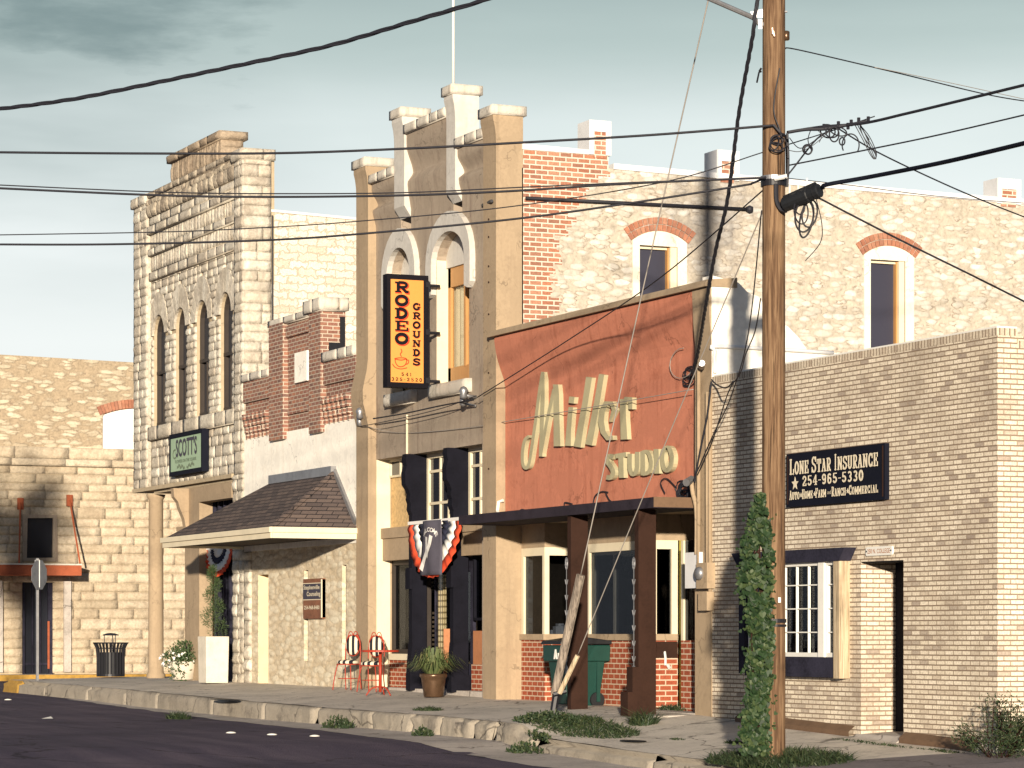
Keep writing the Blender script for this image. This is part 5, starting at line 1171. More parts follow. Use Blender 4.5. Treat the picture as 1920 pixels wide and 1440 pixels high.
# ------------------------------------------------------------------ lettering
def oval(cx, cy, rx, ry_, a0, a1, n=14): return [(cx + rx * math.cos(R_(a0 + (a1 - a0) * i / n)), cy + ry_ * math.sin(R_(a0 + (a1 - a0) * i / n))) for i in range(n + 1)]
T_, H_ = .24, .11
def V_(x, a=0, b=1): return (T_, [(x, a), (x, b)])
def S_(x0, x1, y): return (H_, [(x0, y), (x1, y)])
k5 = H_ / 2
SLAB = {
 'L': [V_(.27), S_(.06, .5, 1 - k5), S_(.06, .95, k5), (.14, [(.88, 0), (.88, .36)])],
 'O': [(T_, oval(.5, .5, .36, .43, 0, 360, 22))], '0': [(T_, oval(.5, .5, .32, .43, 0, 360, 22))],
 'N': [(.17, [(.2, 0), (.2, 1)]), (.17, [(.8, 0), (.8, 1)]), (T_, [(.2, .95), (.8, .05)]), S_(.02, .4, 1 - k5), S_(.02, .4, k5), S_(.6, .98, 1 - k5)],
 'E': [V_(.27), S_(.06, .92, 1 - k5), S_(.06, .95, k5), S_(.27, .7, .5), (.13, [(.86, .68), (.86, 1)]), (.13, [(.89, 0), (.89, .34)]), (.12, [(.66, .36), (.66, .64)])],
 'S': [(T_ * .85, oval(.5, .73, .32, .21, 20, 270, 12) + oval(.5, .27, .33, .22, 90, -160, 12)[1:]), (.13, [(.86, .66), (.86, .98)]), (.13, [(.13, .02), (.13, .36)])],
 'T': [V_(.5), S_(.05, .95, 1 - k5), (.13, [(.10, .62), (.10, 1)]), (.13, [(.90, .62), (.90, 1)]), S_(.25, .75, k5)],
 'A': [(.13, [(.16, 0), (.5, .98)]), (T_, [(.5, .95), (.80, 0)]), S_(.28, .72, .33), S_(.0, .36, k5), S_(.6, 1.0, k5), S_(.3, .6, 1 - k5)],
 'R': [V_(.27), S_(.05, .6, 1 - k5), S_(.05, .48, k5), (T_ * .8, [(.3, .95), (.62, .95)] + oval(.6, .72, .24, .22, 80, -80, 8) + [(.3, .48)]), (T_ * .85, [(.52, .46), (.80, .06), (.98, .06)])],
 'I': [V_(.5), S_(.22, .78, 1 - k5), S_(.22, .78, k5)],
 'U': [(T_ * .9, [(.22, 1), (.22, .32)] + oval(.5, .32, .28, .26, 180, 360, 10) + [(.78, 1)]), S_(.03, .42, 1 - k5), S_(.6, .97, 1 - k5)],
 'C': [(T_, oval(.52, .5, .34, .43, 48, 312, 18)), (.13, [(.86, .62), (.86, .98)]), (.13, [(.86, .02), (.86, .36)])],
 'D': [V_(.25), S_(.04, .5, 1 - k5), S_(.04, .5, k5), (T_, [(.3, .93)] + oval(.42, .5, .38, .43, 88, -88, 12) + [(.3, .07)])],
 'G': [(T_, oval(.5, .5, .34, .43, 48, 330, 18)), (.16, [(.80, .05), (.80, .44)]), S_(.56, .98, .44), (.12, [(.86, .64), (.86, .98)])],
 'H': [V_(.22), V_(.78), S_(.22, .78, .5), S_(.02, .42, 1 - k5), S_(.02, .42, k5), S_(.58, .98, 1 - k5), S_(.58, .98, k5)],
 'F': [V_(.27), S_(.06, .92, 1 - k5), S_(.06, .5, k5), S_(.27, .7, .5), (.13, [(.87, .66), (.87, 1)]), (.12, [(.66, .36), (.66, .64)])],
 'M': [(.16, [(.14, 0), (.14, 1)]), (.2, [(.84, 0), (.84, 1)]), (.16, [(.16, .95), (.5, .25)]), (.13, [(.5, .25), (.82, .95)]), S_(.0, .3, k5), S_(.68, 1, k5), S_(0, .2, 1 - k5), S_(.8, 1, 1 - k5)],
 '2': [(T_ * .8, [(.18, .68)] + oval(.5, .70, .30, .22, 160, -30, 10) + [(.2, .1)]), S_(.15, .88, k5), (.12, [(.85, 0), (.85, .25)])],
 '5': [S_(.2, .85, 1 - k5), (.15, [(.26, .95), (.22, .52)]), (T_ * .8, [(.22, .55)] + oval(.48, .33, .32, .25, 110, -160, 12))],
 '4': [(.18, [(.66, 0), (.66, 1)]), (.12, [(.66, .96), (.12, .32)]), S_(.08, .95, .30), S_(.42, .9, k5)],
 '9': [(T_ * .8, oval(.5, .68, .30, .25, 0, 360, 16)), (T_ * .8, [(.80, .66), (.78, .35)] + oval(.5, .3, .29, .22, 0, -150, 8))],
 '6': [(T_ * .8, oval(.5, .32, .30, .25, 0, 360, 16)), (T_ * .8, [(.20, .34), (.22, .65)] + oval(.5, .7, .29, .22, 180, 30, 8))],
 '3': [(T_ * .8, oval(.48, .73, .29, .21, 150, -90, 10)), (T_ * .8, oval(.48, .28, .31, .22, 90, -150, 10))],
 '1': [V_(.5), S_(.22, .78, k5), (.13, [(.5, .96), (.24, .80)])], '-': [(.14, [(.12, .45), (.88, .45)])],
 '*': [(.001, [(0, 0), (0, .001)])], ' ': [], '.': [(.2, [(.4, .0), (.4, .2)])],
}
def star(mb, c, r, f, d0, d1):
    mb.prism([(c[0] + (r if i % 2 == 0 else r * .42) * math.sin(i * math.pi / 5), c[1] + (r if i % 2 == 0 else r * .42) * math.cos(i * math.pi / 5)) for i in range(10)], d0, d1, f)
def slab(mb, text, u0, u1, v0, v1, f, d0, d1, heights=None, gap=.12, weight=1.0):
    """slab serif capitals filling u0..u1; heights gives the height of each letter"""
    wid = {'I': .62, '1': .62, ' ': .42, '-': .62, '*': .8, 'M': 1.2, 'N': 1.05, '.': .4}
    tot = sum((wid.get(c, 1) * (heights[i] if heights else 1) ** .5 + gap) for i, c in enumerate(text)) - gap
    k = (u1 - u0) / tot; u = u0; n = 0
    for i, c in enumerate(text):
        h = heights[i] if heights else 1; w = wid.get(c, 1) * h ** .5 * k
        if c == '*': star(mb, (u + w / 2, v0 + (v1 - v0) * .42), min(w * .62, (v1 - v0) * .45), f, d0, d1)
        else:
            for th, P in SLAB[c]:
                n += 1; H = (v1 - v0) * h
                q = [(u + p[0] * w, v0 + p[1] * H) for p in P]
                rib(mb, q, th * min(w, H * .9) * weight, f, d0 - .0003 * n, d1 - .0003 * n)
        u += w + gap * k
def text_mesh(body, u0, u1, v0, v1, f, d, offset=0.0, shear=0.0):
    cu = bpy.data.curves.new('text', 'FONT'); cu.body = body; cu.offset = offset; cu.shear = shear; cu.resolution_u = 3
    o = bpy.data.objects.new('text', cu); COL.objects.link(o); bpy.context.view_layer.update()
    me = bpy.data.meshes.new_from_object(o.evaluated_get(bpy.context.evaluated_depsgraph_get()))
    xs_ = [v.co.x for v in me.vertices]; ys_ = [v.co.y for v in me.vertices]; ax, bx_, ay, by = min(xs_), max(xs_), min(ys_), max(ys_)
    mb = MB(); mb.add([f(u0 + (v.co.x - ax) / (bx_ - ax) * (u1 - u0), v0 + (v.co.y - ay) / (by - ay) * (v1 - v0), d) for v in me.vertices], [list(p.vertices) for p in me.polygons])
    bpy.data.objects.remove(o); bpy.data.curves.remove(cu); bpy.data.meshes.remove(me)
    return mb
def join(*ms):
    r = MB()
    for m in ms: r.add(m.v, m.f)
    return r

# ---- the large script letters and block letters on the red wall
t = thing('raised_lettering', 'raised khaki lettering reading Miller Studio on the rust red wall', 'sign lettering', (-11.5, .1, 4.8))
Yf = .095
def zp(zx, zy): x, y = 900 + zx / 3, 500 + zy / 3; return (fx(x, Yf), fz(x, y, Yf))
def strokeletter(name, strokes, seed=0):
    mb = MB()
    for i, (w, P) in enumerate(strokes):
        # width is measured in the drawing, so a stroke keeps its traced outline
        Q = [Vector(p) for p in P]; n = len(Q); Lf = []; Rt = []
        for j in range(n):
            dd_ = (Q[min(j + 1, n - 1)] - Q[max(j - 1, 0)]).normalized(); nn = Vector((-dd_.y, dd_.x)); ww = w[j] if isinstance(w, (list, tuple)) else w
            Lf.append(zp(*(Q[j] + nn * ww / 2))); Rt.append(zp(*(Q[j] - nn * ww / 2)))
        d0 = Yf - .001 * i; d1 = ry(5.0)
        vs = []; fs = []
        for a, b in zip(Lf, Rt): vs += [fY(*a, d0), fY(*a, d1), fY(*b, d0), fY(*b, d1)]
        for j in range(n - 1):
            a = 4 * j; b = a + 4; fs += [(a, b, b + 2, a + 2), (a, a + 1, b + 1, b), (a + 2, b + 2, b + 3, a + 3)]
        fs += [(0, 2, 3, 1), (4 * n - 4, 4 * n - 3, 4 * n - 1, 4 * n - 2)]
        mb.add(vs, fs)
    mb.build('letter', M['letter'], t)
def curve2(P, k=5): return [tuple(p) for p in spline([(a, b, 0) for a, b in P], k)]
def c2(P, k=5): return [(p[0], p[1]) for p in spline([Vector((a, b, 0)) for a, b in P], k)]
strokeletter('M', [(17, c2([(274, 955), (252, 975), (240, 1030), (238, 1090), (246, 1125), (262, 1132), (276, 1105), (290, 1020), (312, 870), (334, 700), (352, 592)])), ([18, 24, 22, 20], [(354, 592), (352, 760), (346, 930), (341, 1068)]), ([16, 17, 20], [(342, 1060), (376, 870), (417, 690)]), ([20, 30, 32, 34, 38], [(412, 672), (426, 668), (430, 720), (431, 860), (434, 1010)])])
strokeletter('i', [([26, 26, 27, 34], [(511, 790), (505, 840), (498, 930), (494, 1008)])]); strokeletter('i dot', [(30, [(517, 732), (512, 768)])])
strokeletter('l', [([34, 32, 34, 40], [(613, 622), (592, 760), (566, 900), (546, 1014)])]); strokeletter('l', [([30, 32, 34, 40], [(684, 606), (658, 760), (632, 900), (610, 1002)])])
strokeletter('e', [([8, 22, 26, 28, 32, 34, 30, 26, 24], c2([(727, 872), (752, 806), (738, 768), (708, 768), (686, 812), (680, 870), (692, 930), (718, 966), (748, 962)], 1))])
strokeletter('r', [([34, 34, 38], [(802, 745), (805, 860), (810, 972)]), ([26, 26, 24, 22], [(808, 772), (822, 742), (846, 740), (846, 802)])])
Z = lambda P, k=3: c2(P, k)
strokeletter('S', [(26, Z([(748, 1072), (722, 1066), (716, 1096), (736, 1126), (748, 1158), (734, 1186), (710, 1184)]))])
strokeletter('T', [(26, [(762, 1066), (822, 1056)]), (28, [(792, 1066), (795, 1188)])])
strokeletter('U', [(25, Z([(842, 1052), (842, 1130), (854, 1166), (874, 1158), (884, 1120), (884, 1042)]))])
strokeletter('D', [(26, [(914, 1038), (916, 1174)]), (22, Z([(912, 1046), (944, 1044), (962, 1098), (950, 1154), (914, 1166)]))])
strokeletter('I', [(28, [(990, 1026), (994, 1164)])])
strokeletter('O', [(25, Z([(1048, 1018), (1028, 1040), (1024, 1086), (1034, 1134), (1052, 1146), (1072, 1122), (1078, 1072), (1066, 1026), (1046, 1018)]))])

# ---- projecting orange sign with the coffee cup
SXp = fx(801, -.12) ; sgY0, sgY1 = sy(725.5, SXp), -.10
zt_, zb_ = sz(763, 515, SXp), sz(763, 727, SXp)
t = thing('projecting_sign', 'orange and black blade sign reading Rodeo Grounds with a coffee cup', 'sign', (SXp, -.6, zb_))
sgW, sgH = sgY1 - sgY0, zt_ - zb_
fS = lambda u, v, d: (SXp + d, sgY0 + u * sgW, zb_ + v * sgH)
fM = lambda u, v, d: (SXp + d, sgY0 + u, zb_ + v)
b = MB(); e, ev = .085, .045
for u0, u1, v0, v1 in ((0, e, 0, 1), (1 - e - .03, 1, 0, 1), (e, 1 - e - .03, 0, ev), (e, 1 - e - .03, 1 - ev, 1)):
    b.prism([(u0, v0), (u1, v0), (u1, v1), (u0, v1)], -.20, .012, fS)
b.build('frame', M['sign_black'], t)
pn = MB(); pn.prism([(e, ev), (1 - e - .03, ev), (1 - e - .03, 1 - ev), (e, 1 - ev)], -.19, .0, fS); pn.build('sign_panel', M['sign_gold'], t)
br = MB()
for v in (.07, .50, .92): br.tube([fS(1.0, v, -.1), (SXp - .1, RP, zb_ + v * (zt_ - zb_))], .03, 6); br.box(SXp + .012, SXp + .03, sgY1 - .06, sgY1 + .03, zb_ + v * (zt_ - zb_) - .05, zb_ + v * (zt_ - zb_) + .05)
br.build('bracket', M['black'], t)
# zoomed drawing of the sign face: x 333..548, y 150..870
U = lambda x: sgW * (e + (x - 333) / (548 - 333) * (1 - 2 * e - .03)); Vv = lambda y: sgH * (ev + (870 - y) / (870 - 150) * (1 - 2 * ev))
for col, k, dd_ in (('ink_red', 1, .004), ('sign_black', 0, .012)):
    L1 = MB(); L2 = MB()
    for ch, y0, y1 in (('R', 168, 240), ('O', 262, 332), ('D', 352, 422), ('E', 440, 508), ('O', 528, 600)):
        sx, sh = (6, 5) if k else (0, 0)
        slab(L1, ch, U(356 + sx - 3 * k), U(452 + sx + 2 * k), Vv(y1 + sh + 2 * k), Vv(y0 + sh - 3 * k), fM, dd_, dd_ + .002, weight=1.55 + .18 * k)
    for i, ch in enumerate('GROUNDS'):
        y0 = 312 + i * 64.5; slab(L2, ch, U(474 + 2 * k), U(528 + 3 * k), Vv(y0 + 46 + 2 * k), Vv(y0 + k), fM, dd_, dd_ + .002, weight=1.45 + .15 * k)
    L1.build('name_lettering', M[col], t); L2.build('small_lettering', M[col], t)
cup = MB()
for w, P in ((.022, [(362, 706), (366, 735), (384, 758), (412, 758), (432, 738), (436, 704), (400, 698), (362, 706), (400, 714), (436, 704)]), (.02, [(345, 742), (362, 766), (400, 776), (440, 766)]), (.022, [(434, 712), (450, 714), (446, 736), (430, 742)]), (.022, [(404, 690), (396, 672), (406, 655), (400, 635)])):
    rib(cup, c2([(U(x), Vv(y)) for x, y in P], 4), w * .8, fM, .006, .008)
cup.build('cup_drawing', M['ink_red'], t)
ph = MB(); slab(ph, '541', U(402), U(470), Vv(824), Vv(800), fM, .006, .008, gap=.4, weight=1.2); slab(ph, '325-2520', U(337), U(540), Vv(860), Vv(836), fM, .006, .008, gap=.35, weight=1.2); ph.build('phone_number', M['sign_black'], t)

# ---- green hanging board on the stone building
YS = -.06; t = thing('green_sign', 'sage green framed board reading Scott\'s Flowers on the Square', 'sign', (fx(350, YS), YS, 5.2))
gx0_, gx1_ = fx(318.5, YS), fx(380, YS); gz0, gz1 = fz(384, 883, YS) , fz(384, 802, YS)
b = MB(); 
for u0, u1, v0, v1 in ((gx0_, gx0_ + .07, gz0, gz1), (gx1_ - .07, gx1_, gz0, gz1), (gx0_ + .07, gx1_ - .07, gz0, gz0 + .10), (gx0_ + .07, gx1_ - .07, gz1 - .10, gz1)): b.box(u0, u1, YS - .02, .09, v0, v1)
b.build('frame', M['sign_navy'], t)
b = MB(); b.box(gx0_ + .02, gx1_ - .02, YS, .08, gz0 + .03, gz1 - .03); b.build('sign_panel', M['sign_green'], t)
gw, gh = gx1_ - gx0_, gz1 - gz0; fg = fY
text_mesh("SCOTT'S", gx0_ + gw * .20, gx0_ + gw * .84, gz0 + gh * .43, gz0 + gh * .87, fg, YS - .012, .02).build('name_lettering', M['sign_ink'], t)
text_mesh('FLOWERS ON THE SQUARE', gx0_ + gw * .18, gx0_ + gw * .82, gz0 + gh * .28, gz0 + gh * .37, fg, YS - .012).build('small_lettering', M['sign_fade'], t)
b = MB()
for sgn in (-1, 1):
    for k in range(5):
        u = gx0_ + gw * (.5 + sgn * (.03 + k * .045)); v = gz0 + gh * (.17 + .012 * k); rib(b, [(u, v), (u + sgn * gw * .05, v + gh * (.05 if k % 2 else -.03))], gw * .02, fg, YS - .012 - k * .0005, YS - .008)
rib(b, c2([(gx0_ + gw * .19, gz0 + gh * .62), (gx0_ + gw * .13, gz0 + gh * .60), (gx0_ + gw * .11, gz0 + gh * .50), (gx0_ + gw * .14, gz0 + gh * .42), (gx0_ + gw * .2, gz0 + gh * .44)], 4), gw * .014, fg, YS - .012, YS - .009)
b.build('leaf_drawing', M['sign_fade'], t)

# ---- narrow brown board on the warm stone front
YC = .0; t = thing('counseling_sign', 'narrow brown sign reading Stephenville Counseling between the two slot windows', 'sign', (fx(588, YC), YC, 2.0))
x0, x1 = fx(570, YC), fx(606, YC); z0, z1 = fz(588, 1160, YC), fz(588, 1085, YC); ww, hh = x1 - x0, z1 - z0
b = MB(); b.box(x0, x1, YC - .02, .06, z0, z1); b.build('sign_panel', M['copper_leaf'], t)
b = MB(); b.box(x0 + .01, x1 - .03, YC - .026, YC - .018, z0 + hh * .49, z0 + hh * .87); b.build('name_band', M['sign_ink'], t)
b = MB()
for v in (.875, .465): b.box(x0, x1 - .03, YC - .030, YC - .016, z0 + hh * v, z0 + hh * (v + .02))
b.box(x1 - .05, x1 - .0, YC - .034, .05, z0 + .02, z1 - .02); b.build('trim_strip', M['ink_cream'], t)
b = join(text_mesh('Stephenville', x0 + ww * .05, x0 + ww * .88, z0 + hh * .70, z0 + hh * .84, fY, YC - .031, .015), text_mesh('Counseling', x0 + ww * .22, x0 + ww * .92, z0 + hh * .53, z0 + hh * .68, fY, YC - .031, .015), text_mesh('254-968-8480', x0 + ww * .08, x0 + ww * .88, z0 + hh * .23, z0 + hh * .33, fY, YC - .031, .02))
b.build('lettering', M['ink_cream'], t)

# ---- black insurance board
YI = -.07; t = thing('insurance_sign', 'black board with cream western lettering reading Lone Star Insurance', 'sign', (fx(1568, YI), YI, 3.2))
x0, x1 = fx(1474.5, YI), fx(1659, YI); z0, z1 = fz(1663, 936, YI), fz(1663, 830, YI); ww, hh = x1 - x0, z1 - z0
b = MB(); b.box(x0, x1, YI, .0, z0, z1); b.build('sign_panel', M['sign_navy'], t)
b = MB(); b.box(x0 + .035, x0 + .05, YI - .008, YI + .01, z0 + .04, z1 - .03); b.box(x1 - .06, x1 - .04, YI - .008, YI + .01, z0 + .04, z1 - .03); b.build('edge_trim', M['brown'], t)
b = MB()
hts = [1, .82, .82, .82, 1, 1, .82, .82, .82, 1, 1] + [.82] * 8
slab(b, 'LONE STAR INSURANCE', x0 + ww * .035, x0 + ww * .95, z0 + hh * .60, z0 + hh * .90, fY, YI - .006, YI - .002, hts, gap=.10)
slab(b, '254-965-5330', x0 + ww * .17, x0 + ww * .80, z0 + hh * .37, z0 + hh * .56, fY, YI - .006, YI - .002, gap=.16)
star(b, (x0 + ww * .095, z0 + hh * .43), hh * .13, fY, YI - .006, YI - .002)
slab(b, 'AUTO*HOME*FARM', x0 + ww * .035, x0 + ww * .43, z0 + hh * .13, z0 + hh * .31, fY, YI - .006, YI - .002, [1, .8, .8, .8, 1, 1, .8, .8, .8, 1, 1, .8, .8, .8], gap=.14, weight=.72)
slab(b, 'RANCH*COMMERCIAL', x0 + ww * .475, x0 + ww * .95, z0 + hh * .13, z0 + hh * .31, fY, YI - .006, YI - .002, [1, .8, .8, .8, .8, 1, 1] + [.8] * 9, gap=.14, weight=.72)
b.add(*(lambda m: (m.v, m.f))(text_mesh('and', x0 + ww * .436, x0 + ww * .47, z0 + hh * .18, z0 + hh * .25, fY, YI - .006)))
b.build('lettering', M['ink_cream'], t)

# ---- small address plate over the doorway
YA = -.025; t = thing('address_plate', 'small cream address plate reading 250 N. College over the brick doorway', 'sign', (fx(1648, YA), YA, 2.6))
x0, x1 = fx(1623, YA), fx(1672.5, YA); z0, z1 = fz(1648, 1041.5, YA), fz(1648, 1024.5, YA); r = .03
b = MB(); P = []
for cx, cz, a0 in ((x1 - r, z1 - r, 0), (x0 + r, z1 - r, 90), (x0 + r, z0 + r, 180), (x1 - r, z0 + r, 270)): P += oval(cx, cz, r, r, a0, a0 + 90, 4)
b.prism(P, YA, .0, fY); b.build('plate', M['white'], t)
text_mesh('250 N. COLLEGE', x0 + .05, x1 - .05, z0 + .03, z1 - .03, fY, YA - .003, .01).build('lettering', M['terracotta'], t)
b = MB()
for x in (x0 + .025, x1 - .025): b.box(x - .01, x + .01, YA - .006, YA, (z0 + z1) / 2 - .01, (z0 + z1) / 2 + .01)
b.build('screw', M['black'], t)

# ------------------------------------------------------------------ pleated bunting
def bunting(name, label, x0, x1, y, ztop, drop, seed, center=True):
    t = thing(name, label, 'bunting', ((x0 + x1) / 2, y, ztop - drop), 'pleated bunting on the shop fronts')
    c = (x0 + x1) / 2; hw = (x1 - x0) / 2; n = 96; rings = [0.05, .32, .34, .55, .57, .80, .82, 1.0]; mats = ['flag_white', 'flag_navy', 'flag_white', 'flag_red']
    for q, mname in enumerate(mats):
        mb = MB(); vs = []
        for k in range(2):
            r0 = rings[2 * q]; r1 = rings[2 * q + 1] + .02
            for sub in range(3) if k == 0 else []:
                r = r0 + (r1 - r0) * sub / 2
                for i in range(n + 1):
                    a = math.pi + math.pi * i / n; pl = math.sin(i * 2 * math.pi / 6 + q * .6) * .010 * r + .012 * math.sin(i * .9 + seed)
                    vs.append((c + hw * r * math.cos(a), y + pl - .06 * math.sin(math.pi * i / n) * r + .004 * q, ztop + drop * r * math.sin(a) * (1 + .012 * math.sin(i * 2 * math.pi / 6)) - .01))
        for sub in range(2):
            for i in range(n): b0 = sub * (n + 1) + i; mb.f.append([b0, b0 + 1, b0 + n + 2, b0 + n + 1]); mb.m.append(0)
        mb.v = vs; o = mb.build('pleated_cloth', M[mname], t, smooth=True)
        s_ = o.modifiers.new('thick', 'SOLIDIFY'); s_.thickness = .006
    hd = MB(); hd.box(x0, x1, y - .012, y + .012, ztop - .04, ztop + .02); hd.build('heading_tape', M['flag_white'], t)
    return t
bx0, bx1 = fx(765.5, -.10), fx(863, -.10)
tB = bunting('pleated_bunting', 'red white and navy bunting with a welcome pennant across the black columns', bx0, bx1, -.10, 3.58, 1.02, 1)
pb = MB(); n = 10; yp = -.20
def pen(u, v): return (bx0 + (bx1 - bx0) * (.36 + .36 * u + .05 * (1 - v) * (u - .8)), yp + .03 * math.sin(u * 7 + v * 2) , 3.58 - 1.0 * (1 - v) * (1 - .0 * u))
pb.add([pen(i / n, j / n) for j in range(n + 1) for i in range(n + 1)], [(j * (n + 1) + i, j * (n + 1) + i + 1, (j + 1) * (n + 1) + i + 1, (j + 1) * (n + 1) + i) for j in range(n) for i in range(n)])
o = pb.build('pennant', M['flag_slate'], tB, smooth=True); o.modifiers.new('thick', 'SOLIDIFY').thickness = .006
fP = lambda u, v, d: (lambda p: (p[0], p[1] + d, p[2]))(pen(u, v))
wm = MB()
for i, ch in enumerate('WELCOME'):
    a = R_(150 - i * 20); cx, cy = .5 + .34 * math.cos(a), .66 + .17 * math.sin(a)
    tm = text_mesh(ch, -.055, .055, -.05, .05, lambda u, v, d: (u, v, d), 0, .02); rot = a - math.pi / 2
    wm.add([fP(cx + (p[0] * math.cos(rot) - p[1] * math.sin(rot)) , cy + (p[0] * math.sin(rot) + p[1] * math.cos(rot)) * .8, -.02) for p in tm.v], tm.f)
rib(wm, [(.38, .70), (.36, .55), (.30, .40), (.12, .22), (.06, .10)], .13, fP, -.016, -.014); rib(wm, [(.60, .72), (.56, .58), (.44, .45), (.36, .34)], .12, fP, -.0165, -.0145)
wm.build('pennant_print', M['flag_white'], tB)
bunting('pleated_bunting', 'small red white and navy bunting under the hipped awning by the planter', fx(384, .2), fx(436, .2), .2, fz(410, 1026, .2), fz(410, 1026, .2) - fz(410, 1080, .2), 4)

# ------------------------------------------------------------------ cafe chairs and table
def wire(mb, P, r=.010, k=4): mb.tube(spline(P, k), r, 5)
def chair(px, Y, rz, label):
    x = fx(px, Y); z = walk_z(x, Y) + .012
    t = thing('bistro_chair', label, 'chair', (x, Y, z), 'striped bistro chairs outside the coffee house'); t.rotation_euler.z = rz
    s = MB(); s.lathe([(.02, .50), (.19, .50), (.215, .525), (.205, .555), (.14, .58), (.01, .588)], (0, 0, 0), 24); s.build('seat', M['stripe'], t, smooth=True, local=True)
    bk = MB(); vs = []; n = 20
    for yy, sc_ in ((.005, .85), (.0, 1.0), (-.03, .9), (-.04, .5), (-.042, .01)):
        for i in range(n): a = 2 * math.pi * i / n; vs.append((.15 * sc_ * math.cos(a), .20 + yy, .86 + .20 * sc_ * math.sin(a)))
    fs = [(k * n + i, k * n + (i + 1) % n, (k + 1) * n + (i + 1) % n, (k + 1) * n + i) for k in range(4) for i in range(n)]; fs.append(list(range(n)))
    bk.add(vs, fs); bk.build('backrest', M['stripe'], t, smooth=True, local=True)
    fr = MB(); fr.tube([(.215 * math.cos(q * .393), .215 * math.sin(q * .393), .495) for q in range(17)], .011, 6)
    fr.build('seat_ring', M['red_metal'], t, smooth=True, local=True)
    for sx in (-1, 1):
        lg = MB(); wire(lg, [(sx * .14, -.15, .495), (sx * .18, -.20, .25), (sx * .20, -.235, .0)], .011); lg.build('leg', M['red_metal'], t, smooth=True, local=True)
        lg = MB(); wire(lg, [(sx * .17, .235, .0), (sx * .16, .19, .3), (sx * .165, .20, .55), (sx * .165, .215, .80), (sx * .14, .22, .98), (sx * .06, .22, 1.07)], .011); lg.build('leg', M['red_metal'], t, smooth=True, local=True)
    fr = MB(); fr.tube([(.157 * math.cos(q * .393), .212, .86 + .207 * math.sin(q * .393)) for q in range(17)], .010, 6)
    for sx in (-1, 1): wire(fr, [(sx * .12, .22, 1.02), (sx * .08, .22, 1.12), (sx * .03, .22, 1.12), (0, .22, 1.05)], .008)
    fr.build('back_frame', M['red_metal'], t, smooth=True, local=True)
    st = MB(); st.tube([(.19 * math.cos(q * .393), .19 * math.sin(q * .393), .22) for q in range(17)], .007, 5); st.build('stretcher', M['red_metal'], t, smooth=True, local=True)
chair(652, -.42, R_(40), 'striped bistro chair with its whole oval back in view')
chair(697, -.42, R_(44), 'striped bistro chair half hidden behind the red table')
tx = fx(713, -.78); tz = walk_z(tx, -.78) + .012
t = thing('bistro_table', 'small round red metal table beside the striped chairs', 'table', (tx, -.78, tz))
s = MB(); s.lathe([(.01, .80), (.33, .80), (.35, .805), (.35, .835), (.33, .84), (.01, .842)], (tx, -.78, tz), 32); s.build('tabletop', M['red_metal'], t, smooth=False)
s = MB(); s.tube([(tx, -.78, tz + .06), (tx, -.78, tz + .80)], .03, 10); s.build('stem', M['red_metal'], t, smooth=True)
for k in range(3):
    a = k * 2.094 + .4; s = MB(); wire(s, [(tx + .02 * math.cos(a), -.78 + .02 * math.sin(a), tz + .16), (tx + .16 * math.cos(a), -.78 + .16 * math.sin(a), tz + .13), (tx + .27 * math.cos(a), -.78 + .27 * math.sin(a), tz + .0)], .013); s.build('leg', M['red_metal'], t, smooth=True)

# ------------------------------------------------------------------ plants
def leafquad(mb, p, d, up, l, w, fold=.3):
    d = d.normalized(); s = d.cross(up); s = s.normalized() if s.length > 1e-4 else d.orthogonal().normalized(); n = s.cross(d)
    mb.add([p, p + d * l * .45 + s * w * .5 + n * fold * w, p + d * l, p + d * l * .45 - s * w * .5 + n * fold * w], [(0, 1, 2), (0, 2, 3)])
def rv(r=random): return Vector((r.gauss(0, 1), r.gauss(0, 1), r.gauss(0, 1))).normalized()
def blade(mb, p, lean, h, w):
    a = random.uniform(0, 6.28); s = Vector((math.cos(a), math.sin(a), 0)) * w; P0 = Vector(p); lean = Vector(lean)
    q1 = P0 + Vector((0, 0, h * .5)) + lean * .3; q2 = P0 + Vector((0, 0, h * .9)) + lean
    mb.add([P0 - s, P0 + s, q1 + s * .8, q1 - s * .8, q2], [(0, 1, 2, 3), (3, 2, 4)])
def tuft(name, label, px, py, zz, rx, ry_, h, n, cat='weeds', m='weed', leafy=False, grp=None):
    p = pt(px, py, (zz - CAM[2]) / ray(px, py)[2]); mb = MB()
    for i in range(n):
        a = random.uniform(0, 6.28); r = math.sqrt(random.random()); x = p.x + rx * r * math.cos(a); y = p.y + ry_ * r * math.sin(a)
        z = walk_z(x, y) if y > KY - .05 else road_z(x, y)
        if leafy:
            hh_ = h * (1 - r * r * .8) * random.random(); leafquad(mb, Vector((x, y, z + hh_)), rv() + Vector((0, 0, .4)), rv(), random.uniform(.04, .09), .035)
        else: blade(mb, (x, y, z - .01), (random.gauss(0, h * .55), random.gauss(0, h * .55), -random.random() * h * .3), h * random.uniform(.4, 1.1) * (1.15 - r * .5), .006 + .006 * random.random())
    tag(mb.build(name, M[m], recalc=False), label, cat, grp)
tuft('weed_clump', 'dark weed clump round the foot of the guy wire anchor', 1030, 1352, .20, .75, .45, .16, 900, leafy=True)
tuft('grass_patch', 'long low grass patch along the broken kerb below the anchor', 1085, 1376, .02, 1.7, .55, .17, 2600, 'grass')
tuft('weed_clump', 'feathery upright weed alone on the pavement before the brown posts', 1206, 1372, .05, .22, .2, .34, 420)
tuft('weed_clump', 'low weed at the foot of the tan pillar beside the shop brick', 950, 1313, .30, .75, .12, .10, 500)
tuft('weed_clump', 'weed growing at the olive door post of the red shop', 1284, 1334, .28, .75, .3, .16, 800)
tuft('weed_clump', 'small grass tuft on the pavement before the potted grass', 803, 1334, .22, .42, .2, .12, 380)
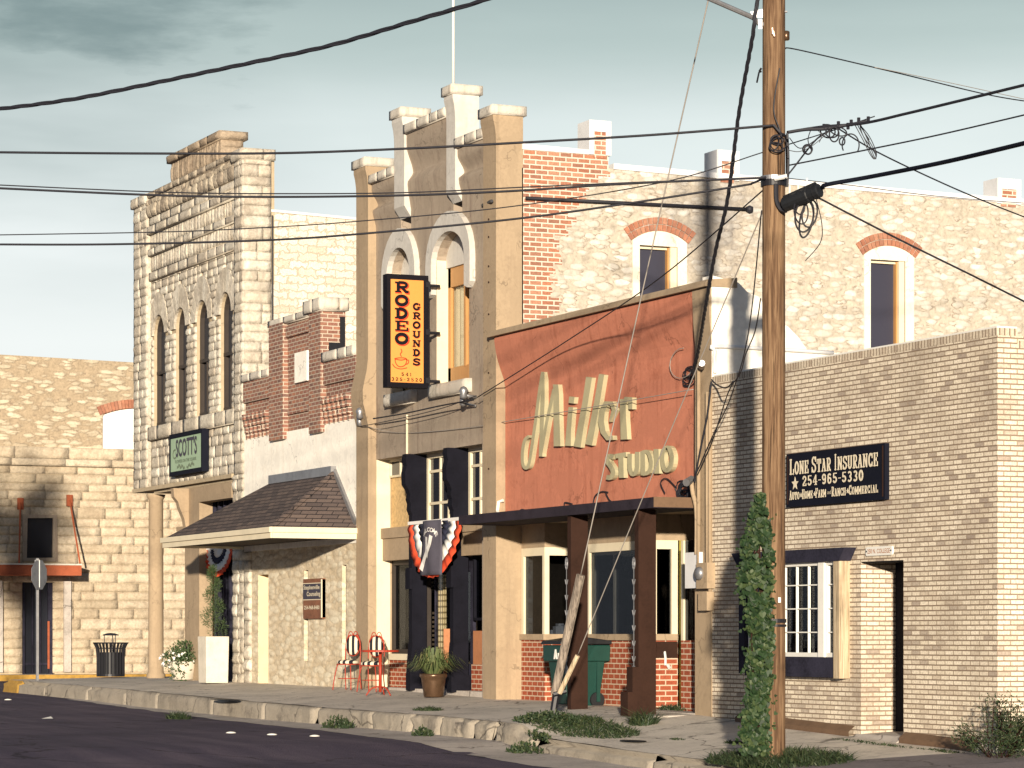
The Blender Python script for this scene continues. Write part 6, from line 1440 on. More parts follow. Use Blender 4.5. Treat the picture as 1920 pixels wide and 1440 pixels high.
tuft('weed_clump', 'dark leafy weed hanging over the kerb edge below the cafe chairs', 634, 1334, .20, .38, .25, .2, 420, leafy=True)
tuft('weed_clump', 'dark weed at the kerb foot near the cracked stretch', 793, 1378, -.08, .3, .12, .14, 220, leafy=True)
tuft('weed_clump', 'dark weed in the kerb gap beside the rolled driveway kerb', 990, 1402, -.15, .38, .3, .15, 420, leafy=True)
tuft('weed_clump', 'dry weed in the broken kerb near the street corner', 335, 1325, .15, .4, .2, .24, 320)
tuft('weed_clump', 'tiny weed tuft in the driveway joint', 1270, 1389, 0.0, .2, .08, .05, 120)
tuft('grass_patch', 'dark grass mound round the foot of the ivy covered pole', 1460, 1424, -.10, 1.25, .8, .22, 3600, 'grass')
tuft('weed_clump', 'tiny weed tuft on the driveway left of the ivy', 1378, 1400, -.04, .25, .1, .09, 160)
tuft('weed_clump', 'thin weed line in the pavement joint before the doorway', 1640, 1408, -.05, 1.2, .08, .06, 300)
tuft('weed_clump', 'low weed strip beside the alley at the wall foot', 1770, 1418, -.06, .55, .08, .06, 240)
tuft('weed_clump', 'low dry weed strip right of the pole grass', 1600, 1425, -.08, .45, .1, .06, 200)
# bush at the corner of the brick office
bx, by = .55, -.35; bz = walk_z(bx, by); mb = MB(); tw = MB()
for k in range(46):
    a = random.uniform(0, 6.28); r = random.random() ** .6; tip = Vector((bx + .68 * r * math.cos(a), by + .5 * r * math.sin(a), bz + .22 + .50 * (1 - r * r) * random.uniform(.6, 1.15))); base = Vector((bx + .12 * math.cos(a), by + .12 * math.sin(a), bz))
    tw.tube([base, (base + tip) / 2 + Vector((0, 0, .06)), tip], .005, 4)
    for i in range(70):
        q = base.lerp(tip, random.uniform(.3, 1.05)) + rv() * .07; leafquad(mb, q, rv() + (tip - base).normalized() * .8, rv(), random.uniform(.03, .07), .016)
t = thing('roadside_bush', 'low wiry green bush at the right corner of the cream brick office', 'bush', (bx, by, bz)); mb.build('foliage', M['weed'], t, recalc=False); tw.build('stem', M['brown'], t)
# grass in a bronze pot
px_, Y = 813, -.42; x = fx(px_, Y); z = walk_z(x, Y) + .012
t = thing('potted_grass', 'glazed bronze pot with a spray of long grassy leaves by the black columns', 'potted plant', (x, Y, z))
s = MB(); s.lathe([(.17, 0), (.18, .02), (.215, .28), (.225, .34), (.25, .37), (.25, .42), (.215, .42), (.20, .37)], (x, Y, z), 28); s.build('pot', M['bronze'], t, smooth=True)
s = MB(); s.lathe([(.005, .38), (.205, .38)], (x, Y, z), 20, False); s.build('soil', M['soil'], t)
mb = MB()
for k in range(330):
    a = random.uniform(0, 6.28); r = random.uniform(.1, .62); h = random.uniform(.12, .52) * (1.2 - r); p0 = Vector((x + .1 * math.cos(a), Y + .1 * math.sin(a), z + .38)); w = .010
    P = [p0, p0 + Vector((math.cos(a) * r * .35, math.sin(a) * r * .35, h * .9 + .06)), p0 + Vector((math.cos(a) * r * .75, math.sin(a) * r * .75, h)), p0 + Vector((math.cos(a) * r, math.sin(a) * r, h * .55))]
    s_ = Vector((-math.sin(a), math.cos(a), 0)) * w
    mb.add([P[0] - s_, P[0] + s_, P[1] + s_, P[1] - s_, P[2] + s_ * .8, P[2] - s_ * .8, P[3]], [(0, 1, 2, 3), (3, 2, 4, 5), (5, 4, 6)])
mb.build('leaves', M['reed'], t, recalc=False)
# tall white planter with a spiral conifer
def wpt(px, py, Y): x = fx(px, Y); return x, walk_z(x, Y) + .012
x, z = wpt(400, 1283, -.50); hp_ = (1283 - 1196) / F * 63
t = thing('spiral_topiary', 'spiral clipped conifer in a tall square white planter', 'potted tree', (x, -.5, z))
s = MB(); s.prism([(-.27, 0), (.27, 0), (.295, hp_), (-.295, hp_)], -.25, .25, lambda u, v, d: (x + u, -.5 + d * (1 + .06 * v), z + v)); s.build('planter', M['pot_white'], t, bevel=.01)
tr = MB(); tr.tube([(x, -.5, z + hp_), (x, -.5, z + hp_ + 1.4)], .022, 6); tr.build('trunk', M['brown'], t)
mb = MB()
for k in range(3400):
    q = random.random(); hh_ = 1.42 * q; a = q * 3.0 * 6.28; r = .26 * (1 - q * .75)
    c = Vector((x + .55 * r * math.cos(a), -.5 + .55 * r * math.sin(a), z + hp_ + .10 + hh_)); p = c + rv() * (.20 * (1 - q * .62)) * random.random() ** .4
    leafquad(mb, p, (p - c) + Vector((0, 0, .05)) + rv() * .04, rv(), random.uniform(.04, .08), .012)
mb.build('foliage', M['conifer'], t, recalc=False)
# white flowers in a round pot
x, z = wpt(344, 1277, -.15)
t = thing('flower_pot', 'round white pot overflowing with white flowers beside the column', 'potted plant', (x, -.15, z))
s = MB(); s.lathe([(.20, 0), (.25, .02), (.33, .38), (.35, .42), (.32, .43), (.30, .38)], (x, -.15, z), 24); s.build('pot', M['pot_white'], t, smooth=True)
s = MB(); s.lathe([(.005, .38), (.31, .38)], (x, -.15, z), 20, False); s.build('soil', M['soil'], t)
mb = MB(); fl = MB()
for k in range(1500):
    d = rv(); d.z = abs(d.z) * 1.1 - .25; p = Vector((x, -.15, z + .45)) + Vector((d.x * .5, d.y * .5, d.z * .55)) * random.random() ** .4 
    if random.random() < .25: p = Vector((x + .1, -.3, z + .3)) + Vector((random.gauss(0, .14), random.gauss(0, .1), random.gauss(-.05, .16)))
    leafquad(mb, p, rv() + Vector((0, 0, .3)), rv(), random.uniform(.05, .10), .035)
for k in range(120):
    d = rv(); p = Vector((x - .12, -.22, z + .47)) + Vector((d.x * .48, d.y * .45, d.z * .22)); nrm = rv() + Vector((.5, -.6, .4)); nrm.normalize(); s_ = nrm.orthogonal().normalized(); u_ = nrm.cross(s_)
    fl.add([p + (s_ * math.cos(q * 1.2566) + u_ * math.sin(q * 1.2566)) * .035 for q in range(5)] + [p + nrm * .012], [(q, (q + 1) % 5, 5) for q in range(5)])
mb.build('foliage', M['conifer'], t, recalc=False); fl.build('blossoms', M['flower'], t, recalc=False)

# ------------------------------------------------------------------ street furniture at the corner
x, y = -37.67, -.55; z = walk_z(x, y) + .012
t = thing('litter_bin', 'black slatted steel litter bin with a small domed lid at the street corner', 'litter bin', (x, y, z))
n = 26
for k in range(n):
    a = 2 * math.pi * k / n; s = MB(); ca, sa = math.cos(a), math.sin(a); P = [(.33, .06), (.33, .5), (.35, .72), (.40, .83), (.42, .85)]
    s.tube([(x + r * ca, y + r * sa, z + h) for r, h in P], .018, 4); s.build('slat', M['black'], t)
s = MB(); s.lathe([(.33, .03), (.345, .03), (.345, .09), (.33, .09)], (x, y, z), 28, False); s.build('base_ring', M['black'], t); s = MB(); s.tube([(x + .425 * math.cos(q * .2618), y + .425 * math.sin(q * .2618), z + .85) for q in range(25)], .016, 5); s.build('rim', M['black'], t); s = MB(); s.tube([(x + .35 * math.cos(q * .2618), y + .35 * math.sin(q * .2618), z + .72) for q in range(25)], .012, 5); s.build('hoop', M['black'], t)
s = MB(); s.lathe([(.28, .04), (.30, .05), (.30, .62), (.29, .62)], (x, y, z), 24); s.build('liner', M['bin_dark'], t)
s = MB(); s.lathe([(.20, 1.03), (.19, 1.055), (.10, 1.085), (.01, 1.095)], (x, y, z), 24)
for k in range(3): a = k * 2.09 + .5; s.tube([(x + .16 * math.cos(a), y + .16 * math.sin(a), z + 1.04), (x + .16 * math.cos(a), y + .16 * math.sin(a), z + .6)], .012, 5)
s.build('lid', M['black'], t)
x, y = -37.4, -2.45; z = walk_z(x, y)
t = thing('stop_sign', 'octagonal sign seen edge on from behind on a thin steel post', 'traffic sign', (x, y, z))
s = MB(); s.box(x - .03, x + .03, y - .03, y + .03, z, z + 2.95); s.build('post', M['steel'], t)
zc = z + 2.55; a_ = R_(30); s = MB(); P = [(.38 * math.cos(R_(22.5 + 45 * k)), .38 * math.sin(R_(22.5 + 45 * k))) for k in range(8)]
dirp = (math.sin(R_(-50)), math.cos(R_(-50)))
nx_, ny_ = RD[0] * .36 + -VD[0] * .933, RD[1] * .36 + -VD[1] * .933
nx_, ny_ = (RD[0] * .93 - VD[0] * .36, RD[1] * .93 - VD[1] * .36); tx_, ty_ = -ny_, nx_
s.prism(P, .0, .012, lambda u, v, d: (x + tx_ * u + nx_ * (d + .045), y + ty_ * u + ny_ * (d + .045), zc + v)); s.build('sign_plate', M['steel'], t)
s = MB(); s.box(x - .05, x + .05, y - .05, y + .05, zc - .30, zc + .36); s.build('bracket', M['bright_steel'], t)

# an unseen tree added across the road to shade the far wall's left end
tx_, ty_ = -19.0, -14.9; tz_ = road_z(tx_, ty_)
t = thing('added_shade_tree', 'leafy tree added out of view across the road to shade the far left wall', 'tree', (tx_, ty_, tz_))
s = MB(); s.tube([(tx_, ty_, tz_), (tx_ + .1, ty_, tz_ + 3), (tx_, ty_ + .1, tz_ + 7.5), (tx_ + .1, ty_, tz_ + 10.5)], [.20, .16, .10, .03], 10)
for k in range(9): a = k * 2.4; h = 6.2 + k * .4; s.tube([(tx_, ty_, tz_ + h), (tx_ + 1.2 * math.cos(a), ty_ + 1.0 * math.sin(a), tz_ + h + 1.0), (tx_ + 2.0 * math.cos(a), ty_ + 1.5 * math.sin(a), tz_ + h + 1.5)], [.06, .04, .015], 6)
s.build('trunk', M['wood_grey'], t)
crown = MB(); rq = random.Random(5)
for k in range(70):
    d = rv(rq); c = Vector((tx_, ty_, tz_ + 9.3)) + Vector((d.x * 2.0, d.y * 1.35, d.z * 2.3)) * rq.random() ** .4
    for i in range(60): leafquad(crown, c + rv(rq) * .55 * rq.random(), rv(rq), rv(rq), rq.uniform(.14, .26), .12)
crown.build('crown', M['conifer'], t, recalc=False)

# ------------------------------------------------------------------ wheeled bin behind the brown post
Yb = .02; xb_ = fx(1081, Yb); zb__ = .29
t = thing('wheeled_bin', 'dark green wheeled rubbish bin standing behind the brown canopy post', 'wheelie bin', (xb_, Yb, zb__))
w2_, d2_ = .33, .40
s = MB(); s.prism([(-d2_ * .72, .06), (d2_ * .72, .0), (d2_, 1.02), (-d2_, 1.02)], -1, 1, lambda u, v, d: (xb_ + d * w2_ * (.72 + .28 * v), Yb + u, zb__ + v)); s.build('body', M['green_bin'], t, bevel=.015)
s = MB(); 
for q in (-.5, 0, .5): s.box(xb_ + w2_ * .86, xb_ + w2_ * .98, Yb + q * .5 - .03, Yb + q * .5 + .03, zb__ + .1, zb__ + .78)
s.build('rib', M['green_bin'], t)
s = MB(); s.prism([(-d2_ - .04, .76), (d2_ + .04, .76), (d2_ + .05, 1.03), (-d2_ - .05, 1.03)], -w2_ - .035, w2_ + .035, lambda u, v, d: (xb_ + d, Yb + u, zb__ + v)); s.build('collar', M['green_bin'], t, bevel=.02)
s = MB(); s.prism([(-d2_ - .09, 1.04), (d2_ + .12, 1.04), (d2_ + .08, 1.10), (0, 1.16), (-d2_ - .05, 1.10)], -w2_ - .05, w2_ + .05, lambda u, v, d: (xb_ + d, Yb + u, zb__ + v)); s.build('lid', M['bin_dark'], t, bevel=.015)
for sx in (-1, 1):
    s = MB(); s.lathe([(.02, -.03), (.125, -.03), (.13, 0), (.125, .03), (.02, .03)], (0, 0, 0), 18); s.v = [(xb_ + sx * (w2_ * .8) + v[2], Yb + d2_ * .62 + v[0], zb__ + .13 + v[1]) for v in s.v]; s.build('wheel', M['bin_dark'], t)
lg = MB(); fl_ = lambda u, v, d: (xb_ + u, Yb - d2_ - .047 + d, zb__ + v)
lg.prism([(.08, .80), (.12, .80), (.145, .88), (.17, .80), (.21, .80), (.16, .96), (.13, .96)], -.010, 0, fl_); lg.prism([(.235, .80), (.27, .80), (.27, .9), (.235, .9)], -.010, 0, fl_)
lg.add(*(lambda m: (m.v, m.f))(text_mesh('800-555-8', .06, .30, .745, .78, fl_, -.011, .02) if False else (lambda: (lambda r: r)(MB().box(0, 0, 0, 0, 0, 0)))()))
lg.build('emblem', M['white'], t)

# ------------------------------------------------------------------ utility pole, guys, ivy
pX, pY = -1.62, -2.3; pz = walk_z(pX, pY) - .1
t = thing('utility_pole', 'tall weathered timber utility pole with cable hardware before the brick office', 'utility pole', (pX, pY, pz))
mb = MB(); n = 40; seg = 90; vs = []; H = 13.4
for j in range(seg + 1):
    h = H * j / seg; r0 = .152 - .012 * h / 13
    for i in range(n):
        a = 2 * math.pi * i / n; r = r0 * (1 + .018 * mnoise.noise((math.cos(a) * 3, math.sin(a) * 3, h * .35)) - .02 * max(0, mnoise.noise((math.cos(a) * 9, math.sin(a) * 9, h * .12)) - .25))
        vs.append((pX + r * math.cos(a) + .015 * h / 13, pY + r * math.sin(a), pz + h))
mb.add(vs, [(j * n + i, j * n + (i + 1) % n, (j + 1) * n + (i + 1) % n, (j + 1) * n + i) for j in range(seg) for i in range(n)] + [list(range(seg * n, seg * n + n))])
mb.build('shaft', M['wood_pole'], t, smooth=True)
PT = 36.5
toC = Vector((-VD[0], -VD[1], 0)); rd_ = Vector((RD[0], RD[1], 0)); fwd = Vector((VD[0], VD[1], 0))
def pol(px, py, off=.16): return pt(px, py, PT - off)          # on the street face of the pole
def bandat(py, h, r=.160, m='black', nm='strap'):
    z = pt(1449, py, PT).z; b = MB(); b.lathe([(r, -h / 2), (r, h / 2)], (pX + .008, pY, z), 28, False); b.lathe([(r - .02, -h / 2), (r, -h / 2)], (pX + .008, pY, z), 28, False); b.lathe([(r, h / 2), (r - .02, h / 2)], (pX + .008, pY, z), 28, False); return b.build(nm, M[m], t)
bandat(342, .10, .166, 'black'); bandat(334, .05, .170, 'steel'); bandat(1164, .05, .163, 'black'); bandat(1173, .03, .163, 'black')
b = MB(); b.add([pol(1462 - 3, 1120), pol(1462 + 2, 1120, .15), pol(1462 + 2, 1130, .15), pol(1462 - 3, 1130)], [(0, 1, 2, 3)]); b.build('tag', M['white'], t)
b = MB(); b.tube([pol(1448, 52), pol(1449, 64)], .012, 5); b.tube([pol(1450, 58), pol(1452, 68)], .012, 5); b.build('hook', M['sign_gold'], t)
b = MB(); p = pt(1474, 67, PT); b.lathe([(.03, -.06), (.045, -.05), (.045, .05), (.03, .06)], (p.x, p.y, p.z), 12); b.build('insulator', M['bronze'], t, smooth=True)
b = MB(); b.tube([pt(1466, 22, PT), pt(1476, 22, PT)], .014, 6); b.build('step_bolt', M['steel'], t)
b = MB(); b.box(-1, -1, 0, 0, 0, 0); b = MB()
pa, pb_ = pt(1424, 45, PT), pt(1290, -20, PT - .3); b.tube([pt(1434, 46, PT), pa, pt(1412, 33, PT), pb_, pt(1180, -60, PT - .6)], .032, 8); b.prism([(1407, 22), (1430, 17), (1430, 33), (1412, 33)], -.02, .02, lambda u, v, d: tuple(pt(u, v, PT - d))); b.prism([(1422, 36), (1429, 36), (1429, 54), (1422, 54)], -.05, .05, lambda u, v, d: tuple(pt(u, v, PT - d)))
b.build('lamp_arm', M['steel'], t)
b = MB(); c = pt(1418, 140, PT); b.tube([pt(1428, 134, PT), pt(1423, 136, PT), pt(1419, 155, PT)], .012, 5); b.tube([pt(1427, 132, PT), pt(1424, 130, PT)], .03, 6); b.build('wire_hook', M['black'], t)
# splice case slung at the strap
tb = MB(); A0, A1 = pt(1471, 384, PT - .2), pt(1536, 357, PT - .55); ax_ = (A1 - A0); L_ = ax_.length
tb.tube([A0, A0 + ax_ * .02, A0 + ax_ * .7, A0 + ax_ * .72, A1, A1 + ax_ * .02], [.07, .095, .095, .085, .09, .07], 14)
for q in (.2, .45, .68, .9): tb.tube([A0 + ax_ * (q - .02), A0 + ax_ * (q + .02)], .10, 14)
tb.tube([A0 + Vector((0, 0, .08)), A0 + ax_ * .9 + Vector((0, 0, .09))], .04, 8)
sc_ = tb.build('splice_case', M['bin_dark'], t)
b = MB()
for q in (.15, .4, .65): c = A0 + ax_ * q; b.tube([c + Vector((0, 0, .12)), c + Vector((0, 0, .22))], .012, 5)
b.tube([pol(1452, 335), pt(1476, 330, PT - .2)], .03, 6); b.build('clamp', M['bright_steel'], t)
# loops of slack cable on the pole and along the messenger
def pxloop(mb, cx, cy, rx, ry_, tt, r=.010, tilt=0, a0=0, a1=360):
    P = []
    for q in range(25):
        a = R_(a0 + (a1 - a0) * q / 24); u = rx * math.cos(a); v = ry_ * math.sin(a); P.append(pt(cx + u * math.cos(tilt) - v * math.sin(tilt), cy + u * math.sin(tilt) + v * math.cos(tilt), tt + .03 * math.sin(a * 1.0 + cx)))
    mb.tube(P, r, 5)
lp = MB()
for args in ((1508, 405, 17, 30, PT - .35, .013, .1), (1512, 412, 12, 34, PT - .33, .013, .2), (1502, 396, 13, 24, PT - .36, .010, -.1), (1518, 400, 14, 26, PT - .34, .012, .15), (1500, 388, 9, 14, PT - .3, .010, 0)): pxloop(lp, *args)
lp.tube(spline([pt(1530, 372, PT - .4), pt(1541, 420, PT - .4), pt(1538, 455, PT - .4), pt(1510, 489, PT - .4)], 6), .006, 4)
lp.build('cable_coil', M['cable'], t)
lp = MB()
for args in ((1457, 262, 12, 9, PT - .18, .008, 0), (1455, 276, 13, 9, PT - .18, .008, .2), (1460, 270, 15, 12, PT - .19, .008, -.2), (1452, 268, 8, 14, PT - .18, .008, .3)): pxloop(lp, *args)
lp.tube(spline([pol(1462, 128), pol(1452, 185), pol(1452, 215), pol(1462, 243), pol(1468, 270)], 6), .009, 5)
lp.tube(spline([pol(1450, 234), pol(1464, 250), pt(1474, 262, PT), pt(1476, 330, PT)], 6), .018, 5)
lp.tube(spline([pt(1476, 250, PT - .1), pt(1478, 300, PT - .12), pt(1476, 350, PT - .15)], 5), .018, 5)
lp.tube(spline([pol(1455, 345), pol(1456, 375), pol(1464, 392), pt(1475, 395, PT - .2)], 5), .03, 6)
lp.build('pole_wire', M['cable'], t)
# ivy up the left side of the pole
t = thing('ivy', 'heart leaved green ivy climbing the left side of the utility pole', 'climbing plant', (pX - .2, pY - .1, pz + .1))
iv = MB(); st = MB(); outl = [(925, 1424, 1430), (940, 1418, 1433), (960, 1408, 1440), (1000, 1402, 1444), (1040, 1392, 1446), (1090, 1386, 1446), (1140, 1400, 1446), (1200, 1408, 1446), (1260, 1406, 1444), (1300, 1402, 1440), (1340, 1398, 1440), (1380, 1392, 1438), (1415, 1388, 1440)]
for k in range(3000):
    py = random.uniform(926, 1415); l = lerp([(a, b) for a, b, c in outl], py); r = lerp([(a, c) for a, b, c in outl], py); q = random.random(); px = l + (r - l) * q + random.gauss(0, 2.5) + 15 * (1 - q * .6) * mnoise.noise((py * .028, 1, q * 1.5)); 
    if mnoise.noise((py * .04, q * 2.5, 5)) > .20 and random.random() < .85: continue
    dep = PT - .06 - .22 * math.sin(min(1, q * 1.1) * math.pi * .75) * random.uniform(.75, 1.05) + random.uniform(0, .12)
    p = pt(px, py, dep); nrm = (toC * .9 - rd_ * (.8 - q * 1.2) + Vector((0, 0, .5)) + rv() * .45).normalized(); d = (Vector((0, 0, -1)) + rv() * .5); d = (d - nrm * d.dot(nrm)).normalized(); s = nrm.cross(d); sz_ = random.uniform(.028, .052)
    pts_ = [(0, -.15), (.55, -.5), (.95, -.05), (.75, .45), (0, 1.25), (-.75, .45), (-.95, -.05), (-.55, -.5)]
    iv.add([p + s * (u * sz_) + d * (v * sz_) + nrm * (abs(u) * sz_ * .18) for u, v in pts_] , [(0, 1, 2, 3), (0, 3, 4), (0, 4, 5), (0, 5, 6, 7)])
for k in range(150):
    py = random.uniform(960, 1412); l = lerp([(a, b) for a, b, c in outl], py); px = l - abs(random.gauss(0, 6)) if random.random() < .7 else random.uniform(1440, 1456); p = pt(px, py, PT - .12); nrm = (toC + rv() * .8).normalized(); d = Vector((0, 0, -1)) + rv() * .8; d = (d - nrm * d.dot(nrm)).normalized(); s = nrm.cross(d); sz_ = random.uniform(.018, .036)
    iv.add([p + s * (u * sz_) + d * (v * sz_) for u, v in pts_], [(0, 1, 2, 3), (0, 3, 4), (0, 4, 5), (0, 5, 6, 7)])
iv.build('leaves', M['ivy'], t, recalc=False)
for k in range(5): st.tube([pt(1412 + 5 * k + 3 * math.sin(j * .9 + k), 1415 - j * 45, PT - .10) for j in range(11)], .010, 4)
st.build('stem', M['brown'], t)
# guy anchor: weathered guard and small pale guard
AP = (-8.62, -2.15); az_ = walk_z(*AP); tA = 43.0
g0, g1 = pt(1040, 1300, tA), pt(1089, 1078, tA - .35)
t = thing('guy_guard', 'grey weathered timber guard leaning over the guy wire', 'guy guard', tuple(pt(1036, 1350, tA)))
mb = MB(); mb.tube([g0, g0.lerp(g1, .5), g1], [.062, .070, .068], 10); mb.build('guard', M['wood_grey'], t)
mb = MB(); mb.tube([pt(1034, 1356, tA), pt(1041, 1312, tA), pt(1044, 1296, tA)], .055, 8); mb.tube([pt(1038, 1302, tA - .08), pt(1062, 1296, tA - .08)], .035, 6); mb.build('anchor_rod', M['black'], t)
t = thing('guy_guard', 'short pale timber guard on the lower guy wire', 'guy guard', tuple(pt(1048, 1300, tA)))
mb = MB(); mb.tube([pt(1049, 1300, tA - .1), pt(1083, 1229, tA - .25)], .038, 8); mb.build('guard', M['wood_pale'], t)

# ------------------------------------------------------------------ overhead wires
def cable(label, P, r, m='cable', twist=0, cat='cable', name='overhead_cable', k=10):
    pts_ = spline([pt(*p) for p in P], k); mb = MB()
    out = lambda q: q[0] < 0 or q[0] > 1920 or (q[1] < 0 and twist == 1.0)     # a wire that leaves the picture runs on to its next pole
    if out(P[0]): d = (pts_[0] - pts_[1]).normalized(); pts_ = [pts_[0] + d * q for q in (30, 22, 15, 9, 4)] + pts_
    if out(P[-1]): d = (pts_[-1] - pts_[-2]).normalized(); pts_ = pts_ + [pts_[-1] + d * q for q in (4, 9, 15, 22, 30)]
    if twist:
        acc = 0
        for ph in (0, math.pi * .7, math.pi * 1.35):
            q = []; acc = 0
            for i, p in enumerate(pts_):
                if i: acc += (p - pts_[i - 1]).length
                a = acc / twist * 2 * math.pi + ph; q.append(p + (rd_ * math.cos(a) + Vector((0, 0, 1)) * math.sin(a)) * r * .5)
            mb.tube(q, r * .60, 5)
    else: mb.tube(pts_, r, 5)
    return tag(mb.build(name, M[m], smooth=True), label, cat, 'wires strung over the street')
cable('thick twisted cable sagging across the top left of the sky', [(-60, 209, 31), (0, 204, 30.6), (110, 190, 30), (200, 174, 29.6), (450, 122, 28.5), (620, 85, 27.8), (770, 41, 27), (905, 1, 26.4), (1010, -36, 26)], .022, 'cable', 1.0, k=26)
cable('highest single wire from the pole crossing both parapets', [(-40, 285, 38.5), (250, 287.5, 38), (520, 287, 37.6), (760, 278.5, 37.2), (980, 267, 36.9), (1220, 253, 36.6), (1450, 235, PT - .16)], .017)
cable('upper thin wire of the pair below the highest wire', [(-40, 345, 38.6), (300, 360, 38.2), (520, 363, 37.8), (760, 361, 37.4), (1000, 350, 37), (1240, 340, 36.7), (1435, 334, PT - .17)], .009)
cable('thicker lower wire of the pair below the highest wire', [(-40, 351, 38.4), (300, 366, 38.0), (520, 369, 37.7), (760, 366, 37.3), (960, 358, 37), (1180, 344, 36.7), (1435, 333, PT - .17)], .016)
cable('thin wire passing low over the arched windows up to the pole', [(-40, 441, 39), (300, 435, 38.6), (480, 427.5, 38.2), (669, 415, 37.8), (960, 387, 37.3), (1250, 340, 36.9), (1432, 285, 36.7), (1560, 245, 36.3), (1640, 218, 36)], .008)
cable('lowest long wire reaching the pole strap from the left', [(-40, 458, 38.7), (200, 458, 38.3), (480, 451, 37.9), (669, 439, 37.5), (960, 411, 37.1), (1180, 381, 36.8), (1384, 349, 36.6), (1412, 343, 36.5), (1436, 332, PT - .17)], .015)
cable('long pale guy wire falling from the pole top to the weathered guard', [(1449, -545, PT), (1328, 0, 38.4), (1206, 540, 40.6), (1089, 1078, tA - .36)], .010, 'wire', 0, 'guy wire', 'guy_wire')
cable('lower guy wire from the splice case down to the short pale guard', [(1432, 392, PT), (1336, 620, 38.3), (1191, 967, 40.9), (1083, 1229, tA - .26)], .008, 'wire', 0, 'guy wire', 'guy_wire')
def Ydist(x, Y): r = ray(x); return (Y - CAM[1]) / r[1]
e_ = Ydist(1298, -.15)
cable('heavy twisted service cable from the lamp arm to the red shop pier', [(1428, -30, PT), (1417, 20, PT - .1), (1411, 70, PT), (1386, 210, 37.4), (1365, 370, 38.4), (1342, 470, 39.4), (1324, 570, 40.6), (1309, 660, e_ - .6), (1298, 700, e_)], .027, 'cable', .55, k=18)
cable('straight thin wire from the pole to the coffee house insulator', [(1436, 352, PT), (1240, 519, 41.5), (1060, 641, 47), (895, 745, Ydist(895, -.08))], .010)
cable('thin black pair wire from the pole down to the pier corner', [(1428, 395, PT), (1404, 620, 38.6), (1372, 740, 41), (1335, 820, 42.5), (1298, 905, Ydist(1298, -.12))], .009)
cable('second drop wire hanging just beside the pole to the pier', [(1426, 560, PT - .1), (1416, 620, 37.6), (1398, 665, 39), (1388, 700, 40), (1366, 735, 41), (1338, 820, 42.3), (1308, 890, Ydist(1308, -.1))], .009)
cable('slack loop wire along the joint between brick office and red pier', [(1334, 712, Ydist(1334, -.1)), (1345, 722, Ydist(1345, -.12)), (1362, 727, 41.6), (1375, 715, 41)], .012)
cable('heavy dark wire lying down the joint of the red pier', [(1334, 715, Ydist(1334, -.1)), (1326, 780, Ydist(1326, -.1)), (1312, 850, Ydist(1312, -.1)), (1302, 905, Ydist(1302, -.1))], .015)
cable('thick cable leaving the splice case toward the right edge', [(1543, 352, PT - .55), (1552, 346, PT - .7), (1640, 330, 35.4), (1780, 302, 33.7), (1940, 264, 31.6)], .028, 'sign_navy')
cable('uppermost messenger cable running right from the tangle', [(1476, 248, PT), (1540, 238, 36.2), (1620, 231, 35.8), (1700, 213, 35), (1800, 189, 34), (1940, 155, 32.5)], .019)
cable('middle wire rising right from below the tangle', [(1474, 311, PT), (1620, 282, 35.6), (1760, 253, 34.6), (1940, 211, 33)], .010)
cable('single wire falling from high on the pole to the right edge', [(1472, 91, PT), (1500, 94, 36.8), (1680, 136, 38.6), (1850, 177, 40), (1940, 192, 41)], .009)
cable('faint second wire beside the one high on the pole', [(1640, 126, 38.2), (1780, 155, 39.4), (1940, 190, 41)], .005, 'wire')
cable('service wire falling right from the splice case', [(1533, 370, PT - .5), (1680, 446, 36.6), (1820, 515, 37.2), (1950, 580, 37.8)], .013)
cable('thin wire falling from the tangle across the third chimney', [(1570, 240, 36), (1645, 285, 36.6), (1760, 340, 38), (1860, 383, 39.6), (1950, 418, 41)], .010)
cable('very thin wire crossing the flashing to the right edge', [(1476, 334, PT), (1600, 348, 38.5), (1760, 368, 41), (1950, 383, 44)], .006)
cable('diagonal wire from the splice case up to the tangle', [(1472, 335, PT - .2), (1490, 312, PT - .2), (1530, 262, 36.2), (1560, 242, 36)], .011)
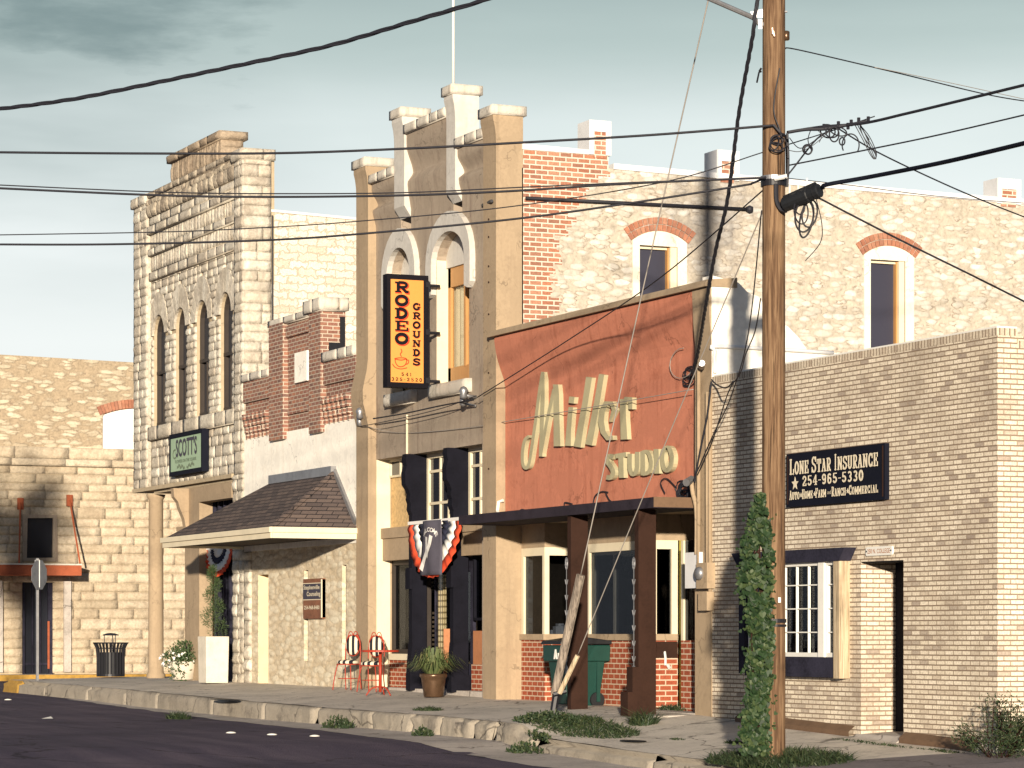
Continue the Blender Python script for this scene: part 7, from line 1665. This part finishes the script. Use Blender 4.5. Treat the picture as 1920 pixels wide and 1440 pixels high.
# tangle of slack drops on the messenger
t = thing('cable_tangle', 'tangle of slack black drops and loops hung on the messenger cable', 'cable tangle', tuple(pt(1570, 250, 36)))
lp = MB(); TT = 36.0
lp.tube(spline([pt(1478, 248, TT), pt(1510, 243, TT), pt(1545, 242, TT), pt(1580, 236, TT), pt(1625, 228, TT)], 6), .022, 6)
for args in ((1515, 281, 7, 8, TT, .012), (1514, 280, 9, 9, TT + .02, .009), (1579, 265, 5, 7, TT, .010), (1595, 272, 16, 21, TT, .009, 0, 150, 400), (1560, 248, 12, 10, TT, .010), (1552, 246, 14, 12, TT + .03, .010, .4), (1564, 252, 9, 14, TT - .03, .010), (1572, 246, 16, 8, TT, .009, .3)): pxloop(lp, *args)
for dx in (0, 5, 11): lp.tube(spline([pt(1603 + dx, 234, TT), pt(1618 + dx * .8, 262, TT), pt(1632 + dx * .5, 290, TT), pt(1640 + dx * .2, 298, TT), pt(1643 - dx * .3, 286, TT + .03), pt(1630 - dx, 256, TT + .03), pt(1612, 234, TT + .03)], 5), .006, 5)
for P in ([(1480, 258), (1500, 278), (1530, 262), (1556, 244)], [(1480, 282), (1500, 284), (1525, 272), (1555, 246)], [(1520, 244), (1515, 262), (1520, 280)], [(1500, 247), (1522, 239), (1540, 252), (1536, 267)], [(1610, 230), (1622, 250), (1630, 262)]):
    lp.tube(spline([pt(a, b, TT + .01) for a, b in P], 6), .006, 4)
for px, py in ((1545, 240), (1572, 235), (1590, 238), (1596, 232), (1610, 228), (1628, 226)): c = pt(px, py, TT); lp.tube([c + Vector((0, 0, -.03)), c + Vector((0, 0, .05))], .022, 5)
lp.build('tangle', M['cable'], t)
# telephone pairs on the coffee house front
cable('paired wire between the two coffee house insulators', [(700, 785, Ydist(700, -.1)), (760, 775, Ydist(760, -.1)), (830, 760, Ydist(830, -.1)), (888, 750, Ydist(888, -.1))], .014)
cable('slack thin wire looping below the coffee house insulators', [(676, 799, Ydist(676, -.05)), (700, 795, Ydist(700, -.1)), (780, 778, Ydist(780, -.12)), (840, 762, Ydist(840, -.12)), (893, 742, Ydist(893, -.1))], .008)
cable('thin brown wire across the coffee house front to the red wall', [(668, 797, Ydist(668, -.05)), (690, 800, Ydist(690, -.03)), (740, 811, Ydist(740, .14)), (800, 810, Ydist(800, .14)), (900, 799, Ydist(900, .12)), (950, 790, Ydist(950, .1)), (1100, 765, Ydist(1100, .02)), (1300, 730, Ydist(1300, -.02))], .007, 'wire')
